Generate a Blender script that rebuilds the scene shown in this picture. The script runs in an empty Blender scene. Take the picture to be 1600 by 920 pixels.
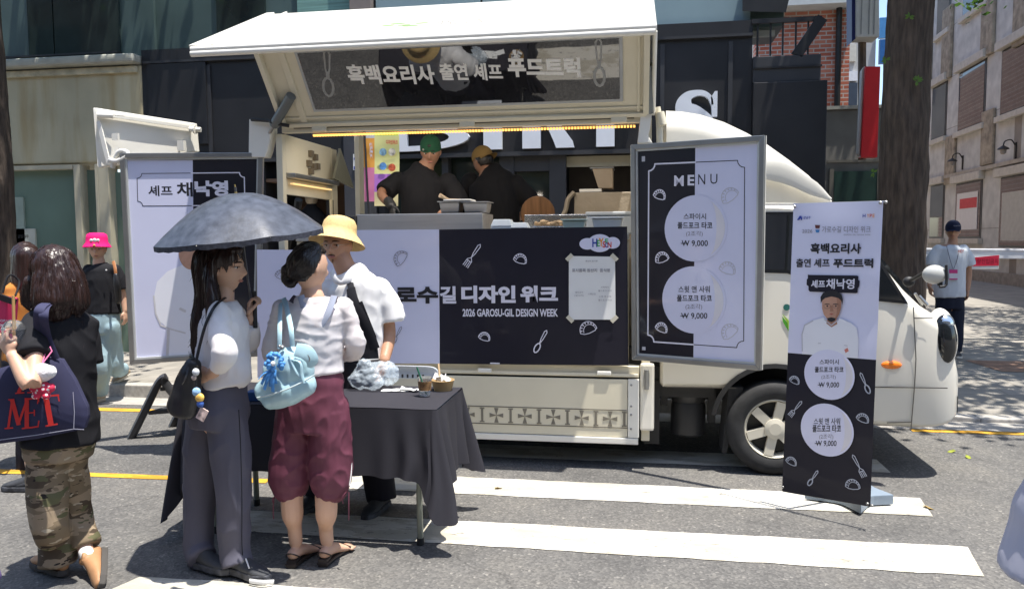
import bpy, bmesh, math, random
from mathutils import Vector, Matrix, noise
import numpy as np
random.seed(7)
S = bpy.context.scene
C = S.collection
V = Vector
# ------------------------------------------------------------ camera
CAM_H, FOC, CX, CY = 1.63, 1200.0, 800.0, 460.0
_pitch = math.atan((CY - 374) / FOC); _yaw = math.radians(9.2); _roll = 0.006
FWD = V((-math.sin(_yaw) * math.cos(_pitch), math.cos(_yaw) * math.cos(_pitch), -math.sin(_pitch)))
_r = V((math.cos(_yaw), math.sin(_yaw), 0)); _u = _r.cross(FWD)
RGT = _r * math.cos(_roll) - _u * math.sin(_roll)
UPV = _u * math.cos(_roll) + _r * math.sin(_roll)
CAMP = V((0, 0, CAM_H))
cam_d = bpy.data.cameras.new('camera'); cam = bpy.data.objects.new('camera', cam_d); C.objects.link(cam)
cam_d.sensor_width = 36; cam_d.lens = FOC / 1600 * 36; cam_d.clip_end = 500; cam_d.clip_start = 0.05
M4 = Matrix((RGT, UPV, -FWD)).transposed().to_4x4(); M4.translation = CAMP
cam.matrix_world = M4
S.camera = cam
# ------------------------------------------------------------ light
SUN_TO = V((0.21, -0.105, 1.0)).normalized()          # towards the sun: high, a little right and behind the viewer
w = bpy.data.worlds.new('World'); S.world = w; w.use_nodes = True
nt = w.node_tree; sky = nt.nodes.new('ShaderNodeTexSky'); sky.sky_type = 'NISHITA'; sky.sun_disc = False
sky.sun_elevation = math.asin(SUN_TO.z); sky.sun_rotation = math.atan2(SUN_TO.x, SUN_TO.y)
nt.links.new(sky.outputs[0], nt.nodes['Background'].inputs[0]); nt.nodes['Background'].inputs[1].default_value = 0.15
sd = bpy.data.lights.new('sun', 'SUN'); sd.energy = 4.6; sd.angle = math.radians(0.5); sd.color = (1.0, 0.955, 0.88)
so = bpy.data.objects.new('sun', sd); C.objects.link(so); so.rotation_euler = SUN_TO.to_track_quat('Z', 'Y').to_euler()
S.view_settings.view_transform = 'Standard'; S.view_settings.look = 'None'; S.view_settings.gamma = 1
S.view_settings.use_curve_mapping = False; S.view_settings.exposure = 0.95
S.render.engine = 'CYCLES'
S.cycles.use_denoising = True
S.cycles.max_bounces = 8
S.cycles.transparent_max_bounces = 12

def ray(px, py):
    return FWD + RGT * ((px - CX) / FOC) - UPV * ((py - CY) / FOC)
def at(px, py, Y):
    d = ray(px, py); return CAMP + d * (Y / d.y)
def gz(px, py, z=0.0):
    d = ray(px, py); return CAMP + d * ((z - CAM_H) / d.z)
# ------------------------------------------------------------ materials
def mat(name, col, rough=0.6, metal=0.0, var=0.08, vscale=6.0, bump=0.0, bscale=40.0, stretch=None, spec=0.5, sss=0.0, trans=0.0, alpha=1.0, emit=0.0, coat=0.0, sheen=0.0, ior=1.45, bdist=None):
    m = bpy.data.materials.new(name); m.use_nodes = True
    n = m.node_tree.nodes; l = m.node_tree.links; b = n['Principled BSDF']
    b.inputs['Roughness'].default_value = rough; b.inputs['Metallic'].default_value = metal
    b.inputs['Specular IOR Level'].default_value = spec
    b.inputs['IOR'].default_value = ior
    b.inputs['Base Color'].default_value = (*col, 1)
    if coat: b.inputs['Coat Weight'].default_value = coat; b.inputs['Coat Roughness'].default_value = 0.05
    if sheen: b.inputs['Sheen Weight'].default_value = sheen
    if sss: b.inputs['Subsurface Weight'].default_value = sss; b.inputs['Subsurface Radius'].default_value = (0.02, 0.008, 0.004); b.inputs['Subsurface Scale'].default_value = 0.3
    if trans: b.inputs['Transmission Weight'].default_value = trans
    if alpha < 1: b.inputs['Alpha'].default_value = alpha
    if emit: b.inputs['Emission Color'].default_value = (*col, 1); b.inputs['Emission Strength'].default_value = emit
    tc = n.new('ShaderNodeTexCoord')
    src = tc.outputs['Object']
    if stretch:
        mp = n.new('ShaderNodeMapping'); mp.inputs['Scale'].default_value = stretch; l.new(src, mp.inputs[0]); src = mp.outputs[0]
    if var:
        t = n.new('ShaderNodeTexNoise'); t.inputs['Scale'].default_value = vscale; t.inputs['Detail'].default_value = 6; l.new(src, t.inputs['Vector'])
        r = n.new('ShaderNodeValToRGB'); r.color_ramp.elements[0].position = 0.3; r.color_ramp.elements[1].position = 0.7
        r.color_ramp.elements[0].color = (*[c * (1 - var) for c in col], 1); r.color_ramp.elements[1].color = (*[min(1, c * (1 + var)) for c in col], 1)
        l.new(t.outputs[0], r.inputs[0]); l.new(r.outputs[0], b.inputs['Base Color'])
    if bump:
        t2 = n.new('ShaderNodeTexNoise'); t2.inputs['Scale'].default_value = bscale; t2.inputs['Detail'].default_value = 4; l.new(src, t2.inputs['Vector'])
        bp = n.new('ShaderNodeBump'); bp.inputs['Strength'].default_value = bump; bp.inputs['Distance'].default_value = bdist if bdist is not None else (.02 if bscale < 20 else .004)
        l.new(t2.outputs[0], bp.inputs['Height']); l.new(bp.outputs[0], b.inputs['Normal'])
    return m
def N(m): return m.node_tree.nodes, m.node_tree.links, m.node_tree.nodes['Principled BSDF']
def ramp(n, stops):
    r = n.new('ShaderNodeValToRGB'); e = r.color_ramp.elements
    while len(e) < len(stops): e.new(0.5)
    for k, (p, c) in enumerate(stops): e[k].position = p; e[k].color = (*c, 1) if len(c) == 3 else c
    return r
# ------------------------------------------------------------ mesh building
class MB:
    def __init__(s): s.v = []; s.f = []; s.mi = []; s.cur = 0
    def add(s, vs, fs):
        o = len(s.v); s.v += [V(p) for p in vs]; s.f += [tuple(i + o for i in f) for f in fs]; s.mi += [s.cur] * len(fs); return s
    def hexa(s, p):   # 0-3 one side loop, 4-7 the other
        return s.add(p, [(3, 2, 1, 0), (4, 5, 6, 7), (0, 1, 5, 4), (1, 2, 6, 5), (2, 3, 7, 6), (3, 0, 4, 7)])
    def box(s, lo, hi):
        (a, b, c), (d, e, f) = lo, hi
        return s.hexa([(a, b, c), (d, b, c), (d, e, c), (a, e, c), (a, b, f), (d, b, f), (d, e, f), (a, e, f)])
    def obox(s, c, sx, sy, sz, R=None):
        c = V(c); R = R or Matrix.Identity(3)
        P = [c + R @ V((x * sx / 2, y * sy / 2, z * sz / 2)) for z in (-1, 1) for x, y in ((-1, -1), (1, -1), (1, 1), (-1, 1))]
        return s.hexa(P)
    def bar(s, a, b, wd, ht, up=V((0, 0, 1))):
        a = V(a); b = V(b); d = (b - a).normalized(); sd_ = d.cross(V(up))
        if sd_.length < 1e-4: sd_ = d.cross(V((1, 0, 0)))
        sd_.normalize(); u = sd_.cross(d)
        P = [q + sd_ * x * wd / 2 + u * z * ht / 2 for q in (a, b) for x, z in ((-1, -1), (1, -1), (1, 1), (-1, 1))]
        return s.hexa(P)
    def loft(s, rings, cap=True, closed=True):
        n = len(rings[0]); vs = [p for r in rings for p in r]; fs = []
        m = n if closed else n - 1
        for i in range(len(rings) - 1):
            for j in range(m):
                k = (j + 1) % n; fs.append((i * n + j, i * n + k, (i + 1) * n + k, (i + 1) * n + j))
        if cap: fs += [tuple(range(n))[::-1], tuple((len(rings) - 1) * n + j for j in range(n))]
        return s.add(vs, fs)
    def tube(s, pts, r, n=8, smooth=0, side=None, round_ends=False):
        """swept tube; r a radius, or one per point, each a number or (across side, other)"""
        pts = [V(p) for p in pts]; rr = r if isinstance(r, (list, tuple)) and len(r) == len(pts) else [r] * len(pts)
        rr = [(q, q) if not isinstance(q, (tuple, list)) else tuple(q) for q in rr]
        if smooth:
            P2, R2 = [], []
            for i in range(len(pts) - 1):
                p0, p1, p2, p3 = pts[max(i - 1, 0)], pts[i], pts[i + 1], pts[min(i + 2, len(pts) - 1)]
                for k in range(smooth):
                    t = k / smooth
                    P2.append(0.5 * ((2 * p1) + (p2 - p0) * t + (2 * p0 - 5 * p1 + 4 * p2 - p3) * t * t + (3 * p1 - p0 - 3 * p2 + p3) * t ** 3))
                    tt = t * t * (3 - 2 * t)
                    R2.append(tuple(rr[i][q] * (1 - tt) + rr[i + 1][q] * tt for q in (0, 1)))
            P2.append(pts[-1]); R2.append(rr[-1]); pts, rr = P2, R2
        rings = []; prev = V(side).normalized() if side is not None else None
        for i, p in enumerate(pts):
            d = (pts[min(i + 1, len(pts) - 1)] - pts[max(i - 1, 0)])
            d = d.normalized() if d.length > 1e-9 else V((0, 0, 1))
            if prev is None: prev = d.cross(V((0, 0, 1))) if abs(d.z) < 0.9 else d.cross(V((0, 1, 0)))
            a = prev - d * prev.dot(d)
            if a.length < 1e-5: a = d.orthogonal()
            a.normalize(); prev = a; b = d.cross(a)
            rings.append((p, a, b, rr[i], d))
        out = []
        def ring(p, a, b, q, k=1.0): return [p + a * math.cos(t) * q[0] * k + b * math.sin(t) * q[1] * k for t in (2 * math.pi * j / n for j in range(n))]
        if round_ends:
            p, a, b, q, d = rings[0]; e = min(q)
            for t in (80, 50, 25): out.append(ring(p - d * e * math.sin(math.radians(t)), a, b, q, math.cos(math.radians(t))))
        out += [ring(p, a, b, q) for p, a, b, q, d in rings]
        if round_ends:
            p, a, b, q, d = rings[-1]; e = min(q)
            for t in (25, 50, 80): out.append(ring(p + d * e * math.sin(math.radians(t)), a, b, q, math.cos(math.radians(t))))
        return s.loft(out)
    def prism(s, outline, depth):   # outline 3D points (flat), pushed by the vector depth
        o = [V(p) for p in outline]; n = len(o); d = V(depth)
        return s.add(o + [p + d for p in o], [tuple(range(n))[::-1], tuple(range(n, 2 * n))] + [(j, (j + 1) % n, n + (j + 1) % n, n + j) for j in range(n)])
    def lathe(s, prof, c, n=20, axis=V((0, 0, 1)), cap=True):
        q = V((0, 0, 1)).rotation_difference(V(axis)); c = V(c)
        rings = [[c + q @ V((r * math.cos(2 * math.pi * j / n), r * math.sin(2 * math.pi * j / n), z)) for j in range(n)] for r, z in prof]
        return s.loft(rings, cap)
    def ball(s, c, r, n=12, m=8, R=None):
        c = V(c); r = (r, r, r) if not isinstance(r, (tuple, list)) else r; R = R or Matrix.Identity(3)
        rings = []
        for i in range(m + 1):
            t = math.pi * (i + 0.02) / (m + 0.04)
            rings.append([c + R @ V((r[0] * math.sin(t) * math.cos(2 * math.pi * j / n), r[1] * math.sin(t) * math.sin(2 * math.pi * j / n), -r[2] * math.cos(t))) for j in range(n)])
        return s.loft(rings)
    def each(s, name, m, parent=None, **k):
        """every shape added becomes an object of its own"""
        cuts = []; seen = {}
        par = list(range(len(s.v)))
        def find(a):
            while par[a] != a: par[a] = par[par[a]]; a = par[a]
            return a
        for f in s.f:
            for q in f[1:]: par[find(q)] = find(f[0])
        groups = {}
        for f in s.f: groups.setdefault(find(f[0]), []).append(f)
        out = []
        for fs in groups.values():
            idx = {}; b = MB(); 
            for f in fs:
                for q in f: idx.setdefault(q, len(idx))
            b.add([s.v[q] for q in idx], [tuple(idx[q] for q in f) for f in fs]); out.append(b.build(name, m, parent, **k))
        return out
    def mesh(s, name):
        me = bpy.data.meshes.new(name); me.from_pydata([tuple(p) for p in s.v], [], s.f); me.polygons.foreach_set('material_index', s.mi); me.update(); return me
    def build(s, name, m, parent=None, bevel=0, smooth=False, seg=2, fix=True):
        me = s.mesh(name)
        for q in (m if isinstance(m, (list, tuple)) else [m]): me.materials.append(q)
        bm = bmesh.new(); bm.from_mesh(me)
        if fix: bmesh.ops.recalc_face_normals(bm, faces=bm.faces)
        if bevel:
            ed = [e for e in bm.edges if len(e.link_faces) == 2 and e.calc_face_angle(0) > 0.5]
            bmesh.ops.bevel(bm, geom=ed, offset=bevel, segments=seg, affect='EDGES', profile=0.6, clamp_overlap=True)
        bm.to_mesh(me); bm.free()
        return link(name, me, parent, smooth)
def link(name, me, parent=None, smooth=False):
    o = bpy.data.objects.new(name, me); C.objects.link(o)
    if smooth:
        me.polygons.foreach_set('use_smooth', [True] * len(me.polygons))
        try: me.set_sharp_from_angle(angle=math.radians(50))
        except Exception: pass
    if parent: setparent(o, parent)
    return o
def wloc(o):
    p = V(o.location)
    while o.parent: o = o.parent; p = p + o.location
    return p
def setparent(o, parent):      # geometry is written in world metres, empties are only translated
    o.parent = parent; o.location = V(o.location) - wloc(parent)
def tag(o, label=None, cat=None, group=None, kind=None):
    if label: o['label'] = label
    if cat: o['category'] = cat
    if group: o['group'] = group
    if kind: o['kind'] = kind
    return o
def thing(name, loc, label, cat, group=None):
    o = bpy.data.objects.new(name, None); C.objects.link(o); o.location = loc; o.empty_display_size = 0.1
    return tag(o, label, cat, group)
def sub(name, parent, loc=None):
    o = bpy.data.objects.new(name, None); C.objects.link(o); o.parent = parent
    o.location = (V(loc) - wloc(parent)) if loc is not None else (0, 0, 0); return o
def remesh(mb, name, m, parent=None, vox=0.008, it=4, disp=None, smooth_factor=0.5):
    """fuse overlapping closed shapes into one continuous skin, relax it, then push its points by disp(point, normal)"""
    me = mb.mesh(name); bm = bmesh.new(); bm.from_mesh(me); bmesh.ops.recalc_face_normals(bm, faces=bm.faces); bm.to_mesh(me); bm.free()
    o = bpy.data.objects.new(name, me); C.objects.link(o)
    md = o.modifiers.new('r', 'REMESH'); md.mode = 'VOXEL'; md.voxel_size = vox; md.use_smooth_shade = True
    if it:
        sm = o.modifiers.new('s', 'SMOOTH'); sm.factor = smooth_factor; sm.iterations = it
    dg = bpy.context.evaluated_depsgraph_get(); ev = o.evaluated_get(dg)
    m2 = bpy.data.meshes.new_from_object(ev); bpy.data.objects.remove(o); bpy.data.meshes.remove(me)
    m2.name = name
    m2.materials.clear()
    for q in (m if isinstance(m, (list, tuple)) else [m]): m2.materials.append(q)
    if disp:
        nv = len(m2.vertices); co = np.empty(nv * 3); m2.vertices.foreach_get('co', co); no = np.empty(nv * 3); m2.vertex_normals.foreach_get('vector', no)
        co = co.reshape(-1, 3); no = no.reshape(-1, 3)
        d = np.array([disp(V(p), V(q)) for p, q in zip(co, no)])
        m2.vertices.foreach_set('co', (co + no * d[:, None]).ravel())
    m2.update()
    m2.polygons.foreach_set('use_smooth', [True] * len(m2.polygons))
    return link(name, m2, parent)
# ------------------------------------------------------------ flat printed panels
class Panel:
    """a flat board in space; px,py of the photograph are only used once, to read off where a mark sits on the board"""
    def __init__(s, o, u, v):
        s.o = V(o); s.u = V(u).normalized(); s.v = (V(v) - s.u * V(v).dot(s.u)).normalized(); s.n = s.u.cross(s.v)
        if s.n.dot(CAMP - s.o) < 0: s.n = -s.n
    def uv(s, px, py):
        d = ray(px, py); t = (s.o - CAMP).dot(s.n) / d.dot(s.n); p = CAMP + d * t - s.o
        return p.dot(s.u), p.dot(s.v)
    def p(s, a, b, h=0.0): return s.o + s.u * a + s.v * b + s.n * h
    def P(s, px, py, h=0.0): a, b = s.uv(px, py); return s.p(a, b, h)
    def poly(s, mb, pts, h, th=0.0008): mb.prism([s.p(a, b, h) for a, b in pts], s.n * th)
    def rect(s, mb, a0, b0, a1, b1, h, th=0.0008): s.poly(mb, [(a0, b0), (a1, b0), (a1, b1), (a0, b1)], h, th)
    def disc(s, mb, a, b, r, h, n=40, th=0.0008, ry=None): s.poly(mb, [(a + r * math.cos(2 * math.pi * k / n), b + (ry or r) * math.sin(2 * math.pi * k / n)) for k in range(n)], h, th)
    def line(s, mb, pts, w_, h, closed=False, th=0.0006):
        k = len(pts)
        for i in range(k if closed else k - 1):
            (a, b), (c, d) = pts[i], pts[(i + 1) % k]; L = math.hypot(c - a, d - b) or 1e-6; x, y = (c - a) / L, (d - b) / L; e = w_ / 2
            s.poly(mb, [(a - y * e - x * e * .5, b + x * e - y * e * .5), (c - y * e + x * e * .5, d + x * e + y * e * .5), (c + y * e + x * e * .5, d - x * e + y * e * .5), (a + y * e - x * e * .5, b - x * e - y * e * .5)], h + i * 1e-6, th)
def text_mesh(body, bold=0.0, res=3):
    cu = bpy.data.curves.new('t', 'FONT'); cu.body = body; cu.size = 1.0; cu.offset = bold; cu.resolution_u = res; cu.fill_mode = 'FRONT'
    o = bpy.data.objects.new('t', cu); C.objects.link(o)
    dg = bpy.context.evaluated_depsgraph_get(); me = bpy.data.meshes.new_from_object(o.evaluated_get(dg))
    bpy.data.objects.remove(o); bpy.data.curves.remove(cu)
    vs = [(v.co.x, v.co.y) for v in me.vertices]; fs = [tuple(p.vertices) for p in me.polygons]; bpy.data.meshes.remove(me)
    return vs, fs
def letter(pan, body, box, h, mb, bold=0.0, shear=0.0, uvbox=False, clip=None):
    """write body so that it fills the box on the panel, added to mb"""
    if uvbox: a0, b0, a1, b1 = box; axis = V((1, 0)); 
    else:
        x0, y0, x1, y1 = box; ym = (y0 + y1) / 2; xm = (x0 + x1) / 2
        l_ = pan.uv(x0, ym); r_ = pan.uv(x1, ym); t_ = pan.uv(xm, y0); d_ = pan.uv(xm, y1)
        a0, a1, b0, b1 = l_[0], r_[0], d_[1], t_[1]
    vs, fs = text_mesh(body, bold)
    xs = [v[0] for v in vs]; ys = [v[1] for v in vs]; X0, X1, Y0, Y1 = min(xs), max(xs), min(ys), max(ys)
    if uvbox: sl = 0
    else: sl = (r_[1] - l_[1])
    out = []
    for x, y in vs:
        t = (x - X0) / (X1 - X0); q = (y - Y0) / (Y1 - Y0)
        out.append(pan.p(a0 + (a1 - a0) * t + shear * q * (b1 - b0), b0 + (b1 - b0) * q + (sl * (t - 0.5) if not uvbox else 0), h))
    mb.add(out, fs); return mb
def taco(pan, mb, a, b, sz, ang, h, w_=0.004):
    ca, sa = math.cos(ang), math.sin(ang)
    T = lambda x, y: (a + (x * ca - y * sa) * sz, b + (x * sa + y * ca) * sz)
    arc = [T(0.5 * math.cos(t), 0.55 * math.sin(t) - 0.1) for t in np.linspace(0, math.pi, 15)]
    pan.line(mb, arc + [T(-0.3, -0.22), T(0.0, -0.25), T(0.35, -0.2)], w_, h, True)
    inn = [T(0.36 * math.cos(t) + 0.06, 0.38 * math.sin(t) - 0.12) for t in np.linspace(0, math.pi, 11)]
    pan.line(mb, inn, w_ * .8, h + 2e-5)
    for t in np.linspace(0.5, 2.9, 7):
        x, y = 0.46 * math.cos(t), 0.5 * math.sin(t) - 0.1
        pan.line(mb, [T(x, y), T(x * .86 + .02, y * .84)], w_ * 1.4, h + 4e-5)
def fork(pan, mb, a, b, sz, ang, h, spoon=False, w_=0.005):
    ca, sa = math.cos(ang), math.sin(ang)
    T = lambda x, y: (a + (x * ca - y * sa) * sz, b + (x * sa + y * ca) * sz)
    pan.line(mb, [T(0, 0.1), T(.04, -.1), T(.055, -.42), T(0, -.5), T(-.055, -.42), T(-.04, -.1)], w_, h, True)
    if spoon:
        pan.line(mb, [T(.1 * math.cos(t), .3 + .2 * math.sin(t)) for t in np.linspace(0, 6.28, 13)[:-1]], w_ * 1.5, h + 2e-5, True)
        pan.line(mb, [T(0, .1), T(0, -.02)], w_ * 2, h + 4e-5)
    else:
        pan.line(mb, [T(0, .1), T(-.1, .22), T(-.11, .5)], w_, h + 2e-5); pan.line(mb, [T(0, .1), T(.1, .22), T(.11, .5)], w_, h + 3e-5)
        for x in (-.04, .04): pan.line(mb, [T(x, .25), T(x, .5)], w_, h + 4e-5)
        pan.line(mb, [T(-.1, .25), T(.1, .25)], w_, h + 5e-5)
# ------------------------------------------------------------ ground, pavement, paint
def asphalt():
    m = mat('asphalt', (.11, .105, .1), rough=.85, var=0); n, l, b = N(m)
    tc = n.new('ShaderNodeTexCoord')
    v = n.new('ShaderNodeTexVoronoi'); v.inputs['Scale'].default_value = 80; v.inputs['Randomness'].default_value = 1; l.new(tc.outputs['Object'], v.inputs['Vector'])
    r = ramp(n, [(0, (.075, .073, .071)), (.5, (.112, .109, .104)), (.85, (.15, .145, .136)), (1, (.27, .257, .235))]); l.new(v.outputs['Color'], r.inputs[0])
    a = n.new('ShaderNodeTexNoise'); a.inputs['Scale'].default_value = 1.1; a.inputs['Detail'].default_value = 7; a.inputs['Roughness'].default_value = .65; l.new(tc.outputs['Object'], a.inputs['Vector'])
    r2 = ramp(n, [(.3, (.62, .62, .63)), (.5, (.98, .97, .96)), (.72, (1.25, 1.21, 1.14))]); l.new(a.outputs[0], r2.inputs[0])
    mx = n.new('ShaderNodeMix'); mx.data_type = 'RGBA'; mx.blend_type = 'MULTIPLY'; mx.inputs[0].default_value = 1; l.new(r.outputs[0], mx.inputs[6]); l.new(r2.outputs[0], mx.inputs[7])
    st = n.new('ShaderNodeTexNoise'); st.inputs['Scale'].default_value = 2.3; st.inputs['Detail'].default_value = 3; l.new(tc.outputs['Object'], st.inputs['Vector'])
    rs = ramp(n, [(.66, (1, 1, 1)), (.72, (.66, .66, .67))]); l.new(st.outputs[0], rs.inputs[0])
    ms = n.new('ShaderNodeMix'); ms.data_type = 'RGBA'; ms.blend_type = 'MULTIPLY'; ms.inputs[0].default_value = 1; l.new(mx.outputs[2], ms.inputs[6]); l.new(rs.outputs[0], ms.inputs[7]); mx = ms
    # fine cracks
    cv = n.new('ShaderNodeTexVoronoi'); cv.feature = 'DISTANCE_TO_EDGE'; cv.inputs['Scale'].default_value = .42
    ns = n.new('ShaderNodeTexNoise'); ns.inputs['Scale'].default_value = 3.0; ns.inputs['Detail'].default_value = 6; l.new(tc.outputs['Object'], ns.inputs['Vector'])
    va = n.new('ShaderNodeMix'); va.data_type = 'RGBA'; va.inputs[0].default_value = .35; l.new(tc.outputs['Object'], va.inputs[6]); l.new(ns.outputs['Color'], va.inputs[7]); l.new(va.outputs[2], cv.inputs['Vector'])
    r3 = ramp(n, [(0, (.72, .72, .72)), (.0035, (1, 1, 1))]); l.new(cv.outputs['Distance'], r3.inputs[0])
    m2 = n.new('ShaderNodeMix'); m2.data_type = 'RGBA'; m2.blend_type = 'MULTIPLY'; m2.inputs[0].default_value = 1; l.new(mx.outputs[2], m2.inputs[6]); l.new(r3.outputs[0], m2.inputs[7])
    l.new(m2.outputs[2], b.inputs['Base Color'])
    bp = n.new('ShaderNodeBump'); bp.inputs['Strength'].default_value = .55; bp.inputs['Distance'].default_value = .006; l.new(v.outputs['Distance'], bp.inputs['Height']); l.new(bp.outputs[0], b.inputs['Normal'])
    return m
def paint(name, col, wear=.5, seed=0):
    m = mat(name, col, rough=.7, var=0); n, l, b = N(m)
    tc = n.new('ShaderNodeTexCoord'); mp = n.new('ShaderNodeMapping'); mp.inputs['Scale'].default_value = (.7, 1.9, 1); mp.inputs['Location'].default_value = (seed, seed, 0); l.new(tc.outputs['Object'], mp.inputs[0])
    t = n.new('ShaderNodeTexNoise'); t.inputs['Scale'].default_value = 2.2; t.inputs['Detail'].default_value = 9; t.inputs['Roughness'].default_value = .7; l.new(mp.outputs[0], t.inputs['Vector'])
    d = tuple(c * .74 * k for c, k in zip(col, (1, .97, .9)))
    r = ramp(n, [(.34, col), (.5, tuple(c * .95 for c in col)), (.53, d), (.66, tuple(c * .84 for c in d))]); l.new(t.outputs[0], r.inputs[0])
    t2 = n.new('ShaderNodeTexNoise'); t2.inputs['Scale'].default_value = 14; t2.inputs['Detail'].default_value = 8; t2.inputs['Roughness'].default_value = .75; l.new(mp.outputs[0], t2.inputs['Vector'])
    r2 = ramp(n, [(.69 - .1 * wear, (0, 0, 0)), (.73 - .09 * wear, (1, 1, 1))]); l.new(t2.outputs[0], r2.inputs[0])
    mx = n.new('ShaderNodeMix'); mx.data_type = 'RGBA'; l.new(r2.outputs[0], mx.inputs[0]); l.new(r.outputs[0], mx.inputs[6]); mx.inputs[7].default_value = (.16, .15, .14, 1)
    l.new(mx.outputs[2], b.inputs['Base Color'])
    v = n.new('ShaderNodeTexVoronoi'); v.inputs['Scale'].default_value = 75; l.new(tc.outputs['Object'], v.inputs['Vector'])
    bp = n.new('ShaderNodeBump'); bp.inputs['Strength'].default_value = .3; bp.inputs['Distance'].default_value = .004; l.new(v.outputs['Distance'], bp.inputs['Height']); l.new(bp.outputs[0], b.inputs['Normal'])
    return m
def tiles(name, cols, w_, h_, mort=.008, mcol=(.2, .19, .17), off=.5, rough=.8, bump=.4, axis=None, sc=1.0):
    m = mat(name, cols[0], rough=rough, var=0); n, l, b = N(m)
    tc = n.new('ShaderNodeTexCoord'); src = tc.outputs['Object']
    if axis:   # a wall: x along, y up
        mp = n.new('ShaderNodeMapping'); mp.inputs['Rotation'].default_value = axis; l.new(src, mp.inputs[0]); src = mp.outputs[0]
    br = n.new('ShaderNodeTexBrick'); br.offset = off; br.inputs['Scale'].default_value = 1; br.inputs['Brick Width'].default_value = w_; br.inputs['Row Height'].default_value = h_; br.inputs['Mortar Size'].default_value = mort; br.inputs['Mortar Smooth'].default_value = .2
    br.inputs['Color1'].default_value = (*cols[0], 1); br.inputs['Color2'].default_value = (*cols[1], 1); br.inputs['Mortar'].default_value = (*mcol, 1); l.new(src, br.inputs['Vector'])
    t = n.new('ShaderNodeTexNoise'); t.inputs['Scale'].default_value = 2.5; t.inputs['Detail'].default_value = 8; l.new(tc.outputs['Object'], t.inputs['Vector'])
    r = ramp(n, [(.3, (.8, .8, .79)), (.7, (1.1, 1.09, 1.07))]); l.new(t.outputs[0], r.inputs[0])
    mx = n.new('ShaderNodeMix'); mx.data_type = 'RGBA'; mx.blend_type = 'MULTIPLY'; mx.inputs[0].default_value = 1; l.new(br.outputs[0], mx.inputs[6]); l.new(r.outputs[0], mx.inputs[7]); l.new(mx.outputs[2], b.inputs['Base Color'])
    bp = n.new('ShaderNodeBump'); bp.invert = True; bp.inputs['Strength'].default_value = bump; bp.inputs['Distance'].default_value = .01; l.new(br.outputs['Fac'], bp.inputs['Height']); l.new(bp.outputs[0], b.inputs['Normal'])
    return m
mb = MB(); mb.add([(-60, -40, 0), (60, -40, 0), (60, 80, 0), (-60, 80, 0)], [(0, 1, 2, 3)]); o = mb.build('road', asphalt()); tag(o, kind='structure')
KY = 7.22
side_m = tiles('pavement_slabs', [(.24, .225, .2), (.29, .268, .235)], .45, .3, .006, (.2, .18, .15))
mb = MB(); mb.add([(-60, KY + .157, .13), (1.7, KY + .157, .13), (2.6, KY + .157, .034), (60, KY + .157, .034), (60, KY + 1.5, .13), (2.6, KY + 1.5, .13), (1.7, KY + 1.5, .13), (-60, KY + 1.5, .13), (60, 80, .13), (2.6, 80, .13), (1.7, 80, .13), (-60, 80, .13)],
    [(0, 1, 6, 7), (1, 2, 5, 6), (2, 3, 4, 5), (7, 6, 10, 11), (6, 5, 9, 10), (5, 4, 8, 9)]); o = mb.build('pavement', side_m); tag(o, kind='structure')
mb = MB(); x = -40
def kz(q): return .134 - .096 * min(max((q - 1.7) / .9, 0), 1)
while x < 40:
    a, b_ = x, x + .995; mb.hexa([(a, KY, -.1), (b_, KY, -.1), (b_, KY + .156, -.1), (a, KY + .156, -.1), (a, KY, kz(a)), (b_, KY, kz(b_)), (b_, KY + .156, kz(b_)), (a, KY + .156, kz(a))]); x += 1.0
o = mb.build('kerb', mat('kerb_granite', (.36, .34, .31), .8, var=.2, vscale=30, bump=.2, bscale=120), bevel=.012); tag(o, kind='structure')
mb = MB(); mb.add([(-60, KY - .34, .004), (60, KY - .34, .004), (60, KY - .001, .004), (-60, KY - .001, .004)], [(0, 1, 2, 3)]); o = mb.build('gutter', mat('gutter_concrete', (.33, .31, .28), .85, var=.2, vscale=5, bump=.2, bscale=90)); tag(o, kind='structure')
wp = paint('white_paint', (.58, .56, .5), .9); wp2 = paint('white_paint_worn', (.57, .54, .47), 1.1, 3)
yp = paint('yellow_paint', (.62, .33, .03), .6, 7)
def stripe(pts, m, name='crosswalk_stripe'):
    mb = MB()
    P = [V((p[0], p[1], .004)) for p in pts]     # a subdivided sheet so its ends can be ragged
    a, b_, c, d = P; n_ = 40; vs = []
    for k in range(n_ + 1):
        t = k / n_; j = .006
        vs += [a.lerp(b_, t) + V((0, random.uniform(-j, j), 0)), d.lerp(c, t) + V((0, random.uniform(-j, j), 0))]
    mb.add(vs, [(2 * k, 2 * k + 2, 2 * k + 3, 2 * k + 1) for k in range(n_)]); o = mb.build(name, m); tag(o, kind='structure'); return o
stripe([(-2.3, 5.07), (1.76, 5.05), (1.72, 4.72), (-2.3, 4.72)], wp)
stripe([(-2.3, 4.24), (1.73, 4.27), (1.66, 3.90), (-2.35, 3.92)], wp2)
stripe([(-2.38, 3.30), (1.7, 3.36), (1.6, 3.0), (-2.5, 2.93)], wp)
stripe([(-2.4, 5.92), (1.75, 5.9), (1.75, 5.57), (-2.4, 5.58)], wp)
stripe([(-9, 4.62), (-2.46, 4.83), (-2.46, 4.745), (-9, 4.53)], yp, 'yellow_line')
stripe([(-14, KY - .5), (-2.9, KY - .5), (-2.9, KY - .62), (-14, KY - .62)], yp, 'yellow_line')
stripe([(2.3, KY - .32), (14, KY - .30), (14, KY - .40), (2.3, KY - .42)], yp, 'yellow_line')
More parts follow.
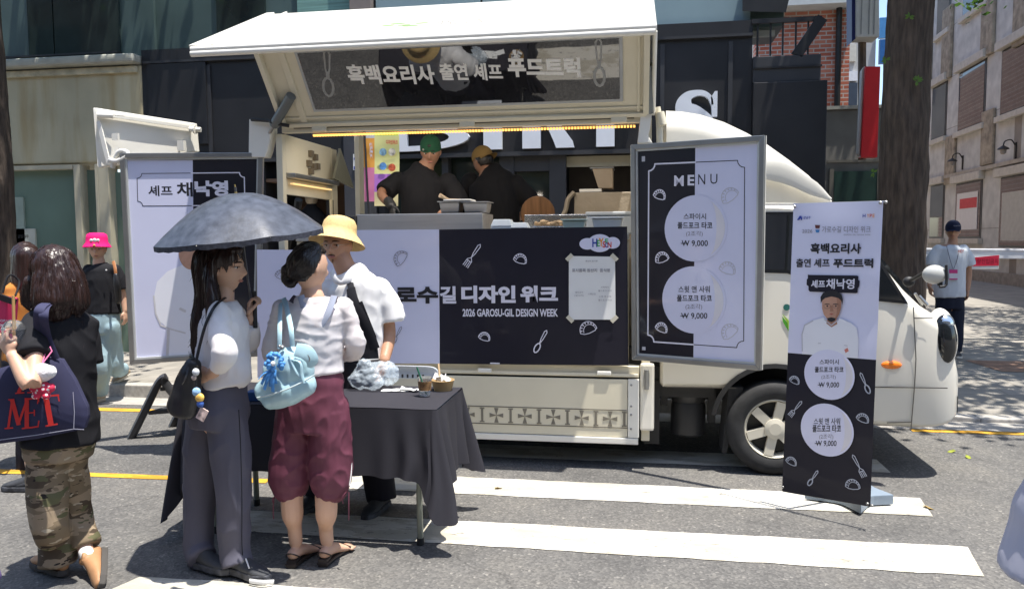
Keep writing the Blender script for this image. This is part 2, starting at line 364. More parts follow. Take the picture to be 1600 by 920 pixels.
# ------------------------------------------------------------ buildings
FY = 9.3
def fx(px, py=300): return at(px, py, FY).x
def fz(py, px=600): return at(px, py, FY).z
beige = mat('beige_render', (.46, .42, .29), .8, var=.14, vscale=1.3, bump=.12, bscale=60)
def stain(m):
    n, l, b = N(m)
    src = b.inputs['Base Color'].links[0].from_socket
    tc = n.new('ShaderNodeTexCoord'); sp = n.new('ShaderNodeSeparateXYZ'); l.new(tc.outputs['Object'], sp.inputs[0])
    mp = n.new('ShaderNodeMapping'); mp.inputs['Scale'].default_value = (3, 3, .35); l.new(tc.outputs['Object'], mp.inputs[0])
    t = n.new('ShaderNodeTexNoise'); t.inputs['Scale'].default_value = 1.6; t.inputs['Detail'].default_value = 6; l.new(mp.outputs[0], t.inputs[0])
    r = ramp(n, [(.48, (1, 1, 1)), (.68, (.78, .66, .48))]); l.new(t.outputs[0], r.inputs[0])
    mx = n.new('ShaderNodeMix'); mx.data_type = 'RGBA'; mx.blend_type = 'MULTIPLY'; mx.inputs[0].default_value = .8; l.new(src, mx.inputs[6]); l.new(r.outputs[0], mx.inputs[7]); l.new(mx.outputs[2], b.inputs['Base Color'])
    return m
stain(beige)
frame_b = mat('beige_frame', (.46, .42, .31), .5, var=.08)
glass_g = mat('green_tinted_glass', (.15, .215, .17), .1, var=.2, vscale=.8, spec=.6)
glass_d = mat('dark_glass', (.02, .03, .028), .06, var=.5, vscale=1.5, spec=.7)
glass_b = mat('pale_blue_glass', (.24, .33, .36), .25, var=.12, vscale=1)
black = mat('black_panel', (.018, .018, .02), .45, var=.25, vscale=2)
black2 = mat('charcoal_panel', (.035, .036, .04), .5, var=.2, vscale=2)
blackm = mat('black_metal', (.02, .02, .021), .4, var=.2)
teal = mat('teal_panel', (.07, .105, .10), .3, var=.2, vscale=1.2)
concrete = mat('concrete', (.3, .29, .26), .85, var=.18, vscale=1.5, bump=.2, bscale=50)
letter_w = mat('letter_white', (.74, .77, .82), .4, var=.04)
paper = mat('paper', (.74, .74, .72), .8, var=.03)
XL = fx(229); XM = -6.35
b1 = thing('shop_building', (-9, FY, .13), 'beige rendered shop front with green tinted glass below a dark glass upper floor', 'building')
mb = MB(); mb.box((-14, FY, fz(243)), (XL, FY + 1, fz(84))); mb.box((-14, FY + .02, .13), (fx(4, 400), FY + 1, fz(243) - .002)); mb.build('wall', beige, b1, bevel=.03)
mb = MB(); mb.box((-14, FY - .16, fz(84) + .003), (XL - .01, FY + 1, fz(68))); mb.build('coping', mat('grey_coping', (.36, .36, .31), .7, var=.15), b1, bevel=.05, seg=3)
mb = MB(); mb.box((-14, FY - .05, fz(97)), (XL - .05, FY - .003, fz(86))); mb.build('trim_strip', mat('rust_stained_trim', (.44, .40, .28), .7, var=.25, vscale=9), b1, bevel=.01)
zt = fz(246)
mb = MB(); mb.box((-14, FY + .1, .13), (fx(124, 400), FY + .14, zt - .06)); mb.build('window', glass_g, b1)
mb = MB(); mb.box((fx(131, 400), FY + .12, .13), (fx(156, 400), FY + .15, zt - .06)); mb.box((fx(176, 400), FY + .12, .13), (XL, FY + .15, zt - .1)); mb.each('door', glass_g, b1)
for a, c in ((122, 132), (155, 160), (160, 176)):
    mb = MB(); mb.box((fx(a, 400), FY - .02, .13), (fx(c, 400), FY + .18, zt)); mb.build('frame', frame_b, b1, bevel=.008)
mb = MB(); mb.box((-14, FY - .02, zt - .06), (fx(121, 400), FY + .16, zt)); mb.build('frame', frame_b, b1, bevel=.008)
mb = MB(); mb.box((-14, FY + .3, fz(66)), (XL, FY + 1.3, 7.5)); mb.build('upper_wall', teal, b1)
for a, c in ((18, 58), (60, 164)):
    mb = MB(); mb.box((fx(a, 20), FY + .27, fz(51)), (fx(c, 20), FY + .298, 7)); mb.build('upper_window', glass_d, b1)
mb = MB(); mb.box((-14, FY + .2, fz(55)), (fx(165, 20), FY + .298, fz(52))); mb.build('window_sill', blackm, b1)
for (a, b_, c, d) in ((0, 298, 34, 420), (20, 352, 50, 398)):
    o = MB().box((fx(a, 400), FY + .07, fz(d)), (fx(c, 400), FY + .098, fz(b_))).build('paper_notice', mat('notice_paper', (.30, .36, .30) if a == 0 else (.5, .5, .42), .8), None)
    tag(o, 'pale faded poster stuck on the green shop glass' if a == 0 else 'small cream notice with two lines of writing on the green glass', 'notice')
    if a: 
        P_ = Panel((fx(a, 400), FY + .069, fz(d)), (1, 0, 0), (0, 0, 1)); m_ = MB(); letter(P_, '금일 휴무', (.03, .24, .2, .29), .001, m_, .02, uvbox=True); letter(P_, '매장 임대', (.05, .14, .2, .19), .001, m_, .02, uvbox=True); m_.build('lettering', blackm, o)
# black shop with white letters
b2 = thing('black_shop_building', (-2.5, FY, .13), 'black shop front with giant white letters seen through and above the truck', 'building')
XR = fx(1172)
zb = fz(243)    # underside of the letter beam
mb = MB()
def seg(x0, x1, z0, z1, y=FY, d=.5): mb.box((x0, y, z0), (x1, y + d, z1))
seg(XL + .002, XR, zb, fz(60))
seg(XL + .002, fx(415), .13, zb - .002); seg(fx(990), XR, .13, zb - .002)
seg(fx(240), fx(330), zb + .2, fz(85), FY - .04, .038)
mb.build('wall', black, b2)
mb = MB(); mb.box((XL + .002, FY - .07, zb - .05), (XR, FY - .003, zb)); mb.box((XL + .05, FY - .05, fz(84)), (XR, FY - .003, fz(80))); mb.each('beam', black2, b2)
# panel seams
mb = MB()
for px in (246, 330, 1030, 1135): mb.box((fx(px), FY - .02, zb + .01), (fx(px) + .05, FY - .003, fz(90)))
mb.each('panel_edge', black2, b2)
# openings below the beam
brown = mat('shop_interior', (.16, .10, .065), .8, var=.3, vscale=1.5)
dark_i = mat('dark_interior', (.05, .042, .037), .8, var=.3, vscale=2)
mb = MB(); mb.box((fx(415), FY + .9, .13), (fx(548), FY + .95, zb)); mb.box((fx(415), FY, .13), (fx(548), FY + .9, .16)); mb.box((fx(415) , FY + .02, zb - .3), (fx(548), FY + .9, zb - .26)); mb.each('shop_room', brown, b2); MB().box((XL + .01, FY + 1.25, .13), (XR, FY + 1.3, zb + .2)).build('back_wall', dark_i, b2)
mb = MB(); mb.box((fx(883), FY + .55, .13), (fx(990), FY + .6, zb)); mb.build('shop_back_wall', dark_i, b2)
mb = MB(); mb.box((fx(883), FY + .1, fz(266)), (fx(990), FY + .14, fz(250))); mb.build('blind', frame_b, b2)
mb = MB(); mb.box((fx(590), FY + .25, .13), (fx(800), FY + .3, zb)); mb.box((fx(800), FY + .12, .13), (fx(858), FY + .16, fz(272))); mb.each('door_glass', glass_d, b2)
mb = MB(); 
for a, c in ((590, 600), (690, 700), (780, 803), (858, 884)): mb.box((fx(a), FY + .02, .13), (fx(c), FY + .2, zb - .002))
mb.box((fx(803), FY + .03, fz(272)), (fx(858), FY + .19, zb - .004)); mb.each('door_frame', black2, b2, bevel=.004)
mb = MB(); mb.box((fx(548), FY - .22, .13), (fx(588), FY + .3, fz(150))); mb.build('column', mat('slate_column', (.05, .052, .06), .5, var=.15), b2, bevel=.01)
# letters
Pf = Panel((0, FY - .08, 0), (1, 0, 0), (0, 0, 1))
mb = MB()
H0, H1 = fz(239), fz(150, 1080)
def L(pts): mb.prism([V((x, FY - .012, z)) for x, z in pts], (0, -.07, 0))
def stem(a, c): L([(fx(a), H0), (fx(c), H0), (fx(c), H1), (fx(a), H1)])
stem(605, 640); 
def arcpts(cx, cz, rx, rz, a0, a1, n=14): return [(cx + rx * math.cos(math.radians(a0 + (a1 - a0) * k / n)), cz + rz * math.sin(math.radians(a0 + (a1 - a0) * k / n))) for k in range(n + 1)]
def bowl(px0, px1, z0, z1, t):
    x0, x1 = fx(px0), fx(px1); cz = (z0 + z1) / 2; rz = (z1 - z0) / 2; rx = (x1 - x0)
    o_ = arcpts(x0, cz, rx, rz, -90, 90); i_ = arcpts(x0, cz, rx - t, rz - t * .25, 90, -90)
    L(o_ + i_)
hm = (H0 + H1) / 2
bowl(640, 736, H0, hm + .04, .25); bowl(640, 724, hm - .02, H1, .24)
stem(758, 786); stem(818, 846); bowl(846, 898, hm, H1, .22)
L([(fx(852), hm + .04), (fx(878), hm - .02), (fx(895), hm - .2), (fx(898), H0), (fx(870), H0), (fx(866), hm - .2)])
stem(932, 960); L([(fx(905), H1 - .12), (fx(990), H1 - .12), (fx(990), H1), (fx(905), H1)])
# S: a swelling band along its spine
def S_letter():
    cx = (fx(1058) + fx(1112)) / 2; hw = (fx(1112) - fx(1058)) / 2; zb_ = H0; hh = H1 + .03 - H0
    cl = [(.93, .74, .03), (.80, .88, .05), (.45, .965, .06), (.0, .975, .07), (-.45, .92, .11), (-.66, .78, .19), (-.5, .63, .24), (0, .5, .26), (.5, .37, .24), (.68, .22, .19), (.45, .08, .11), (0, .03, .07), (-.45, .04, .06), (-.8, .12, .05), (-.95, .26, .03)]
    fine = []
    for i in range(len(cl) - 1):
        p0, p1, p2, p3 = cl[max(i - 1, 0)], cl[i], cl[i + 1], cl[min(i + 2, len(cl) - 1)]
        for t in (0, .2, .4, .6, .8): fine.append(tuple(.5 * (2 * b_ + (c_ - a) * t + (2 * a - 5 * b_ + 4 * c_ - d) * t * t + (3 * b_ - a - 3 * c_ + d) * t ** 3) for a, b_, c_, d in zip(p0, p1, p2, p3)))
    cl = fine + [cl[-1]]
    P2 = [V((cx + a * hw, 0, zb_ + q * hh)) for a, q, w_ in cl]; n_ = len(P2); A_, B_ = [], []
    for i in range(n_):
        d = (P2[min(i + 1, n_ - 1)] - P2[max(i - 1, 0)]).normalized(); nn = V((-d.z, 0, d.x)); e = cl[i][2] * .5
        A_.append(P2[i] + nn * e); B_.append(P2[i] - nn * e)
    for i in range(n_ - 1): L([(p.x, p.z) for p in (A_[i], A_[i + 1], B_[i + 1], B_[i])])
    L([(fx(1110), H1 - .26), (fx(1118), H1 - .26), (fx(1118), H1 + .03), (fx(1114), H1 + .03), (fx(1108), H1 - .04)])
S_letter()
o = mb.build('lettering', letter_w, b2)
# upper floor of the black shop
mb = MB(); mb.box((XL + .002, FY + .35, fz(60) + .003), (XR + .4, FY + 1.2, 8)); mb.build('upper_wall', teal, b2)
mb = MB(); mb.box((fx(328), FY + .3, fz(46)), (fx(404), FY + .348, 8)); mb.build('upper_window', glass_d, b2)
mb = MB(); mb.box((fx(456), FY + .3, fz(46)), (fx(544), FY + .348, 8))
mb.build('blind', mat('teal_blind', (.16, .3, .27), .6, var=.25, vscale=8, stretch=(.2, .2, 6)), b2)
mb = MB(); mb.box((fx(546), FY + .12, fz(60)), (fx(580), FY + .348, 8)); mb.build('pillar', mat('brown_pillar', (.2, .17, .155), .7, var=.1), b2, bevel=.01)
mb = MB()
for a, c in ((584, 748), (751, 880), (884, 1172)): mb.box((fx(a), FY + .2, fz(44, 1000)), (fx(c), FY + .346, 8))
mb.each('glass_panel', glass_b, b2, bevel=.006)
# dark stepped blocks right of the shop
b3 = thing('dark_annex', (1.9, FY, .13), 'stepped dark annex with a black balcony beside the brick house', 'building')
mb = MB(); mb.box((XR + .003, FY - .1, .13), (fx(1286), FY + 3, fz(128, 1280))); mb.build('wall', black, b3, bevel=.01)
mb = MB(); mb.box((XR + .003, FY - .05, fz(128, 1280) + .003), (fx(1277), FY + 2.5, fz(86, 1280))); 
mb.build('upper_wall', black2, b3, bevel=.01)
mb = MB(); mb.box((XR + .003, FY - .07, fz(106, 1280)), (fx(1278), FY - .052, fz(103, 1280))); mb.build('seam', blackm, b3)
mb = MB(); x0, x1, z0, z1 = fx(1170), fx(1278), fz(86, 1270), fz(30, 1270)
mb.bar((x0, FY, z1), (x1, FY, z1), .05, .05); mb.bar((fx(1240), FY, z0), (x1, FY, z1), .1, .12)
for px in (1180, 1200, 1219, 1239, 1258): mb.bar((fx(px), FY + .02, z0), (fx(px), FY + .02, z1), .02, .02)
mb.build('balcony_rail', blackm, b3)
mb = MB(); mb.box((fx(1172), FY + .5, fz(40, 1190)), (fx(1218), FY + .56, 6)); mb.build('white_screen', mat('pale_screen', (.5, .52, .5), .6), b3)
mb = MB(); mb.hexa([at(1160, 18, FY), at(1228, 20, FY), at(1228, 20, FY + 1), at(1160, 18, FY + 1), at(1160, -30, FY), at(1240, -30, FY), at(1240, -30, FY + 1), at(1160, -30, FY + 1)]); mb.build('roof_edge', blackm, b3)
# red brick house down the side street
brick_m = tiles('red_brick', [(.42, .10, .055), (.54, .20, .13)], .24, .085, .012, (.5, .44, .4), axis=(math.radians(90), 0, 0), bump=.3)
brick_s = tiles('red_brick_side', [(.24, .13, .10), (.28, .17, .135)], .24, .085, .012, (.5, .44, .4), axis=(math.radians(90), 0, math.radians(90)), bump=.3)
b4 = thing('brick_house', (5, 19, .13), 'red brick house with a drainpipe standing behind the dark annex', 'building')
BY = 17.0
xb0, xb1 = at(1180, 100, BY).x, at(1327, 100, BY).x
mb = MB(); mb.box((xb0, BY, .13), (xb1, BY + .3, at(1250, 18, BY).z)); mb.build('wall', brick_m, b4)
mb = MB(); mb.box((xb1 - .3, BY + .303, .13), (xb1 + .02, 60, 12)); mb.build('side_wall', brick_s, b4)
mb = MB(); mb.box((xb0, BY - .45, at(1250, 18, BY).z + .003), (xb1 + .1, BY + 2, at(1250, 4, BY).z)); mb.build('eaves', mat('eaves_white', (.5, .52, .52), .6), b4)
mb = MB(); mb.box((xb0, BY - .1, at(1250, 4, BY).z + .003), (xb1, BY + 2, 11)); mb.build('upper_wall', brick_m, b4)
xd = at(1308, 100, BY).x; mb = MB(); mb.tube([(xd, BY - .08, .2), (xd, BY - .08, at(1308, 12, BY).z)], .06, 8); mb.build('drainpipe', blackm, b4)
# bits of the street far behind, between brick house and tree
b5 = thing('distant_house', (9, 38, .13), 'pale house with blue glass far down the side street', 'building')
DY = 38
def dbox(a, b_, c, d, m, nm, y=DY, dd=2): MB().box((at(a, d, y).x, y, at(a, d, y).z), (at(c, b_, y).x, y + dd, at(a, b_, y).z)).build(nm, m, b5)
dbox(1322, -60, 1372, 340, mat('pale_wall', (.42, .42, .41), .7, var=.2, vscale=.5), 'wall')
dbox(1326, 70, 1338, 96, mat('cream_band', (.6, .58, .5), .7), 'band', DY - .2, .19); dbox(1322, 112, 1340, 127, mat('white_band', (.75, .77, .8), .6), 'band', DY - .2, .19)
dbox(1374, 28, 1392, 60, mat('sky_glass', (.08, .25, .5), .15), 'window', DY - .2, .19); dbox(1374, 62, 1390, 100, mat('deep_blue_glass', (.03, .12, .32), .15), 'window', DY - .2, .19)
dbox(1324, 130, 1340, 165, mat('dark_blue_window', (.06, .08, .11), .2), 'window', DY - .2, .19)  # plain dark blue-grey pane
# grey garden wall
g0 = MB(); gy_ = 13.0
g0.box((at(1286, 300, gy_).x, gy_, .13), (at(1405, 300, gy_).x, gy_ + .4, at(1330, 172, gy_).z)); wl = thing('garden_wall', (at(1330, 300, gy_).x, gy_, .13), 'grey granite boundary wall with a dark green board behind the tree', 'wall')
g0.build('wall', mat('granite', (.16, .15, .135), .85, var=.15, vscale=3, bump=.2, bscale=80), wl)
MB().box((at(1284, 300, gy_).x, gy_ - .06, at(1330, 171, gy_).z), (at(1405, 300, gy_).x, gy_ + .45, at(1330, 166, gy_).z)).build('coping', concrete, wl)
MB().box((at(1301, 340, gy_).x, gy_ - .04, at(1330, 345, gy_).z), (at(1368, 340, gy_).x, gy_ - .003, at(1330, 268, gy_).z)).build('green_board', mat('green_board', (.012, .035, .026), .4, var=.2), wl)
mb = MB()
for a in (1297, 1371): mb.box((at(a, 340, gy_).x - .03, gy_ - .05, .13), (at(a, 340, gy_).x + .03, gy_ - .003, at(1330, 264, gy_).z))
mb.box((at(1290, 340, gy_).x, gy_ - .03, at(1330, 254, gy_).z), (at(1400, 340, gy_).x, gy_ - .003, at(1330, 250, gy_).z)); mb.each('board_frame', mat('bronze_frame', (.12, .11, .09), .5), wl)
# ---------------------------------------------------------- stone building along the side street
sp0 = gz(1590, 447, .13); sd_ = ray(1047, 378); sd_.z = 0; sd_.normalize()
PS = Panel(sp0, sd_, (0, 0, 1))
stone = tiles('stone_cladding', [(.55, .565, .54), (.59, .60, .57)], 1.9, .95, .012, (.28, .26, .23), off=0, axis=(math.radians(90), 0, math.radians(90)), bump=.3)
rough_stone = mat('rough_stone', (.33, .29, .22), .9, var=.35, vscale=4, bump=.8, bscale=9)
b6 = thing('stone_building', sp0, 'pale stone clad building with dark windows lining the side street', 'building')
a0, a1 = -16, PS.uv(1436, 300)[0]
def sbox(m, a, b_, c, d, h0, h1): 
    q = [PS.p(a, b_, h0), PS.p(c, b_, h0), PS.p(c, d, h0), PS.p(a, d, h0), PS.p(a, b_, h1), PS.p(c, b_, h1), PS.p(c, d, h1), PS.p(a, d, h1)]; m.hexa(q)
mb = MB(); sbox(mb, a0, 0, a1, 14, -6, 0); mb.build('wall', stone, b6)
mb = MB(); sbox(mb, a0, 0, a1, PS.uv(1560, 425)[1], .003, .12); mb.build('plinth', mat('plinth_stone', (.3, .28, .24), .85, var=.2), b6)
wglass = mat('window_glass', (.03, .025, .03), .03, var=0, spec=1.0); N(wglass)[2].inputs['IOR'].default_value = 1.5; N(wglass)[2].inputs['Base Color'].default_value = (.022, .020, .027, 1)
wframe = mat('dark_window_frame', (.03, .035, .035), .4)
win_trim = mat('window_trim', (.55, .53, .46), .8, var=.1)
def swin(px0, px1, pt, pb):   # window spanning photo columns px0..px1, its top and bottom row read at the left column
    a_, zt_ = PS.uv(px0, pt); zb_ = PS.uv(px0, pb)[1]; c_ = PS.uv(px1, pt)[0]; lo, hi = min(a_, c_), max(a_, c_)
    f = MB(); sbox(f, lo, zb_, hi, zt_, .004, .02); fo = f.build('window', wframe, b6)
    f = MB(); sbox(f, lo + .12, zb_ + .06, hi - .05, zt_ - .06, .021, .03); f.build('pane', wglass, fo)
    f = MB(); sbox(f, lo - .15, zt_ + .01, hi + .15, zt_ + .28, .004, .2); f.build('lintel', win_trim, fo, bevel=.02); f = MB(); sbox(f, lo - .15, zb_ - .2, hi + .1, zb_ - .01, .004, .16); f.build('sill', win_trim, fo, bevel=.02)
    return lo, hi, zt_, zb_
swin(1458, 1481, 139, 220); swin(1500, 1542, 115, 206); swin(1567, 1612, 80, 181); swin(1632, 1700, 35, 150)
swin(1462, 1478, -12, 60) if False else None
swin(1466, 1487, -10, 57); swin(1507, 1547, -35, 27)
l1 = swin(1455, 1477, 291, 372); l2 = swin(1495, 1536, 288, 372); l3 = swin(1565, 1625, 278, 386)
for px, py in ((1483, 62), (1548, 15), (1601, -10)):
    a_, z_ = PS.uv(px, py); f = MB(); sbox(f, a_ - .5, z_ - 1.5, a_ + .5, z_ + 1.2, .004, .12); f.build('rough_block', rough_stone, b6, bevel=.04)
for px, py in ((1546, 215), (1487, 250), (1451, 95)):
    a_, z_ = PS.uv(px, py); f = MB(); sbox(f, a_ - .5, z_ - .9, a_ + .5, z_ + .9, .004, .1); f.build('rough_block', rough_stone, b6, bevel=.04)
mb = MB(); z_ = PS.uv(1560, 262)[1]; sbox(mb, a0, z_, a1, z_ + .12, .004, .14); mb.build('string_course', mat('string_stone', (.4, .37, .31), .8, var=.15), b6)
# white notice with red head in the ground floor window
f = MB(); sbox(f, l2[0] + .3, l2[3] + .3, l2[1] - .2, l2[3] + 1.6, .035, .045); o = f.build('window_notice', paper); tag(o, 'white window notice under a red heading in the stone building', 'notice')
f = MB(); sbox(f, l2[0] + .35, l2[3] + 1.05, l2[1] - .5, l2[3] + 1.4, .046, .05); f.build('red_heading', mat('red_print', (.6, .05, .06), .6), o)
f = MB(); sbox(f, l3[0] + .2, l3[3] + .2, l3[1] - .2, l3[3] + 1.7, .035, .045); o = f.build('window_blind', mat('pale_blind', (.5, .5, .45), .8)); tag(o, 'pale blind filling the ground floor window at the right edge', 'blind')
# wall lanterns
lamp_m = mat('lamp_black', (.03, .025, .022), .5); lamp_g = mat('lamp_glass', (.35, .32, .28), .3)
for k, (px, py) in enumerate(((1505, 252), (1588, 233))):
    a_, z_ = PS.uv(px, py); r_ = thing('wall_lantern', PS.p(a_, z_, 0), ('black wall lantern above the window with the white notice', 'black wall lantern near the right edge of the stone wall')[k], 'lantern', 'lanterns on the stone wall')
    f = MB(); sbox(f, a_ - .04, z_ - .3, a_ + .04, z_ + .2, .003, .04); f.tube([PS.p(a_, z_ + .12, .04), PS.p(a_, z_ + .28, .15), PS.p(a_, z_ + .24, .32), PS.p(a_, z_ + .12, .36)], .02, 6, 4); f.build('bracket', lamp_m, r_)
    f = MB(); f.lathe([(.02, .12), (.14, .04), (.17, .0), (.14, 0)], PS.p(a_, z_, .36), 12); f.build('lamp_shade', lamp_m, r_)
    f = MB(); f.lathe([(.04, -.15), (.085, -.11), (.09, 0), (.04, 0)], PS.p(a_, z_, .36), 10); f.build('lamp_globe', lamp_g, r_)
# signs by the tree
SY = 10.4
r_ = thing('red_hanging_sign', at(1358, 170, SY), 'tall plain red sign hanging beside the tree trunk', 'sign')
mb = MB(); q = [at(1352, 104, SY), at(1376, 104, SY), at(1371, 246, SY), at(1345, 246, SY)]; mb.prism(q, (0, .12, 0)); mb.build('panel', mat('sign_red', (.55, .012, .014), .45, var=.06), r_, bevel=.008)
mb = MB(); q = [at(1347, 110, SY + .05), at(1351, 104, SY + .05), at(1344, 246, SY + .05), at(1341, 240, SY + .05)]; mb.prism(q, (0, .1, 0)); mb.build('edge', mat('sign_edge_cream', (.55, .48, .42), .6), r_)
mb = MB(); mb.tube([at(1347, 20, SY + .2), at(1347, 250, SY + .2)], .05, 8); mb.build('pole', mat('rusty_pole', (.13, .09, .06), .7, var=.3), r_)
r_ = thing('box_sign', at(1352, 30, SY), 'grey white lightbox sign with a dark blue edge at the top of the picture', 'sign')
mb = MB(); mb.prism([at(1338, -40, SY - .1), at(1374, -40, SY - .1), at(1374, 58, SY - .1), at(1338, 58, SY - .1)], (0, .3, 0)); mb.build('box', mat('sign_grey', (.5, .49, .45), .6, var=.08), r_, bevel=.01)
mb = MB(); mb.prism([at(1331, -40, SY - .05), at(1337.5, -40, SY - .05), at(1337.5, 60, SY - .05), at(1331, 66, SY - .05)], (0, .25, 0)); mb.build('edge', mat('sign_navy', (.012, .018, .10), .5), r_)
mb = MB()
for px in (1346, 1358, 1366): mb.box((at(px, 0, SY - .105).x, SY - .108, at(px, 57, SY).z), (at(px, 0, SY - .105).x + .012, SY - .102, at(px, -40, SY).z))
mb.each('groove', mat('groove_grey', (.25, .25, .24), .6), r_)
# ---------------------------------------------------------- trees
bark = mat('bark', (.062, .046, .035), .95, var=.5, vscale=9, bump=1.0, bscale=16, stretch=(3, 3, .5))
leafm = []
for k, c in enumerate(((.06, .13, .018), (.09, .17, .025), (.045, .10, .016))):
    m = mat('leaf_green', c, .6, var=.25, vscale=3); 
    n, l, b = N(m); tb = n.new('ShaderNodeBsdfTranslucent'); tb.inputs[0].default_value = (*[min(1, q * 1.6) for q in c], 1); ms = n.new('ShaderNodeMixShader'); ms.inputs[0].default_value = .35
    l.new(b.outputs[0], ms.inputs[1]); l.new(tb.outputs[0], ms.inputs[2]); l.new(ms.outputs[0], n['Material Output'].inputs[0]); leafm.append(m)
def tree(x, y, r, label, hz=9, crown=None, n=5200, lean=(0, 0), z0=.13, off=(0, 0)):
    t = thing('street_tree', (x, y, z0), label, 'tree', 'street trees along the kerb')
    rnd = random.Random(int(x * 10) + 5)
    pts = [(x + lean[0] * k / hz, y + lean[1] * k / hz, z0 - .1 + k) for k in np.linspace(0, hz * .75, 8)]
    rad = [r * (1.35 if i == 0 else 1 - .35 * i / 7) for i in range(8)]
    mb = MB(); mb.tube(pts, rad, 64, 30)
    limbs = MB()
    for k in range(9):
        a = rnd.uniform(0, 6.28); b_ = V(pts[rnd.choice([6, 7])]); e = b_ + V((math.cos(a) * rnd.uniform(1.2, 2.4), math.sin(a) * rnd.uniform(1.2, 2.4), rnd.uniform(.8, 2.2)))
        limbs.tube([b_, b_.lerp(e, .5) + V((0, 0, .2)), e], [r * .3, r * .2, r * .07], 8, 4)
    o = mb.build('trunk', bark, t, smooth=True)
    me = o.data
    for v in me.vertices:
        p = v.co; d = (1 - abs(noise.noise(V((p.x * 13, p.y * 13, p.z * 1.8))) * 2.4)) * .014 + noise.noise(V((p.x * 24, p.y * 24, p.z * 3))) * .008 + noise.noise(V((p.x * 2.2, p.y * 2.2, p.z * .9))) * .03
        c_ = V((x + lean[0] * p.z / hz, y + lean[1] * p.z / hz, p.z)); v.co = p + (p - c_).normalized() * d
    limbs.build('limb', bark, t, smooth=True)
    if crown:
        cz, rx, rz = crown
        mb = MB(); clumps = [(V((x + off[0] + rnd.gauss(0, rx * .5), y + off[1] + rnd.gauss(0, rx * .5), cz + rnd.gauss(0, rz * .45))), rnd.uniform(.35, .8), rnd.randrange(3)) for _ in range(75)]
        for k in range(n):
            c_, cr, mi = rnd.choice(clumps); mb.cur = mi
            p = c_ + V((rnd.gauss(0, cr * .5), rnd.gauss(0, cr * .5), rnd.gauss(0, cr * .35)))
            s_ = rnd.uniform(.05, .1); u = V((rnd.gauss(0, 1), rnd.gauss(0, 1), rnd.gauss(0, .4))).normalized(); w_ = u.cross(V((rnd.gauss(0, .5), rnd.gauss(0, .5), 1))).normalized()
            mb.add([p - u * s_, p + w_ * s_ * .6, p + u * s_, p - w_ * s_ * .6], [(0, 1, 2, 3)])
        mb.build('crown', leafm, t, fix=False)
    return t
xt = at(1406, 300, 8.1)
tt = tree(xt.x, 8.1, .235, 'thick dark street tree trunk with small leaf sprigs between truck and stone building', 9.5, (6.9, 2.5, 1.3), n=9500, lean=(.12, 0), off=(1.9, .9))
sp = MB()
for px, py in ((1421, 26), (1432, 127), (1434, 125), (1384, 94), (1365, 270)):
    p = at(px, py, 7.83)
    for k in range(7):
        u = V((random.gauss(0, 1), random.gauss(0, .4), random.gauss(0, 1))).normalized(); w_ = V((-u.z, random.gauss(0, .3), u.x)); c_ = p + u * .022
        sp.add([c_ - u * .022, c_ + w_ * .011, c_ + u * .026, c_ - w_ * .011], [(0, 1, 2, 3)])
sp.build('leaf_sprigs', leafm[1], tt, fix=False)
tree(7.4, 10.4, .2, 'street tree outside the right edge, added to shade the side street paving', 9, (7.2, 3.6, 1.2), n=7500, off=(1.2, 3.2))  # out-of-frame tree added so its crown shades the paving at right
xl = at(-14, 150, 8.0)
tree(xl.x, 8.0, .2, 'dark street tree trunk at the left edge of the picture', 9, (6.8, 2.4, 1.2), lean=(-.05, 0))

# unseen block added behind the viewer to darken reflections and sky light
bo_ = thing('added_opposite_block', (0, -13, 0), 'unseen brown block across the street, added to darken reflections', 'building')
MB().box((-40, -16, 0), (40, -13, 13)).build('wall', mat('opposite_brown', (.20, .17, .15), .8, var=.2, vscale=.5), bo_)
for k in range(12):
    for z in (1.0, 5, 9): MB().box((-35 + k * 6, -12.99, z), (-31 + k * 6, -12.9, z + 2.4)).build('window', glass_d, bo_)
# ------------------------------------------------------------ food truck
TY = 5.42; TW = 1.74
cream = mat('cream_paint', (.76, .725, .63), .28, var=.02, vscale=2, coat=.6)
cream_in = mat('cream_panel', (.68, .625, .48), .45, var=.05, vscale=3)
creamw = mat('cream_white_paint', (.78, .755, .68), .3, var=.02, coat=.4)
blackp = mat('black_plastic', (.018, .018, .019), .55, var=.2, vscale=10)
rubber = mat('rubber', (.028, .028, .029), .8, var=.25, vscale=20, bump=.2, bscale=60)
steel = mat('brushed_steel', (.56, .55, .53), .42, metal=.65, var=.12, vscale=3, stretch=(.5, 8, 8))
alu = mat('aluminium_frame', (.34, .335, .32), .38, metal=.85, var=.1)
dgrey = mat('dark_grey_metal', (.12, .125, .13), .45, metal=.5)
carglass = mat('car_glass', (.012, .014, .016), .04, var=0, spec=.8)
led = mat('warm_led_strip', (1.0, .5, .12), .5, var=0, emit=1.0)
truck = thing('food_truck', (0, TY + .87, 0), 'cream food truck with its side wing lifted open over the serving counter', 'truck')
Z0, Z1 = .74, 2.46     # floor of the box, header
XRr, XFf = -2.6, .07   # rear and front of the box
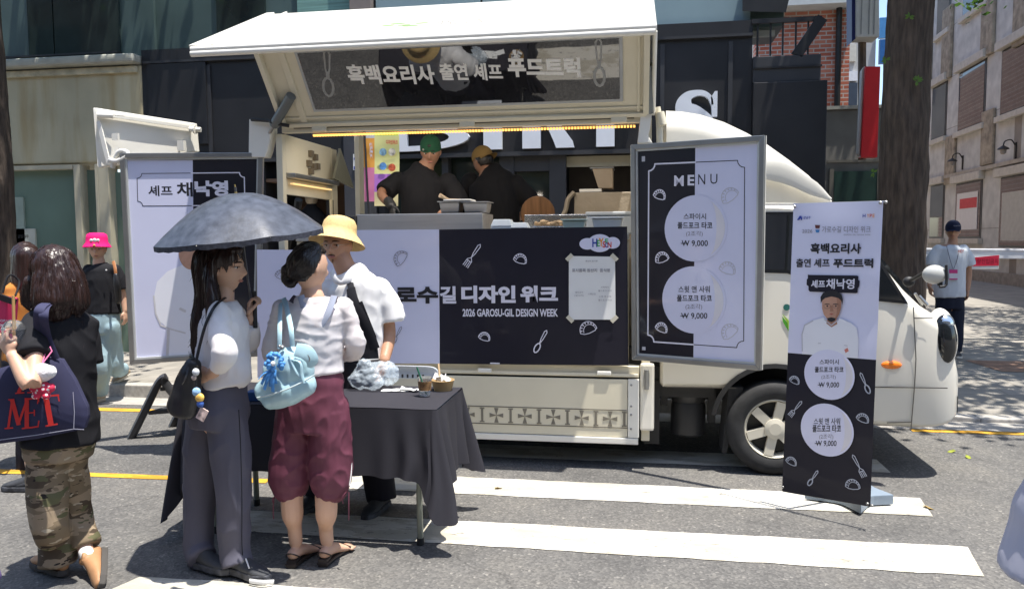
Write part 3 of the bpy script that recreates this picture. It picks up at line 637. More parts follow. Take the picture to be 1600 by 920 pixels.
# --- cab, lofted nose to tail
def ring(x, y0, y1, z0, z1, r, k=6):
    pts = []
    for cy, cz, a in ((y1 - r, z1 - r, 0), (y0 + r, z1 - r, 90), (y0 + r, z0 + r * .4, 180), (y1 - r, z0 + r * .4, 270)):
        for j in range(k + 1):
            t = math.radians(a + 90 * j / k); pts.append((x, cy + r * math.cos(t), cz + (r if a < 180 else r * .4) * math.sin(t)))
    return [V(p) for p in pts]
ya, yb = TY - .005, TY + 1.69
prof = [  # x, inset of the sides, bottom, top, corner radius
    (.17, .03, .60, 1.80, .10), (.19, .0, .58, 1.86, .12), (.6, 0, .58, 1.89, .14), (1.0, 0, .58, 1.89, .14), (1.22, 0, .50, 1.87, .14),
    (1.36, 0, .40, 1.78, .15), (1.5, 0, .36, 1.62, .16), (1.64, .0, .34, 1.45, .16), (1.78, .01, .34, 1.28, .15), (1.88, .012, .34, 1.175, .12),
    (1.97, .02, .345, 1.115, .11), (2.045, .04, .355, 1.03, .12), (2.10, .075, .37, .92, .12), (2.15, .13, .40, .78, .12), (2.175, .22, .44, .68, .08)]
mb = MB(); mb.loft([ring(x, ya + i, yb - i, z0, z1, r) for x, i, z0, z1, r in prof])
WX, WZ, WR = .945, .325, .325
cab = mb.build('cab', [cream, blackp], truck, smooth=True)
# wheel well cut out of the near side
cm = MB(); cm.cur = 1; cm.lathe([(.40, 0), (.40, .5)], (WX, TY - .1, WZ + .02), 40, (0, 1, 0)); cut = cm.build('cut', [cream, blackp]); 
bo = cab.modifiers.new('b', 'BOOLEAN'); bo.operation = 'DIFFERENCE'; bo.object = cut; bo.solver = 'EXACT'
dg = bpy.context.evaluated_depsgraph_get(); me = bpy.data.meshes.new_from_object(cab.evaluated_get(dg)); cab.modifiers.clear(); cab.data = me; bpy.data.objects.remove(cut)
me.polygons.foreach_set('use_smooth', [True] * len(me.polygons)); me.set_sharp_from_angle(angle=math.radians(38))
mb = MB(); mb.lathe([(.43, .004), (.43, -.012), (.40, -.018), (.395, .004)], (WX, TY - .004, WZ + .02), 40, (0, 1, 0), cap=False)
for q in list(mb.v):
    pass
wa = mb.build('wheel_arch_trim', blackp, truck, smooth=True)
bm = bmesh.new(); bm.from_mesh(wa.data); bmesh.ops.delete(bm, geom=[v for v in bm.verts if v.co.z < .36], context='VERTS'); bm.to_mesh(wa.data); bm.free()
# side glass, door lines
PT = Panel((0, TY - .006, 0), (1, 0, 0), (0, 0, 1))
def tpoly(px, m, nm, h=.001, th=.004, par=truck, bev=0): return MB().prism([PT.P(x, y, h) for x, y in px], PT.n * th).build(nm, m, par, bevel=bev)
door = sub('door', truck, (1.2, TY, 1))
tpoly([(1150, 331), (1296, 331), (1322, 340), (1374, 404), (1419, 475), (1330, 466), (1230, 427), (1150, 425)], blackp, 'window_surround', .0005, .004, door, .004)
tpoly([(1152, 335), (1294, 335), (1318, 343), (1369, 406), (1411, 470), (1330, 461), (1232, 422), (1152, 420)], carglass, 'side_window', .005, .002, door)
seam = mat('panel_gap', (.10, .09, .075), .7)
mb = MB()
for pts in ([(1427, 480), (1431, 560), (1429, 600), (1423, 672)], [(1429, 497), (1457, 497)], [(1041, 604), (1150, 606)], [(1266, 603), (1480, 606)], [(1150, 425), (1150, 560)], [(1386, 660), (1424, 659)]):
    PT.line(mb, [PT.uv(*p) for p in pts], .007, .0015)
mb.build('panel_gap', seam, door)
tpoly([(1158, 440), (1190, 440), (1190, 452), (1158, 452)], blackp, 'handle', .003, .03, door, .008)
# emblem: the green leaf on the door
mb = MB(); c_ = PT.uv(1229, 480); PT.disc(mb, c_[0], c_[1], .022, .002); mb.build('leaf_emblem_dot', mat('emblem_green_dark', (.03, .16, .13), .4), door)
tpoly([(1222, 494), (1231, 505), (1233, 518), (1228, 511), (1223, 502)], mat('emblem_green', (.10, .42, .04), .4), 'leaf_emblem', .002, .001, door)
tpoly([(1222, 490), (1234, 502), (1236, 516), (1232, 517), (1230, 504)], mat('emblem_lime', (.35, .6, .06), .4), 'leaf_emblem', .0035, .001, door)
# windscreen
ws = MB(); 
def wsp(x, z, y): return V((x, y, z))
ws.hexa([wsp(1.425, 1.735, ya + .2), wsp(1.425, 1.735, yb - .2), wsp(1.85, 1.225, yb - .18), wsp(1.85, 1.225, ya + .18), wsp(1.44, 1.75, ya + .2), wsp(1.44, 1.75, yb - .2), wsp(1.865, 1.24, yb - .18), wsp(1.865, 1.24, ya + .18)])
ws.build('windscreen', carglass, truck)
# lights
mb = MB(); c_ = PT.P(1470, 530)
mb.ball((2.03, TY + .085, .955), (.085, .09, .185), 36, 26, Matrix.Rotation(math.radians(-28), 3, 'Z') @ Matrix.Rotation(math.radians(-6), 3, 'Y')); hl = mb.build('headlight', carglass, truck, smooth=True)
mb = MB(); mb.ball((2.028, TY + .085, 1.05), (.07, .072, .075), 14, 10, Matrix.Rotation(math.radians(-28), 3, 'Z')); mb.build('reflector', mat('chrome_reflector', (.6, .66, .72), .12, metal=.9), hl, smooth=True)
mb = MB(); mb.ball((2.027, TY + .097, .955), (.094, .094, .20), 36, 26, Matrix.Rotation(math.radians(-28), 3, 'Z') @ Matrix.Rotation(math.radians(-6), 3, 'Y')); mb.build('rim', creamw, hl, smooth=True)
mb = MB(); a_, z_ = PT.uv(1393, 570); mb.ball((a_, TY - .006, z_), (.066, .02, .028), 18, 10); mb.build('turn_signal', mat('amber_lens', (.85, .2, .01), .2, var=.05, coat=.8), truck, smooth=True)
# bumper/number plate block on the nose
mb = MB(); mb.box((2.12, TY + .25, .55), (2.16, yb - .25, .74)); mb.build('grille', blackp, truck, bevel=.01)
mb = MB(); mb.box((2.13, TY + .12, .44), (2.155, TY + .2, .56)); mb.build('fog_lamp', carglass, truck, bevel=.01)
# mirror
mi = sub('mirror', truck, PT.P(1465, 430)); mp = V((1.845, TY - .25, 1.395))
mb = MB(); b0 = PT.P(1420, 440, .0); mb.tube([b0, b0.lerp(mp, .4) + V((0, 0, .02)), mp + V((0, 0, .05))], .013, 8, 5); mb.tube([mp + V((.03, 0, .05)), mp + V((.035, 0, -.07))], .016, 8); mb.build('arm', blackp, mi, smooth=True)
mb = MB(); mb.ball(b0, (.04, .025, .035), 10, 8); mb.build('mount', blackp, mi, smooth=True)
mb = MB(); mb.ball(mp, (.072, .045, .06), 18, 12); mb.build('mirror_housing', mat('mirror_white', (.5, .5, .47), .25, var=.02, coat=.6), mi, smooth=True)
mb = MB(); mb.tube([mp + V((.055, -.03, .06)), mp + V((.06, -.03, -.06)), mp + V((.02, -.035, -.075))], .009, 8, 3); mb.build('mirror_edge', blackp, mi, smooth=True)
# wiper
mb = MB(); mb.tube([V((1.86, TY + .12, 1.25)), V((1.92, TY + .16, 1.17))], .01, 6); mb.tube([PT.P(1434, 462, .02), PT.P(1447, 476, .02)], .012, 6); mb.each('wiper', alu, truck)
# roof wind deflector: swept crest behind the cab
fp = [(1042, 166), (1066, 167), (1098, 172), (1136, 184), (1172, 201), (1206, 220), (1240, 244), (1270, 270), (1292, 296), (1303, 313)]
cr = [PT.P(*p) for p in fp]; rings = []
base = 1.86
for i, p in enumerate(cr):
    t = i / (len(cr) - 1); h = max(p.z - base, .02); y0, y1 = TY + .03 + .02 * t, yb - .03 - .02 * t; r = min(.17, h * .6)
    rings.append(ring(p.x, y0, y1, base - .06, base + h, max(r, .015), 8))
mb = MB(); mb.loft(rings); fa = mb.build('wind_deflector', cream, truck, smooth=True)
mb = MB(); mb.tube([PT.P(1120, 312, .004), PT.P(1170, 272, .006), PT.P(1215, 268, .008), PT.P(1262, 290, .006), PT.P(1298, 312, .002)], [(.012, .004), (.05, .006), (.07, .008), (.05, .006), (.012, .004)], 10, 5, side=(0, 0, 1)); mb.build('deflector_scoop', cream, fa, smooth=True)
mb = MB(); mb.prism([PT.P(1038, 316, .0), PT.P(1302, 318, .0), PT.P(1298, 322, 0), PT.P(1038, 322, 0)], PT.n * .012); mb.build('roof_gutter', creamw, truck, bevel=.003)
# --- wheels
def wheel(x, y, nm='wheel'):
    w_ = sub(nm, truck, (x, y, WZ))
    mb = MB(); mb.lathe([(.205, .0), (.22, -.012), (.285, -.016), (.315, .004), (.325, .03), (.325, .15), (.31, .18), (.21, .185)], (x, y, WZ), 48, (0, 1, 0), cap=False); mb.build('tyre', rubber, w_, smooth=True)
    mb = MB(); mb.lathe([(.208, .0), (.2, -.006), (.185, .02), (.18, .09), (.0, .09)], (x, y, WZ), 40, (0, 1, 0), cap=False)
    for k in range(6):
        a = k * math.pi / 3 + .3; d = V((math.cos(a), 0, math.sin(a))); mb.bar(V((x, y + .02, WZ)) + d * .03, V((x, y + .012, WZ)) + d * .19, .03, .062, d.cross(V((0, 1, 0))))
    mb.lathe([(.075, .05), (.07, -.004), (.04, -.012), (.0, -.012)], (x, y, WZ), 24, (0, 1, 0), cap=False); mb.build('rim', mat('wheel_cream', (.62, .58, .48), .4, var=.05), w_, smooth=False)
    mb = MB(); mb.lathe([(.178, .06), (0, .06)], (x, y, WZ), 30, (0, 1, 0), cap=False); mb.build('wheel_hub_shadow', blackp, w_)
    return w_
wheel(WX, TY - .02); wheel(-1.75, TY + .06)
# --- chassis
mb = MB(); mb.box((-2.55, TY + .45, .42), (1.3, TY + .55, .58)); mb.box((-2.55, TY + 1.2, .42), (1.3, TY + 1.3, .58)); mb.box((.05, TY + .12, .5), (.55, TY + 1.5, .72)); mb.box((-2.5, TY + .3, .6), (.06, TY + 1.6, .70)); mb.each('chassis', blackp, truck)
mb = MB(); x_ = .38; mb.lathe([(.10, 0), (.125, .02), (.125, .22), (.115, .25), (.125, .26), (.125, .34), (.1, .36)], (x_, TY + .26, .20), 24); mb.build('air_tank', mat('tank_black', (.03, .03, .031), .4), truck, smooth=True)
mb = MB(); mb.box((x_ - .2, TY + .2, .42), (x_ - .15, TY + .26, .55)); mb.box((x_ + .14, TY + .2, .30), (x_ + .19, TY + .3, .56)); mb.box((.06, TY + .1, .16), (.17, TY + .5, .62)); mb.each('tank_bracket', blackp, truck)
mb = MB(); mb.hexa([(.60, TY + .03, .13), (.63, TY + .03, .13), (.63, TY + .3, .13), (.60, TY + .3, .13), (.64, TY + .03, .60), (.74, TY + .03, .60), (.74, TY + .3, .60), (.64, TY + .3, .60)]); mb.build('mudflap', rubber, truck, bevel=.005)
mb = MB(); mb.box((-2.5, TY + .25, .2), (-2.2, TY + .3, .5)); mb.build('mudflap', rubber, truck)
# --- box: floor, rails, posts, rear frame, header
mb = MB(); mb.box((XRr, TY + .03, .66), (XFf - .02, TY + TW, .74)); mb.build('floor', dgrey, truck)
mb = MB(); mb.box((XRr, TY - .01, .655), (.025, TY + .05, .735)); mb.box((XRr, TY - .03, .662), (.02, TY - .012, .685)); mb.each('side_rail', cream_in, truck, bevel=.006)
for px in (944, 758):
    c_ = at(px, 584, TY - .03); MB().box((c_.x - .05, TY - .05, .675), (c_.x + .05, TY - .028, .705)).build('latch', creamw, truck, bevel=.008)
gate = sub('lower_gate', truck, (-1.2, TY - .03, .4))
gz0, gz1 = .235, .645
mb = MB(); mb.box((XRr, TY - .035, gz0), (-.055, TY - .008, gz1)); mb.build('gate_panel', cream_in, gate, bevel=.004)
mb = MB(); mb.box((XRr, TY - .038, .30), (-.02, TY - .036, .305)); mb.box((XRr, TY - .038, .425), (-.06, TY - .036, .43)); mb.each('groove', seam, gate)
mb = MB(); mb.box((XRr, TY - .05, .188), (.02, TY - .005, .232)); mb.build('bottom_rail', creamw, gate, bevel=.005)
mb = MB(); mb.box((-.052, TY - .045, .235), (.025, TY - .004, gz1 + .004)); mb.build('corner_post', creamw, gate, bevel=.006)
mb = MB()
for z in (.30, .40, .46, .61): mb.ball((-.03, TY - .046, z), .008, 8, 6)
mb.each('rivet', alu, gate)
# pressed cut-outs: crosses and bars in turn
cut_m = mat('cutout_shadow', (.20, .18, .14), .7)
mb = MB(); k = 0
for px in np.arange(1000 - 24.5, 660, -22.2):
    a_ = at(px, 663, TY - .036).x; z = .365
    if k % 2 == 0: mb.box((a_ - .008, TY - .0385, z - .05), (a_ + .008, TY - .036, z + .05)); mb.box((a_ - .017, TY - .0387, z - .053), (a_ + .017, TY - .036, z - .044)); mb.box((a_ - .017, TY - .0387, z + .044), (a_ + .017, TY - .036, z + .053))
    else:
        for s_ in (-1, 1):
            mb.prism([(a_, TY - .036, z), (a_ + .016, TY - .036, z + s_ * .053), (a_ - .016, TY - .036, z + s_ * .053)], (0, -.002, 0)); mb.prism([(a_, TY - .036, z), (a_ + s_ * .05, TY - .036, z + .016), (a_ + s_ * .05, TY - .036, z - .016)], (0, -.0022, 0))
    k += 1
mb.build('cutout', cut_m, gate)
# front bulkhead with post, hinges
mb = MB(); mb.box((XFf - .03, TY + .02, .2), (XFf + .03, TY + .12, Z1)); mb.box((XFf - .03, TY + TW - .1, .62), (XFf + .03, TY + TW, 2.74)); mb.box((XFf - .02, TY + .125, .74), (XFf + .02, TY + TW - .105, Z1 + .002)); mb.each('front_bulkhead', cream_in, truck, bevel=.006)
mb = MB(); mb.box((.03, TY - .02, .28), (.13, TY + .018, .76)); mb.build('front_skirt', cream, truck, bevel=.02)
mb = MB(); mb.box((.055, TY - .045, .60), (.095, TY - .022, .70)); mb.tube([V((.075, TY - .04, .58)), V((.075, TY - .04, .72))], .018, 10); mb.build('door_lock', alu, truck, bevel=.004)
# curved upper brackets of the two side doors
def bracket(pxs, nm, d=.10, y=TY - .03): return MB().prism([at(px, py, y) for px, py in pxs], (0, d, 0)).build(nm, creamw, truck, bevel=.008)
bracket([(1001, 176), (1019, 174), (1016, 200), (1013, 212), (1020, 224), (996, 224), (998, 205)], 'door_bracket')
bracket([(389, 186), (424, 190), (424, 205), (418, 235), (414, 246), (388, 246)], 'door_bracket')
mb = MB(); mb.tube([at(1027, 168, TY), at(1030, 190, TY), at(1031, 225, TY)], .022, 8, 4); mb.tube([at(1031, 176, TY - .02), at(1036, 196, TY - .02)], .03, 8); mb.each('hinge_pipe', cream_in, truck, smooth=True)
# header beam above the opening
hb = sub('header', truck, (-1.2, TY, Z1))
mb = MB(); mb.box((XRr, TY, 2.425), (XFf - .032, TY + .05, 2.50)); mb.build('beam', cream_in, hb, bevel=.004)
mb = MB(); mb.box((XRr, TY + TW - .06, 2.68), (XFf - .032, TY + TW, 2.74)); mb.build('beam', cream_in, hb, bevel=.004)
mb = MB()
for k in range(110): x = -2.38 + k * .0216; mb.box((x, TY + .055, 2.402), (x + .0135, TY + .075, 2.416))
mb.build('led_strip', led, hb)
ll_ = bpy.data.lights.new('led_light', 'AREA'); ll_.shape = 'RECTANGLE'; ll_.size = 2.3; ll_.size_y = .03; ll_.energy = 7; ll_.color = (1, .9, .76); lo = bpy.data.objects.new('led_light', ll_); C.objects.link(lo); lo.location = (-1.2, TY + .09, 2.398); lo.rotation_euler = (math.radians(28), 0, 0)
mb = MB(); mb.box((-2.39, TY + .052, 2.417), (-.02, TY + .08, 2.423)); mb.build('led_holder', alu, hb)
for px, py in ((499, 199), (730, 192), (967, 185)):
    c_ = at(px, py, TY - .02); MB().box((c_.x - .055, TY - .035, c_.z - .03), (c_.x + .055, TY - .003, c_.z + .02)).build('hinge', cream_in, hb, bevel=.006)
mb = MB(); mb.box((-2.5, TY - .012, 2.452), (-.02, TY - .002, 2.458)); mb.build('hinge_rod', seam, hb)
# rear end wall: frame round the open rear hatch, seen from inside
yr0, yr1 = TY, TY + 1.0
re_ = sub('rear_frame', truck, (XRr, TY + .5, 1.5))
def xz(py, px, y): return at(px, py, y).z
mb = MB(); mb.box((XRr - .05, TY, .7), (XRr, TY + .06, 2.42)); mb.box((XRr - .05, TY + .94, .7), (XRr, TY + 1.06, 2.42)); mb.box((XRr - .05, TY + TW - .12, .7), (XRr, TY + TW, 2.74)); mb.each('post', cream_in, re_, bevel=.006)
mb = MB(); mb.box((XRr - .049, TY + .062, 2.14), (XRr - .001, TY + .938, 2.424)); mb.build('rear_panel', cream_in, re_, bevel=.004)
mb = MB(); mb.box((XRr - .06, TY + .062, 2.10), (XRr + .07, TY + .938, 2.138)); mb.build('rear_rail', alu, re_, bevel=.01)
mb = MB(); mb.box((XRr + .01, TY + .1, 2.055), (XRr + .035, TY + .85, 2.066)); mb.build('led_strip', mat('soft_led', (.9, .6, .25), .5, var=0, emit=.5), re_)
mb = MB(); mb.box((XRr - .045, TY + .062, 1.98), (XRr - .01, TY + .938, 2.098)); mb.build('lintel', cream_in, re_, bevel=.004)
mb = MB(); mb.box((XRr - .04, TY + .90, .75), (XRr + .01, TY + .937, 1.978)); mb.build('seal', blackp, re_)
mb = MB(); mb.box((XRr + .003, TY + .865, .75), (XRr + .02, TY + .895, 1.978)); mb.build('door_edge', mat('cream_edge', (.74, .66, .46), .5), re_)
mb = MB(); mb.tube([V((XRr - .1, TY + .48, 1.96)), V((XRr - .35, TY + .75, 1.5))], .02, 8); mb.tube([V((XRr - .1, TY + .48, 1.96)), V((XRr - .14, TY + .53, 1.87))], .032, 8); mb.each('rear_strut', blackp, re_)
# screws and clutter on the rear panel
mb = MB()
for a, z in ((.42, 2.22), (.46, 2.3), (.5, 2.2), (.54, 2.28), (.58, 2.21), (.45, 2.16)): mb.box((XRr, TY + a, z), (XRr + .03, TY + a + .05, z + .05))
mb.each('switch', mat('switch_brown', (.16, .13, .09), .5), re_)
mb = MB(); mb.prism([V((XRr + .06, TY + .80, 2.15)), V((XRr + .06, TY + 1.25, 2.10)), V((XRr + .06, TY + .95, 2.42))], (.02, 0, 0)); mb.build('gusset', mat('gusset_green', (.22, .22, .17), .4), re_)
# --- lid: roof wing with dark window, hinged up on struts
lid = sub('roof_wing', truck, (-1.4, TY - .4, 2.93))
hA = V((0, TY - .005, 2.475)); hB = V((0, 5.02, 2.93)); hC = V((0, 6.19, 3.48))
def LX(x, p): return V((x, p.y, p.z))
dirP = (hB - hA).normalized(); nP = V((0, dirP.z, -dirP.y)); nP = -nP if nP.y > 0 else nP     # towards the viewer, down
xl0, xl1, xr = -2.46, -3.05, .10
Wn = -nP
def slab(x0, x1, a, b_, t0, t1, m, nm, par=lid, bev=.004):   # a,b_ distances along the wing from its hinge line; t off the inner face towards the viewer
    q = []
    for t in (t0, t1):
        for x, s_ in ((x0, a), (x1, a), (x1, b_), (x0, b_)): q.append(LX(x, hA) + dirP * s_ + nP * t)
    return MB().hexa(q).build(nm, m, par, bevel=bev)
Lp = (hB - hA).length
slab(-2.58, xr - .02, .0, Lp, -.05, 0, cream_in, 'side_panel')
wx0, wx1 = -2.285, -.115      # glass
slab(wx0 - .022, wx1 + .022, .115, Lp - .02, .001, .012, mat('grey_gasket', (.42, .43, .43), .5), 'window_gasket')
winglass = mat('tinted_window', (.012, .012, .014), .02, var=0, spec=1.0, ior=1.65)
wing = slab(wx0, wx1, .137, Lp - .03, .0125, .016, winglass, 'window')
for a, b_, t in ((.0, .03, .03), (.06, .075, .012)): slab(-2.56, xr - .04, a, b_, .001, t, cream_in, 'rib')
slab(-2.58, -2.545, .03, Lp, .001, .05, cream_in, 'frame'); slab(-2.43, -2.38, .03, Lp, .001, .012, cream_in, 'frame'); slab(.0, .02, .03, Lp, .001, .012, cream_in, 'frame'); slab(xr - .06, xr - .022, .03, Lp, .001, .05, cream_in, 'frame')
PW = Panel(LX(0, hA) + nP * .0165, (1, 0, 0), dirP)
lt = mat('wing_lettering', (.78, .76, .72), .6, var=.05)
mb = MB(); letter(PW, '흑백요리사', (543, 101, 679, 132), .0005, mb, .035); letter(PW, '출연 셰프', (687, 99, 785, 126), .0005, mb, .03); letter(PW, '푸드트럭', (793, 90, 907, 121), .0005, mb, .045); mb.build('lettering', lt, lid)
mb = MB(); a_, b_ = PW.uv(936, 98); fork(PW, mb, a_, b_, .34, 3.14, .0005, True, .012); a_, b_ = PW.uv(512, 115); fork(PW, mb, a_, b_, .36, 2.9, .0005, True, .012); mb.build('spoon_print', mat('spoon_print', (.3, .3, .29), .6), lid)
# outer skin: from the lip up and back to the roof centre
dirR = (hC - hB).normalized(); nR = V((0, -dirR.z, dirR.y))
q = []
for t in (0, .045):
    for x, p in ((xl1, hB), (xr + .02, hB), (xr + .02, hC), (xl1, hC)): q.append(LX(x, p) + nR * t - dirR * (.0 if p is hC else .03))
rs = MB().hexa(q).build('roof_skin', creamw, lid, bevel=.012, seg=3)
# lip along the near edge
mb = MB(); 
for t, s_, r in ((.004, -.035, .022), (.03, -.02, .02)): mb.tube([LX(xl1 + .01, hB) + dirR * s_ + nR * t, LX(xr + .01, hB) + dirR * s_ + nR * t], r, 10)
mb.each('lip', creamw, lid, smooth=True)
mb = MB(); mb.bar(LX(xl1 + .02, hB) + nR * .047, LX(xl1 + .02, hC) + nR * .047, .07, .02, nR); mb.bar(LX(xl1 + .16, hB) + nR * .047, LX(xl1 + .16, hC) + nR * .047, .02, .02, nR); mb.bar(LX(xr - .12, hB) + nR * .046, LX(xr - .12, hC) + nR * .046, .012, .008, nR); mb.each('edge_trim', creamw, lid, bevel=.004)
# end cheek at the front
mb = MB(); mb.prism([LX(xr, hA), LX(xr, hB), LX(xr, hB) + dirR * .6, LX(xr, hA) + V((0, .25, .25))], (.018, 0, 0)); mb.build('cheek', creamw, lid)
mb = MB(); mb.tube([LX(xr + .01, hA), LX(xr + .01, hB)], .014, 8); mb.build('cheek_tube', creamw, lid, smooth=True)
# faded writing on the roof skin
PR = Panel(LX(0, hB) + nR * .0455, (1, 0, 0), dirR)
gl = mat('faded_green', (.20, .32, .12), .6); gg = mat('faded_grey', (.30, .29, .25), .6)
mb = MB()
def rb(px0, py0, px1, py1): a, b_ = PR.uv(px0, py1); c, d = PR.uv(px1, py0); return (a, b_, c, d)
a_, b_ = PR.uv(632, 39)
for k in range(5): PR.disc(mb, a_ - .12 + k * .06, b_ + .06 * math.sin(k * 1.7), .05 + .012 * (k % 2), .0004 + k * 1e-5, 12, ry=.022)
mb.build('leaf_mark', gl, lid)
mb = MB(); x0, y0 = PR.uv(667, 41); x1, y1 = PR.uv(755, 35); letter(PR, 'JARDEN', (x0, y0 - .05, x1, y0 + .20), .0004, mb, .0, uvbox=True)
x0, y0 = PR.uv(600, 46); x1, y1 = PR.uv(655, 44); letter(PR, 'FOOD TRUCK', (x0, y0 - .02, x1, y0 + .04), .0004, mb, 0, uvbox=True); mb.build('lettering', gg, lid)
# gas struts
def strut(a, b_, nm='gas_strut'):
    a, b_ = V(a), V(b_); s_ = sub(nm, truck, a); m1 = a.lerp(b_, .62)
    MB().tube([a, m1], .036, 12).build('cylinder', mat('strut_grey', (.13, .145, .15), .35, metal=.3), s_, smooth=True); MB().tube([m1, b_], .013, 8).build('rod', alu, s_, smooth=True)
strut(at(455, 150, TY - .22), at(413, 222, TY + .03)); strut(at(1014, 175, TY - .02), at(1014, 52, TY - .33))
mb = MB(); mb.tube([at(393, 187, TY - .05), at(420, 189, TY - .08), at(426, 192, TY - .1), at(452, 197, TY - .06)], .013, 8, 3); mb.build('strut_bar', blackp, truck)
# rear flap of the wing, sticking out behind the truck
fl = sub('rear_flap', truck, at(225, 215, 5.5)); q = [at(146, 168, 5.25), at(300, 193, 5.75), at(303, 236, 5.75), at(153, 262, 5.25)]
pf = MB(); pf.prism([at(145, 168, 5.22), at(299, 192, 5.7), at(303, 237, 5.7), at(152, 262, 5.22)], (0.02, .05, 0)); pf.build('flap_panel', creamw, fl, bevel=.006)
mb = MB(); mb.bar(at(152, 178, 5.22), at(300, 200, 5.68), .03, .02); mb.tube([at(152, 180, 5.2), at(177, 181, 5.25)], .022, 8); mb.tube([at(296, 202, 5.66), at(314, 203, 5.68)], .02, 8); mb.tube([at(304, 203, 5.66), at(306, 203, 5.66)], .035, 8); mb.tube([at(180, 180, 5.24), at(194, 181, 5.3)], .006, 6); mb.build('hinge_tube', creamw, fl, smooth=True)
mb = MB(); mb.bar(at(154, 190, 5.21), at(170, 255, 5.21), .012, .03); mb.bar(at(170, 252, 5.21), at(184, 230, 5.24), .02, .02); mb.box(tuple(at(178, 217, 5.26) - V((.012, .01, .012))), tuple(at(183, 211, 5.26) + V((.012, .01, .012)))); mb.box(tuple(at(282, 232, 5.6) - V((.015, .02, .02))), tuple(at(286, 224, 5.6) + V((.015, .02, .02)))); mb.build('bracket', creamw, fl)
mb = MB(); mb.tube([at(176, 262, 5.22), at(184, 240, 5.2), at(192, 236, 5.2), at(200, 241, 5.2), at(184, 252, 5.18), at(172, 250, 5.2)], .018, 8, 3); mb.build('tape_wrap', mat('clear_tape', (.7, .68, .62), .25, var=.1), fl, smooth=True)
# ------------------------------------------------------------ printed boards
pw = mat('print_white', (.68, .68, .83), .35, var=.015, coat=.35); pb = mat('print_black', (.013, .012, .021), .5, var=.05, coat=.1, spec=.3)
pwg = mat('glazed_print_white', (.64, .65, .81), .3, var=.015, coat=1.0); pbg = mat('glazed_print_black', (.012, .011, .018), .3, var=.0, coat=.7)
ink = mat('ink_black', (.015, .014, .018), .5, var=0); inkw = mat('ink_white', (.72, .70, .78), .5, var=0); inkg = mat('ink_grey', (.22, .21, .25), .5, var=0); inkl = mat('ink_pale_grey', (.5, .49, .53), .5, var=0)
ink_skin = mat('print_skin', (.50, .28, .19), .5, var=.1, vscale=30); ink_coat = mat('print_coat', (.76, .76, .80), .5, var=.02); blue_i = mat('ink_blue', (.03, .06, .35), .5, var=0); red_i = mat('ink_red', (.6, .06, .05), .5, var=0); org_i = mat('ink_orange', (.8, .3, .03), .5, var=0); grn_i = mat('ink_green', (.05, .4, .1), .5, var=0); cream_disc = mat('print_cream', (.68, .655, .69), .4, var=.03, coat=.6)
tape_m = mat('masking_tape', (.62, .58, .46), .7, var=.05)
def ppx(P_, mb, pts, h, th=.0006): P_.poly(mb, [P_.uv(*p) for p in pts], h, th)
def notched(P_, mb, q, r, w_, h):   # border with scooped corners; q = tl,tr,br,bl in photo pixels
    U = [V(P_.uv(*p)) for p in q]; cen = (U[0] + U[1] + U[2] + U[3]) / 4; pts = []
    for k in range(4):
        c_, pr, nx = U[k], U[k - 1], U[(k + 1) % 4]; a = (pr - c_).normalized(); b_ = (nx - c_).normalized()
        for t in np.linspace(0, math.pi / 2, 5): pts.append(tuple(c_ + a * r * math.cos(t) + b_ * r * math.sin(t)))
    return pts
# ---- serving counter banner (hangs on the truck side)
BY_ = TY - .05
PB = Panel((0, BY_, 0), (1, 0, 0), (0, 0, 1))
ban = thing('counter_banner', (-1.2, BY_, .74), 'wide white and black festival banner hung along the serving counter of the truck', 'banner')
def fabric_sheet(P_, q, nm, m, par, h=0, amp=.004, nx=40, ny=24, sag=None, th=None):
    """sheet between four corners (tl,tr,br,bl in board coordinates) with faint ripples"""
    tl, tr, br, bl = [V(P_.uv(*p)) for p in q]; vs = []; fs = []
    for j in range(ny + 1):
        for i in range(nx + 1):
            s_, t = i / nx, j / ny; p = tl.lerp(tr, s_).lerp(bl.lerp(br, s_), t)
            d = noise.noise(V((p.x * 2.2, p.y * 5, 3))) * amp + noise.noise(V((p.x * 7, p.y * 3, 9))) * amp * .3
            vs.append(P_.p(p.x, p.y, h + d))
    for j in range(ny):
        for i in range(nx): k = j * (nx + 1) + i; fs.append((k, k + 1, k + nx + 2, k + nx + 1))
    return MB().add(vs, fs).build(nm, m, par, smooth=True)
W1 = [(548, 359.5), (686, 358.6), (687, 568), (548, 567)]; K1 = [(686, 358.6), (980, 354), (982, 571), (687, 568)]
fabric_sheet(PB, W1, 'white_sheet', pw, ban, 0, .003); fabric_sheet(PB, K1, 'black_sheet', pb, ban, 0, .003)
fabric_sheet(PB, [(401, 390), (548, 391), (548, 588), (402, 590)], 'white_sheet', pw, ban, -.004, .003)
HB = .0055
mb = MB(); letter(PB, '가로수', (584, 447, 685, 474), HB, mb, .045); mb.build('lettering', ink, ban)
mb = MB(); letter(PB, '길', (687.5, 447, 713, 474), HB, mb, .035); letter(PB, '디자인', (721, 446, 806, 473.5), HB, mb, .05); letter(PB, '위크', (813, 446, 872, 473), HB, mb, .05); letter(PB, '2026 GAROSU-GIL DESIGN WEEK', (723, 482, 872, 494.5), HB, mb, .03); mb.build('lettering', inkw, ban)
mb = MB()
for fn, px, py, sz, ang, k in ((taco, 813, 406, .095, -.3, 0), (taco, 757, 527, .085, -.3, 0), (taco, 919, 514, .12, .35, 0), (fork, 739, 399, .19, -.62 + 3.14, 0), (fork, 845, 533, .18, -.5 + 3.14, 1)):
    a_, b_ = PB.uv(px, py); (fn(PB, mb, a_, b_, sz, ang, HB, True, .006) if k else fn(PB, mb, a_, b_, sz, ang, HB, w_=.0055))
mb.build('food_drawing', inkw, ban)
mb = MB()
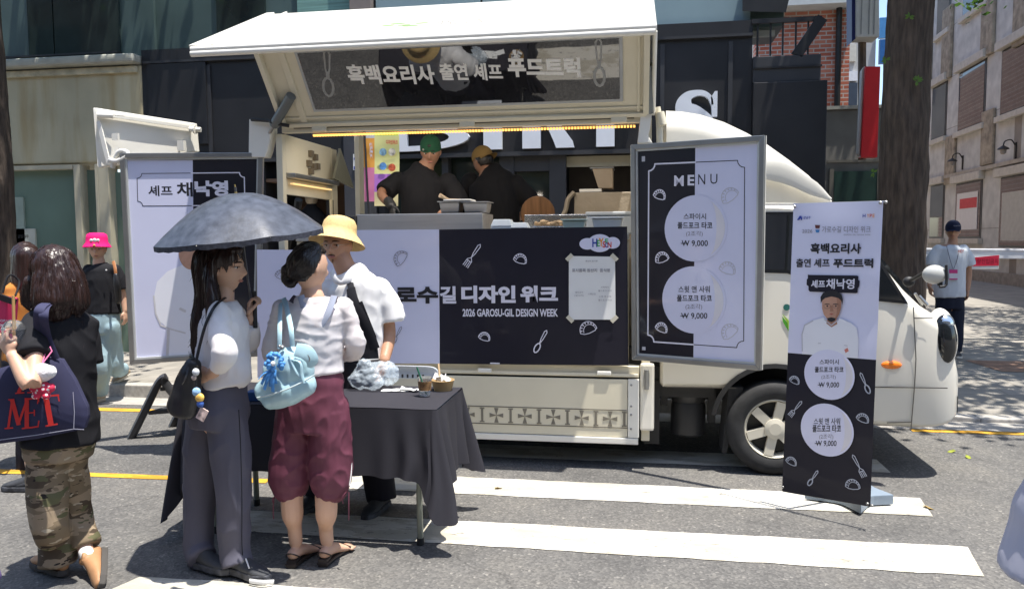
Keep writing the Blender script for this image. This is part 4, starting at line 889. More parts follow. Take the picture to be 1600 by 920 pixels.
for px, py, sz, ang in ((627, 404, .12, .9), (440, 431, .10, -.3)): a_, b_ = PB.uv(px, py); taco(PB, mb, a_, b_, sz, ang, HB, .004)
a_, b_ = PB.uv(621, 523); fork(PB, mb, a_, b_, .14, -.5 + 3.14, HB, True, .004); mb.build('food_drawing', inkg, ban)
mb = MB(); c0 = PB.uv(937, 380)
for dx, dy, rx, ry in ((0, 0, .083, .062), (-.085, -.004, .055, .04), (.09, .002, .05, .04)): PB.disc(mb, c0[0] + dx, c0[1] + dy, rx, HB + .0003 * (dx != 0), 28, ry=ry)
cl_ = mb.build('cloud_badge', pw, ban)
for ch, x0, x1, y0, y1, m in (('H', 926, 933, 373, 386, blue_i), ('E', 933, 937, 375, 385, grn_i), ('Y', 936, 943, 372, 385, org_i), ('S', 942, 946, 377, 387, red_i), ('E', 946, 950, 373, 379, grn_i), ('O', 946, 950, 379, 387, blue_i), ('N', 950, 955, 378, 387, red_i)): 
    mb = MB(); letter(PB, ch, (x0 - .5, y0, x1 + .5, y1), HB + .002, mb, .03); mb.build('badge_letter', m, cl_)
# taped paper
pn = thing('taped_notice', PB.P(927, 500), 'white paper notice held on the black banner by four strips of tape', 'notice')
fabric_sheet(PB, [(889, 400), (961, 401), (962, 499), (889, 499)], 'sheet', paper, pn, HB + .004, .002, 14, 18)
mb = MB(); HP = HB + .0085
letter(PB, '원산지 표시판', (915, 406.5, 934, 409), HP, mb, .01); letter(PB, '표시품목 원산지  음식명', (894, 419.5, 953, 425), HP, mb, .015)
for s_, b_ in (('돼지고기', (899, 455, 911, 458)), ('(뒷다리)', (898, 460, 912, 463)), ('스페인산', (919, 457.5, 931, 460.5)), ('스파이시', (939, 447, 951, 450)), ('풀드포크 타코', (935, 452.5, 956, 455.5)), ('스윗 앤 사워', (936, 461.5, 955, 464.5)), ('풀드포크 타코', (935, 467, 956, 470))): letter(PB, s_, b_, HP, mb, 0)
mb.build('lettering', inkg, pn)
for px, py, sx in ((890, 402, 1), (960, 402, -1), (891, 498, -1), (960, 498, 1)):
    a_, b_ = PB.uv(px, py); u = V((1, sx)).normalized() * .028; w_ = V((u.y, -u.x)) * .5
    mb = MB(); PB.poly(mb, [tuple(V((a_, b_)) + k) for k in (-u - w_, u - w_, u + w_, -u + w_)], HP + .0005); mb.build('tape', tape_m, pn)
# black gap strip and text plate under the banner
mb = MB(); PB.rect(mb, PB.uv(766, 567)[0], PB.uv(765, 568)[1], PB.uv(781, 567)[0], PB.uv(765, 566)[1], .006); mb.build('label', inkw, ban)
# ---- boards hung open beside the counter
def board(P_, q, nm, label, cat, wmat, kmat, split, white_left, fr=.035):
    t = thing(nm, P_.P(*q[3]), label, cat)
    U = [V(P_.uv(*p)) for p in q]
    def inset(k): 
        c_ = sum(U, V((0, 0))) / 4; return [u + V((math.copysign(k, c_.x - u.x), math.copysign(k, c_.y - u.y))) for u in U]
    I = inset(fr); I2 = inset(fr + .012)
    for i in range(4):
        j = (i + 1) % 4; mb = MB(); o_ = [U[i], U[j], I[j], I[i]]; mb.prism([P_.p(a.x, a.y, 0.0) for a in o_], P_.n * .03); mb.build('frame_rail', alu, t, bevel=.004)
        mb = MB(); o_ = [I[i], I[j], I2[j], I2[i]]; mb.prism([P_.p(a.x, a.y, 0.0) for a in o_], P_.n * .018); mb.build('frame_lip', mat('frame_lip', (.55, .56, .54), .45, metal=.3), t)
    mb = MB(); mb.prism([P_.p(a.x, a.y, -.012) for a in U], P_.n * .011); mb.build('backing', creamw, t)
    st, sb_ = V(P_.uv(*split[0])), V(P_.uv(*split[1])); st.y = I2[0].y; sb_.y = I2[3].y
    mb = MB(); mb.prism([P_.p(a.x, a.y, .004) for a in (I2[0], st, sb_, I2[3])], P_.n * .002); mb.build('white_half' if white_left else 'black_half', wmat if white_left else kmat, t)
    mb = MB(); mb.prism([P_.p(a.x, a.y, .004) for a in (st, I2[1], I2[2], sb_)], P_.n * .002); mb.build('black_half' if white_left else 'white_half', kmat if white_left else wmat, t)
    return t
m0 = at(990, 562, 5.38); m1 = at(1190, 578, 4.97); m1.z = m0.z
PM = Panel(m0, m1 - m0, (0, 0, 1))
mq = [(988, 227), (1197, 212), (1191, 578), (990, 561)]
menu = board(PM, mq, 'menu_board', 'framed black and white menu board hung open between counter and cab', 'menu board', pwg, pbg, ((1087, 235), (1084, 560)), False)
HM = .0065
mb = MB(); letter(PM, 'M', (1054, 274.5, 1069, 291), HM, mb, .022); letter(PM, 'E', (1075, 273.5, 1085.5, 290), HM, mb, .03)
pts = notched(PM, mb, [(1014.5, 257), (1164, 250.5), (1162.5, 543.5), (1013, 533)], .045, .006, HM)
xs_ = PM.uv(1086, 400)[0]
def clipline(P_, mb, pts, w_, h, keep):
    n_ = len(pts)
    for i in range(n_):
        a, b_ = pts[i], pts[(i + 1) % n_]
        ka, kb = keep(a[0]), keep(b_[0])
        if not ka and not kb: continue
        if ka != kb:
            t = (xs_ - a[0]) / (b_[0] - a[0]); m_ = (xs_, a[1] + (b_[1] - a[1]) * t)
            if ka: b_ = m_
            else: a = m_
        P_.line(mb, [a, b_], w_, h + i * 2e-6)
clipline(PM, mb, pts, .010, HM, lambda x: x < xs_)
for px, py, sz, ang in ((1031, 306, .09, -.35), (1035, 404, .10, .3), (1034, 513, .09, -.35)): a_, b_ = PM.uv(px, py); taco(PM, mb, a_, b_, sz, ang, HM, .006)
mb.build('white_print', inkw, menu)
mb = MB(); letter(PM, 'N', (1091.5, 272.5, 1102.5, 288.5), HM, mb, .0); letter(PM, 'U', (1110.5, 272, 1121.5, 287.5), HM, mb, .0); clipline(PM, mb, pts, .005, HM, lambda x: x >= xs_); mb.build('dark_print', ink, menu)
mb = MB()
for px, py, sz, ang in ((1141, 307, .12, .6), (1137, 421, .11, -.3), (1141, 519, .12, .7)): a_, b_ = PM.uv(px, py); taco(PM, mb, a_, b_, sz, ang, HM, .0045)
mb.build('taco_drawing', inkl, menu)
def disc_menu(P_, cx, cy, rpx, lines, par, h, shade=True):
    a_, b_ = P_.uv(cx, cy); r = abs(P_.uv(cx, cy - rpx)[1] - b_)
    mb = MB(); P_.disc(mb, a_, b_, r, h, 48); o = mb.build('price_disc', pwg if par is menu else pw, par)
    mb = MB(); mb_pts = [(a_ + r * .93 * math.cos(t), b_ + r * .93 * math.sin(t)) for t in np.linspace(-1.1, 1.1, 14)] + [(a_ + r * .45 + r * .22 * math.cos(t), b_ + r * .8 * math.sin(t)) for t in np.linspace(1.3, -1.3, 12)]
    P_.poly(mb, mb_pts, h + .0009); mb.build('taco_photo', cream_disc, o)
    mb = MB(); m2 = MB()
    for s_, x0, y0, x1, y1, bo in lines:
        letter(P_, s_, (x0, y0, x1, y1), h + .0019, mb if bo > 0 else m2, bo)
        if s_[0] == 'W':
            (ua, ub), (uc, ud) = P_.uv(x0 - 1, (y0 + y1) / 2 - .5), P_.uv(x0 + (x1 - x0) * .23, (y0 + y1) / 2 - .5); P_.line(mb, [(ua, ub), (uc, ud)], abs(P_.uv(x0, y0)[1] - P_.uv(x0, y1)[1]) * .1, h + .0021)
    mb.build('lettering', ink, o)
    if m2.f: m2.build('lettering', inkg, o)
disc_menu(PM, 1087, 357, 52, (('스파이시', 1069, 333.5, 1104, 343, .01), ('풀드포크 타코', 1059.5, 347, 1114, 357.5, .02), ('(2조각)', 1073, 361, 1099, 370, 0), ('W 9,000', 1066, 375.5, 1107, 386, .012)), menu, HM + .001)
disc_menu(PM, 1084, 468.5, 52.5, (('스윗 앤 사워', 1061, 446.5, 1110, 457, .01), ('풀드포크 타코', 1058.5, 460.5, 1113, 471, .02), ('(2조각)', 1072, 474.5, 1098, 484, 0), ('W 9,000', 1065, 488.5, 1106, 499, .012)), menu, HM + .001)
a_, b_ = PM.uv(1006, 248); mb = MB(); PM.rect(mb, a_ - .012, b_ - .02, a_ + .012, b_ + .015, HM); a_, b_ = PM.uv(1006, 544); PM.rect(mb, a_ - .01, b_ - .012, a_ + .016, b_ + .012, HM); mb.build('corner_mark', inkl, menu)
# left board
l1 = at(405, 555, 5.42); l0 = at(205, 568, 5.2); l0.z = l1.z
PL = Panel(l0, l1 - l0, (0, 0, 1))
lb = board(PL, [(189, 240), (412, 239), (406, 556), (205, 568)], 'chef_board', 'framed white and black chef poster board behind the umbrella', 'poster board', pwg, pbg, ((301.5, 250), (305, 560)), True)
xs_ = PL.uv(303, 400)[0]
mb = MB(); m2 = MB(); pts = notched(PL, mb, [(214.5, 271.5), (382, 270), (383, 321), (216, 322)], .035, .004, HM); clipline(PL, mb, pts, .0045, HM, lambda x: x < xs_); clipline(PL, m2, pts, .008, HM, lambda x: x >= xs_)
letter(PL, '셰프', (232, 290, 270, 306.5), HM, mb, .02); letter(PL, '채', (276.5, 285, 301.5, 307.5), HM, mb, .022); letter(PL, '낙영', (304.5, 282.5, 357, 307), HM, m2, .05); mb.build('dark_print', ink, lb); m2.build('white_print', inkw, lb)
# printed chef figure
fig = MB(); ppx(PL, fig, [(240, 470), (246, 440), (262, 424), (285, 414), (296, 408), (318, 410), (340, 420), (352, 440), (356, 556), (262, 561), (260, 510), (248, 500)], HM); fo = fig.build('printed_chef_coat', ink_coat, lb)
m_ = MB(); PL.line(m_, [PL.uv(*p) for p in ((241, 462), (244, 490), (252, 508), (268, 514), (290, 520))], .012, HM + .001); PL.line(m_, [PL.uv(*p) for p in ((264, 515), (262, 556))], .02, HM + .0012); PL.line(m_, [PL.uv(*p) for p in ((282, 482), (290, 486))], .02, HM + .0014); m_.build('printed_fold', mat('print_fold', (.6, .58, .58), .5, var=.1), fo)
m_ = MB(); c_ = PL.uv(298, 396); PL.disc(m_, c_[0], c_[1], .085, HM + .001, 28, ry=.12); m_.build('printed_face', ink_skin, lb)
m_ = MB(); c_ = PL.uv(298, 378); PL.disc(m_, c_[0], c_[1], .10, HM + .002, 24, ry=.07); m_.build('printed_hair', ink, lb)
# ---- free standing banner
r0 = at(1222, 768, 4.72); r1 = at(1360, 792, 4.43); r1.z = r0.z
PX = Panel(r0, r1 - r0, (0, 0, 1)); PX = Panel(r0, r1 - r0, at(1240, 318, 4.76) - r0)
st_ = thing('banner_stand', (1.13, 4.55, 0), 'free standing white and black chef banner on a grey base beside the cab', 'banner stand')
fabric_sheet(PX, [(1240, 318), (1380, 314), (1369, 562), (1231, 551)], 'white_sheet', pw, st_, 0, .005, 16, 24); fabric_sheet(PX, [(1231, 551), (1369, 562), (1360, 791), (1222, 767)], 'black_sheet', pb, st_, 0, .003, 16, 24)
HX = .0062
mb = MB(); letter(PX, '흑백요리사', (1267, 380, 1346, 396.5), HX, mb, .035); letter(PX, '출연 셰프', (1244.5, 404, 1297, 417.5), HX, mb, .02); letter(PX, '푸드트럭', (1302.5, 404, 1365, 418.5), HX, mb, .04); mb.build('lettering', ink, st_)
mb = MB(); letter(PX, '가로수길 디자인 위크', (1285, 353.5, 1361, 363.5), HX, mb, .0); letter(PX, '2026', (1254, 358.5, 1270, 364), HX, mb, 0); letter(PX, 'GAROSU-GIL DESIGN WEEK', (1319, 365.8, 1361, 368), HX, mb, 0); mb.build('lettering', inkg, st_)
mb = MB(); ppx(PX, mb, [(1246, 344), (1250, 337.5), (1253, 337.5), (1252, 341), (1254, 337.5), (1254, 344), (1252, 344), (1252, 341), (1249, 344)], HX); letter(PX, '강남구', (1256, 338, 1267, 342.5), HX, mb, .02); mb.build('district_mark', blue_i, st_)
for ch, x0, x1, m in (('H', 1348.5, 1353, blue_i), ('Y', 1355, 1359, org_i), ('P', 1359.5, 1363, red_i), ('E', 1364, 1367, org_i)): mb = MB(); letter(PX, ch, (x0, 334.5, x1, 340), HX, mb, .02); mb.build('badge_letter', m, st_)
mb = MB(); ppx(PX, mb, [(1274, 351.5), (1282, 352), (1281, 357), (1275, 357)], HX); mb.build('emblem_top', mat('emblem_brown', (.12, .03, .03), .5), st_); mb = MB(); ppx(PX, mb, [(1274.5, 359), (1281.5, 359), (1280, 363.5), (1276, 363.5)], HX); mb.build('emblem_base', mat('emblem_blue', (.05, .22, .5), .5), st_)
mb = MB(); ppx(PX, mb, [(1263, 429), (1266, 429.5), (1340, 430.5), (1342, 432), (1341.5, 437), (1344, 439), (1343, 448), (1341, 450), (1340.5, 457), (1338, 458), (1266, 455.5), (1264, 453), (1264, 447), (1261, 445), (1261.5, 436), (1263, 435)], HX); pl_ = mb.build('name_plate', pb, st_)
mb = MB(); letter(PX, '셰프', (1268, 437.5, 1290, 449.5), HX + .001, mb, .03); letter(PX, '채낙영', (1291.5, 435.5, 1336, 451.5), HX + .001, mb, .022); mb.build('lettering', inkw, pl_)
# printed portrait
m_ = MB(); ppx(PX, m_, [(1254, 552.8), (1254, 520), (1259, 506), (1272, 500), (1287, 496), (1300, 506), (1313, 497), (1330, 504), (1339, 512), (1342, 530), (1341, 559.5)], HX); o = m_.build('printed_chef_coat', ink_coat, st_)
m_ = MB(); PX.line(m_, [PX.uv(*p) for p in ((1254.5, 548), (1254, 522), (1258, 508), (1271, 501))], .006, HX + .001); PX.line(m_, [PX.uv(*p) for p in ((1289, 499), (1300, 508), (1311, 499))], .006, HX + .0012); PX.line(m_, [PX.uv(*p) for p in ((1279, 536), (1283, 536))], .004, HX + .001); PX.line(m_, [PX.uv(*p) for p in ((1320, 539), (1325, 540))], .004, HX + .001); m_.build('printed_fold', inkl, o)
m_ = MB(); ppx(PX, m_, [(1320, 546), (1325, 543), (1327, 548), (1322, 551)], HX + .0012); m_.build('printed_badge', mat('print_peach', (.6, .2, .15), .5), o)
m_ = MB(); c_ = PX.uv(1300, 480); k_ = .0036; m2 = []
ppx(PX, m_, [(1285, 466), (1285.5, 482), (1288, 491), (1294, 499), (1300, 503), (1307, 499), (1312, 491), (1315, 481), (1315.5, 466), (1300, 461)], HX + .0015); o = m_.build('printed_face', ink_skin, st_)
m_ = MB(); ppx(PX, m_, [(1283.5, 474), (1283, 464), (1287, 457.5), (1296, 454), (1308, 455), (1316, 460), (1318, 468), (1317, 476), (1315.5, 470), (1311, 465.5), (1300, 463), (1290, 465.5), (1286, 469)], HX + .0025)
ppx(PX, m_, [(1293, 497), (1300, 495.5), (1307, 497), (1305, 501), (1300, 503), (1295, 501)], HX + .0022); ppx(PX, m_, [(1290, 474.5), (1297, 474.2), (1297, 475.4), (1290, 475.8)], HX + .0022); ppx(PX, m_, [(1303, 474.2), (1311, 474.5), (1311, 475.8), (1303, 475.4)], HX + .0022)
for q in (1293.5, 1307): a_, b_ = PX.uv(q, 478); PX.disc(m_, a_, b_, .005, HX + .0022, 10)
m_.build('printed_hair', ink, o)
m_ = MB(); ppx(PX, m_, [(1308, 464), (1315.5, 467), (1315, 481), (1312, 491), (1307, 499), (1304, 500), (1308, 490), (1309, 478)], HX + .0019); ppx(PX, m_, [(1293, 499), (1300, 503), (1308, 498), (1309, 506), (1300, 511), (1292, 505)], HX + .0012); ppx(PX, m_, [(1299, 477), (1301, 477), (1303.5, 486), (1297.5, 486.5)], HX + .0019); m_.build('printed_shade', mat('print_skin_dark', (.36, .18, .115), .5, var=.05), o)
m_ = MB(); ppx(PX, m_, [(1296.5, 490), (1300, 489), (1304, 490), (1300, 492)], HX + .0028); m_.build('printed_lips', mat('print_lips', (.36, .1, .08), .5), o)
m_ = MB()
for q in (1293.3, 1307.3): a_, b_ = PX.uv(q, 478); PX.line(m_, [(a_ + .019 * math.cos(t), b_ + .014 * math.sin(t)) for t in np.linspace(0, 6.28, 15)[:-1]], .0018, HX + .003, True)
m_.build('printed_glasses', mat('print_wire', (.2, .12, .09), .5), o)
disc_menu(PX, 1296, 585, 39, (('스파이시', 1281.5, 561, 1311.5, 569, .008), ('풀드포크 타코', 1274, 572.5, 1319, 581.5, .02), ('(2조각)', 1284.5, 585, 1307, 592.5, 0), ('W 9,000', 1280, 596.5, 1312, 606, .01)), st_, HX + .001)
disc_menu(PX, 1292.5, 671, 41, (('스윗 앤 사워', 1272.5, 652.5, 1313.5, 662.5, .008), ('풀드포크 타코', 1270.5, 663, 1315, 674.5, .02), ('(2조각)', 1281, 677.5, 1303, 686, 0), ('W 9,000', 1275.5, 687.5, 1308, 697.5, .01)), st_, HX + .001)
mb = MB()
for px, py, sz, ang in ((1242, 594.5, .062, -.35), (1348.5, 654, .068, -.3), (1237, 721, .066, -.3), (1333, 758, .08, .1)): a_, b_ = PX.uv(px, py); taco(PX, mb, a_, b_, sz, ang, HX, .0045)
for px, py, sz, ang, sp_ in ((1352, 598, .12, .45 + 3.14, True), (1244, 638, .12, -.62 + 3.14, False), (1342, 727, .13, .55 + 3.14, False), (1271, 746, .11, -.5 + 3.14, True)): a_, b_ = PX.uv(px, py); fork(PX, mb, a_, b_, sz, ang, HX, sp_, .0045)
mb.build('food_drawing', mat('ink_silver', (.42, .44, .5), .5, var=0), st_)
sg = mat('stand_grey', (.20, .25, .31), .45, var=.05)
cB = gz(1330, 783); sz_ = .34; mb = MB(); out = []
R_ = Matrix.Rotation(math.radians(8), 2)
cor = [gz(1257, 782, .0), gz(1345, 806, .0), gz(1396, 791, .0), gz(1352, 756, .0)]
for k in range(4):
    a, b_ = cor[k], cor[(k + 1) % 4]; cen = sum(cor, V((0, 0, 0))) / 4
    for t in np.linspace(0, 1, 9)[:-1]: p = a.lerp(b_, t); out.append(p.lerp(cen, .32 * math.sin(math.pi * t)) + V((0, 0, .012)))
mb.prism(out, (0, 0, .062)); mb.build('base', sg, st_, bevel=.006)
bk = -PX.n
mb = MB(); pc = PX.P(1290, 780) + bk * .04; mb.tube([cen + V((0, 0, .07)), cen + V((0, 0, .3)), PX.P(1300, 540) + bk * .04, PX.P(1310, 316) + bk * .04], .012, 8)
mb.tube([PX.P(1240, 319) + bk * .012, PX.P(1383, 315) + bk * .012], .006, 8); mb.tube([PX.P(1222, 767) + bk * .012, PX.P(1362, 791) + bk * .012], .006, 8); mb.build('pole', alu, st_, smooth=True)
mb = MB()
for px, py in ((1242, 323), (1376, 317), (1224, 760), (1356, 786), (1385, 316), (1363, 789)): mb.ball(PX.P(px, py, .006), .009, 10, 6)
mb.each('eyelet', alu, st_)
# ------------------------------------------------------------ inside the truck: worktop and what stands on it
CZ = 1.665
wt = sub('worktop', truck, (-1.1, TY + .3, CZ)); MB().box((XRr + .06, TY + .06, CZ - .04), (-.05, TY + .62, CZ)).build('slab', steel, wt, bevel=.004); MB().box((XRr + .06, TY + .08, .742), (-.05, TY + .11, CZ - .042)).build('front_board', cream_in, wt)
mb = MB(); mb.box((XRr, 6.2, 2.745), (XFf - .03, TY + TW, 2.785)); mb.build('roof', creamw, truck, bevel=.01)  # unseen far half of the roof, added to keep sun off the kitchen
def cb(px0, py0, px1, Y, d, z0=CZ): p = at(px0, py0, Y); q = at(px1, py0, Y); return (p.x, Y, z0), (q.x, Y + d, p.z)
g = thing('griddle', at(655, 356, TY + .15), 'brushed steel griddle box standing on the truck worktop', 'griddle')
lo, hi = cb(557, 335, 754, TY + .12, .42, CZ + .001)
MB().box(lo, hi).build('body', steel, g, bevel=.006); MB().box((lo[0] + .02, lo[1] + .02, hi[2] + .001), (hi[0] - .02, hi[1] - .02, hi[2] + .004)).build('plate', mat('griddle_plate', (.06, .055, .05), .4, metal=.6), g)
lo2, hi2 = cb(527, 337, 555, TY + .1, .3, CZ + .001); t = thing('gas_burner', (lo2[0], lo2[1], CZ), 'small dark gas burner left of the steel griddle', 'burner'); MB().box(lo2, hi2).build('body', mat('burner_dark', (.05, .05, .048), .5), t, bevel=.01); MB().box((lo2[0] + .03, lo2[1] - .01, lo2[2] + .03), (hi2[0] - .03, lo2[1] - .001, lo2[2] + .08)).build('panel', alu, t)
gzt = hi[2] + .005
def pan_(px0, px1, py0, py1, Y, label):
    a, b_ = at(px0, py1, Y), at(px1, py1, Y); top = at(px0, py0, Y).z; t = thing('steel_pan', ((a.x + b_.x) / 2, Y, gzt), label, 'pan', 'steel food pans on the griddle')
    x0, x1, z0, z1 = a.x, b_.x, gzt, gzt + (at(px0, py0, Y).z - at(px0, py1, Y).z); d = .17; e = .012
    mb = MB(); mb.loft([[V((x0 + e, Y + e, z0)), V((x1 - e, Y + e, z0)), V((x1 - e, Y + d - e, z0)), V((x0 + e, Y + d - e, z0))], [V((x0, Y, z1)), V((x1, Y, z1)), V((x1, Y + d, z1)), V((x0, Y + d, z1))]]); mb.build('tub', steel, t, bevel=.01)
    mb = MB(); mb.box((x0 - .012, Y - .012, z1), (x1 + .012, Y + d + .012, z1 + .006)); mb.build('rim', steel, t, bevel=.002); return t, (x0 + x1) / 2, z1
t1_, xm1, z1_ = pan_(686, 718, 317, 334, TY + .2, 'steel pan with a spoon and white tray laid across it')
t2_, xm2, z2_ = pan_(723, 762, 318, 334, TY + .2, 'uncovered steel pan right of the pan with the spoon')
o = thing('white_tray', (xm1 + .03, TY + .28, z1_), 'thin white tray lying on the left steel pan', 'tray'); mb = MB(); mb.box((xm1 - .04, TY + .18, z1_ + .008), (xm1 + .17, TY + .36, z1_ + .02)); mb.build('tray', paper, o, bevel=.004)
o = thing('spoon', (xm1 - .08, TY + .25, z1_ + .03), 'wooden spoon leaning on the left steel pan', 'spoon'); mb = MB(); mb.tube([V((xm1 - .07, TY + .2, z1_ + .05)), V((xm1 - .02, TY + .26, z1_ + .025))], [.018, .007], 8, 3); mb.build('bowl', mat('pale_wood', (.4, .3, .2), .6), o, smooth=True); mb = MB(); mb.tube([V((xm1 - .02, TY + .26, z1_ + .025)), V((xm1 + .06, TY + .32, z1_ + .024))], .005, 6); mb.build('handle', mat('pale_wood', (.4, .3, .2), .6), o)
foam = mat('foam_white', (.62, .68, .72), .6, var=.03)
def foambox(px0, px1, py, Y, label):
    a, b_ = at(px0, 356, Y), at(px1, 356, Y); z1 = at(px0, py, Y).z + .02; t = thing('foam_box', ((a.x + b_.x) / 2, Y, CZ + .002), label, 'takeout box', 'foam takeout boxes on the counter'); zz = CZ + .002; e = .012
    hm_ = (zz + z1) / 2
    MB().loft([[V((a.x + e, Y + e, zz)), V((b_.x - e, Y + e, zz)), V((b_.x - e, Y + .15, zz)), V((a.x + e, Y + .15, zz))], [V((a.x, Y, hm_)), V((b_.x, Y, hm_)), V((b_.x, Y + .16, hm_)), V((a.x, Y + .16, hm_))]]).build('tray', foam, t, bevel=.006)
    MB().loft([[V((a.x, Y, hm_ + .003)), V((b_.x, Y, hm_ + .003)), V((b_.x, Y + .16, hm_ + .003)), V((a.x, Y + .16, hm_ + .003))], [V((a.x + .02, Y + .02, z1)), V((b_.x - .02, Y + .02, z1)), V((b_.x - .02, Y + .14, z1)), V((a.x + .02, Y + .14, z1))]]).build('lid', foam, t, bevel=.006)
foambox(766, 800, 347, TY + .1, 'taller white foam takeout box at the counter edge beside the griddle'); foambox(797, 825, 352, TY + .09, 'flatter white foam takeout box at the counter edge')
# foil tray of food
lo, hi = cb(812, 334, 915, TY + .3, .26, CZ + .001); t = thing('foil_tray', ((lo[0] + hi[0]) / 2, lo[1], CZ), 'wide foil lined food tray right of the cook with his back turned', 'tray'); foil = mat('foil', (.55, .53, .5), .25, metal=1, var=.1, bump=1.0, bscale=35)
mb = MB(); mb.box((lo[0], hi[1] - .02, lo[2]), (hi[0], hi[1], hi[2])); mb.box((lo[0], lo[1], lo[2]), (hi[0], hi[1] - .022, lo[2] + .06)); mb.build('liner', foil, t, bevel=.006)
mb = MB(); rnd = random.Random(3)
for k in range(40): mb.ball((rnd.uniform(lo[0] + .1, hi[0] - .12), rnd.uniform(lo[1] + .01, lo[1] + .2), lo[2] + .07 + rnd.uniform(0, .03)), (rnd.uniform(.012, .03), .012, .012), 7, 5)
mb.build('filling', mat('taco_filling', (.42, .30, .18), .6, var=.5, vscale=14), t, smooth=True)
for k, (px0, px1, py, label) in enumerate(((878, 914, 345, 'low pale green plastic tub on the counter'), (925, 973, 342, 'clear plastic tub in front of the white cooler'))):
    lo, hi = cb(px0, py, px1, TY + .1, .15, CZ + .001); o = thing('plastic_tub', ((lo[0] + hi[0]) / 2, lo[1], CZ), label, 'tub', 'plastic tubs on the counter'); pm = mat('tub_plastic', (.42, .52, .48) if k == 0 else (.62, .66, .68), .25, var=.05)
    MB().loft([[V((lo[0] + .02, lo[1] + .02, lo[2])), V((hi[0] - .02, lo[1] + .02, lo[2])), V((hi[0] - .02, hi[1] - .02, lo[2])), V((lo[0] + .02, hi[1] - .02, lo[2]))], [V((lo[0], lo[1], hi[2])), V((hi[0], lo[1], hi[2])), V((hi[0], hi[1], hi[2])), V((lo[0], hi[1], hi[2]))]]).build('tub', pm, o, bevel=.008)
    MB().box((lo[0] - .01, lo[1] - .01, hi[2] + .001), (hi[0] + .01, hi[1] + .01, hi[2] + .012)).build('rim', pm, o, bevel=.004)
lo, hi = cb(916, 331, 989, TY + .35, .3, CZ + .001); o = thing('white_cooler', ((lo[0] + hi[0]) / 2, lo[1], CZ), 'pale grey cool box at the right end of the counter', 'cooler'); gw = mat('cooler_white', (.42, .45, .48), .5, var=.04); MB().box(lo, (hi[0], hi[1], hi[2] - .03)).build('body', gw, o, bevel=.01); MB().box((lo[0] - .006, lo[1] - .006, hi[2] - .028), (hi[0] + .004, hi[1], hi[2])).build('lid', gw, o, bevel=.008)
# draped box at the back
Yd = TY + 1.0; a, b_ = at(897, 332, Yd), at(1000, 332, Yd); top = at(897, 301, Yd).z
t = thing('draped_crate', ((a.x + b_.x) / 2, Yd, .74), 'tall shelf draped in beige cloth at the back of the truck', 'shelf'); cl = mat('beige_cloth', (.34, .29, .23), .85, var=.15, vscale=5, bump=.5, bscale=12)
MB().box((a.x, Yd, .742), (b_.x, Yd + .4, top)).build('shelf', cl, t, bevel=.01)
mb = MB(); mb.tube([V((a.x, Yd - .01, top)), V((a.x - .05, Yd - .02, top - .06)), V((a.x - .07, Yd - .02, top - .15)), V((a.x - .12, Yd - .02, top - .24))], [(.05, .02), (.04, .02), (.035, .02), (.03, .02)], 10, 4); mb.build('hanging_cloth', cl, t, smooth=True)
mb = MB(); x0 = at(905, 300, Yd).x; mb.box((x0, Yd + .02, top + .002), (at(940, 300, Yd).x, Yd + .3, top + .03)); o = mb.build('serving_tray', steel, None, bevel=.005); tag(o, 'dark steel tray lying on the beige draped shelf', 'tray')
p0 = at(925, 295, Yd); p1 = at(957, 295, Yd); zt2 = at(940, 263, Yd).z
mb = MB(); mb.loft([[V((p0.x + .05, Yd + .05, top + .035)), V((p1.x, Yd + .05, top + .035)), V((p1.x, Yd + .25, top + .035)), V((p0.x + .05, Yd + .25, top + .035))], [V((p0.x - .0, Yd + .03, zt2)), V((p1.x, Yd + .03, zt2)), V((p1.x, Yd + .27, zt2)), V((p0.x, Yd + .27, zt2))]]); o = thing('cardboard_bin', (p0.x, Yd + .1, top + .035), 'tapering cardboard bin standing on the draped shelf', 'box'); mb.build('bin', mat('cardboard', (.36, .29, .22), .8, var=.1), o, bevel=.006); MB().box((p0.x - .02, Yd + .02, zt2 + .001), (p1.x + .01, Yd + .28, zt2 + .012)).build('lid', dgrey, o)
# wooden board leaning behind the second cook
px_ = at(840, 330, TY + 1.2); mb = MB(); mb.lathe([(.15, 0), (.15, .025)], px_ + V((0, 0, -.02)), 24, (0, 1, .15)); o = mb.build('wooden_board', mat('board_wood', (.22, .11, .05), .5, var=.3, vscale=3, stretch=(12, 1, 1)), None, bevel=.006); tag(o, 'round brown wooden board beside the second cook', 'board')
# festival flag standing on the pavement behind
FYf = 8.3
fl_ = thing('festival_flag', at(598, 330, FYf), 'tall orange yellow and pink festival flag seen through the truck', 'flag')
PFv = Panel(at(568, 345, FYf), (1, 0, 0), (0, 0, 1))
for k, (y0, y1, x0, x1, c) in enumerate(((200, 216, 568, 585, (.62, .62, .6)), (216, 262, 568, 585, (.8, .36, .06)), (262, 315, 569, 585, (.72, .22, .38)), (198, 212, 585, 623, (.42, .75, .08)), (212, 272, 585, 624, (.78, .75, .3)), (272, 300, 585, 624, (.52, .2, .62)), (300, 322, 585, 622, (.78, .66, .34)))):
    fabric_sheet(PFv, [(x0, y0), (x1, y0), (x1, y1), (x0, y1)], 'flag_band', mat('flag_print', c, .7, var=.06), fl_, -.0, .01, 10, 10)
mb = MB(); mb.tube([at(569, 198, FYf) , at(577, 352, FYf), V((at(577, 352, FYf).x, FYf, .14))], .012, 8); mb.build('pole', blackp, fl_)
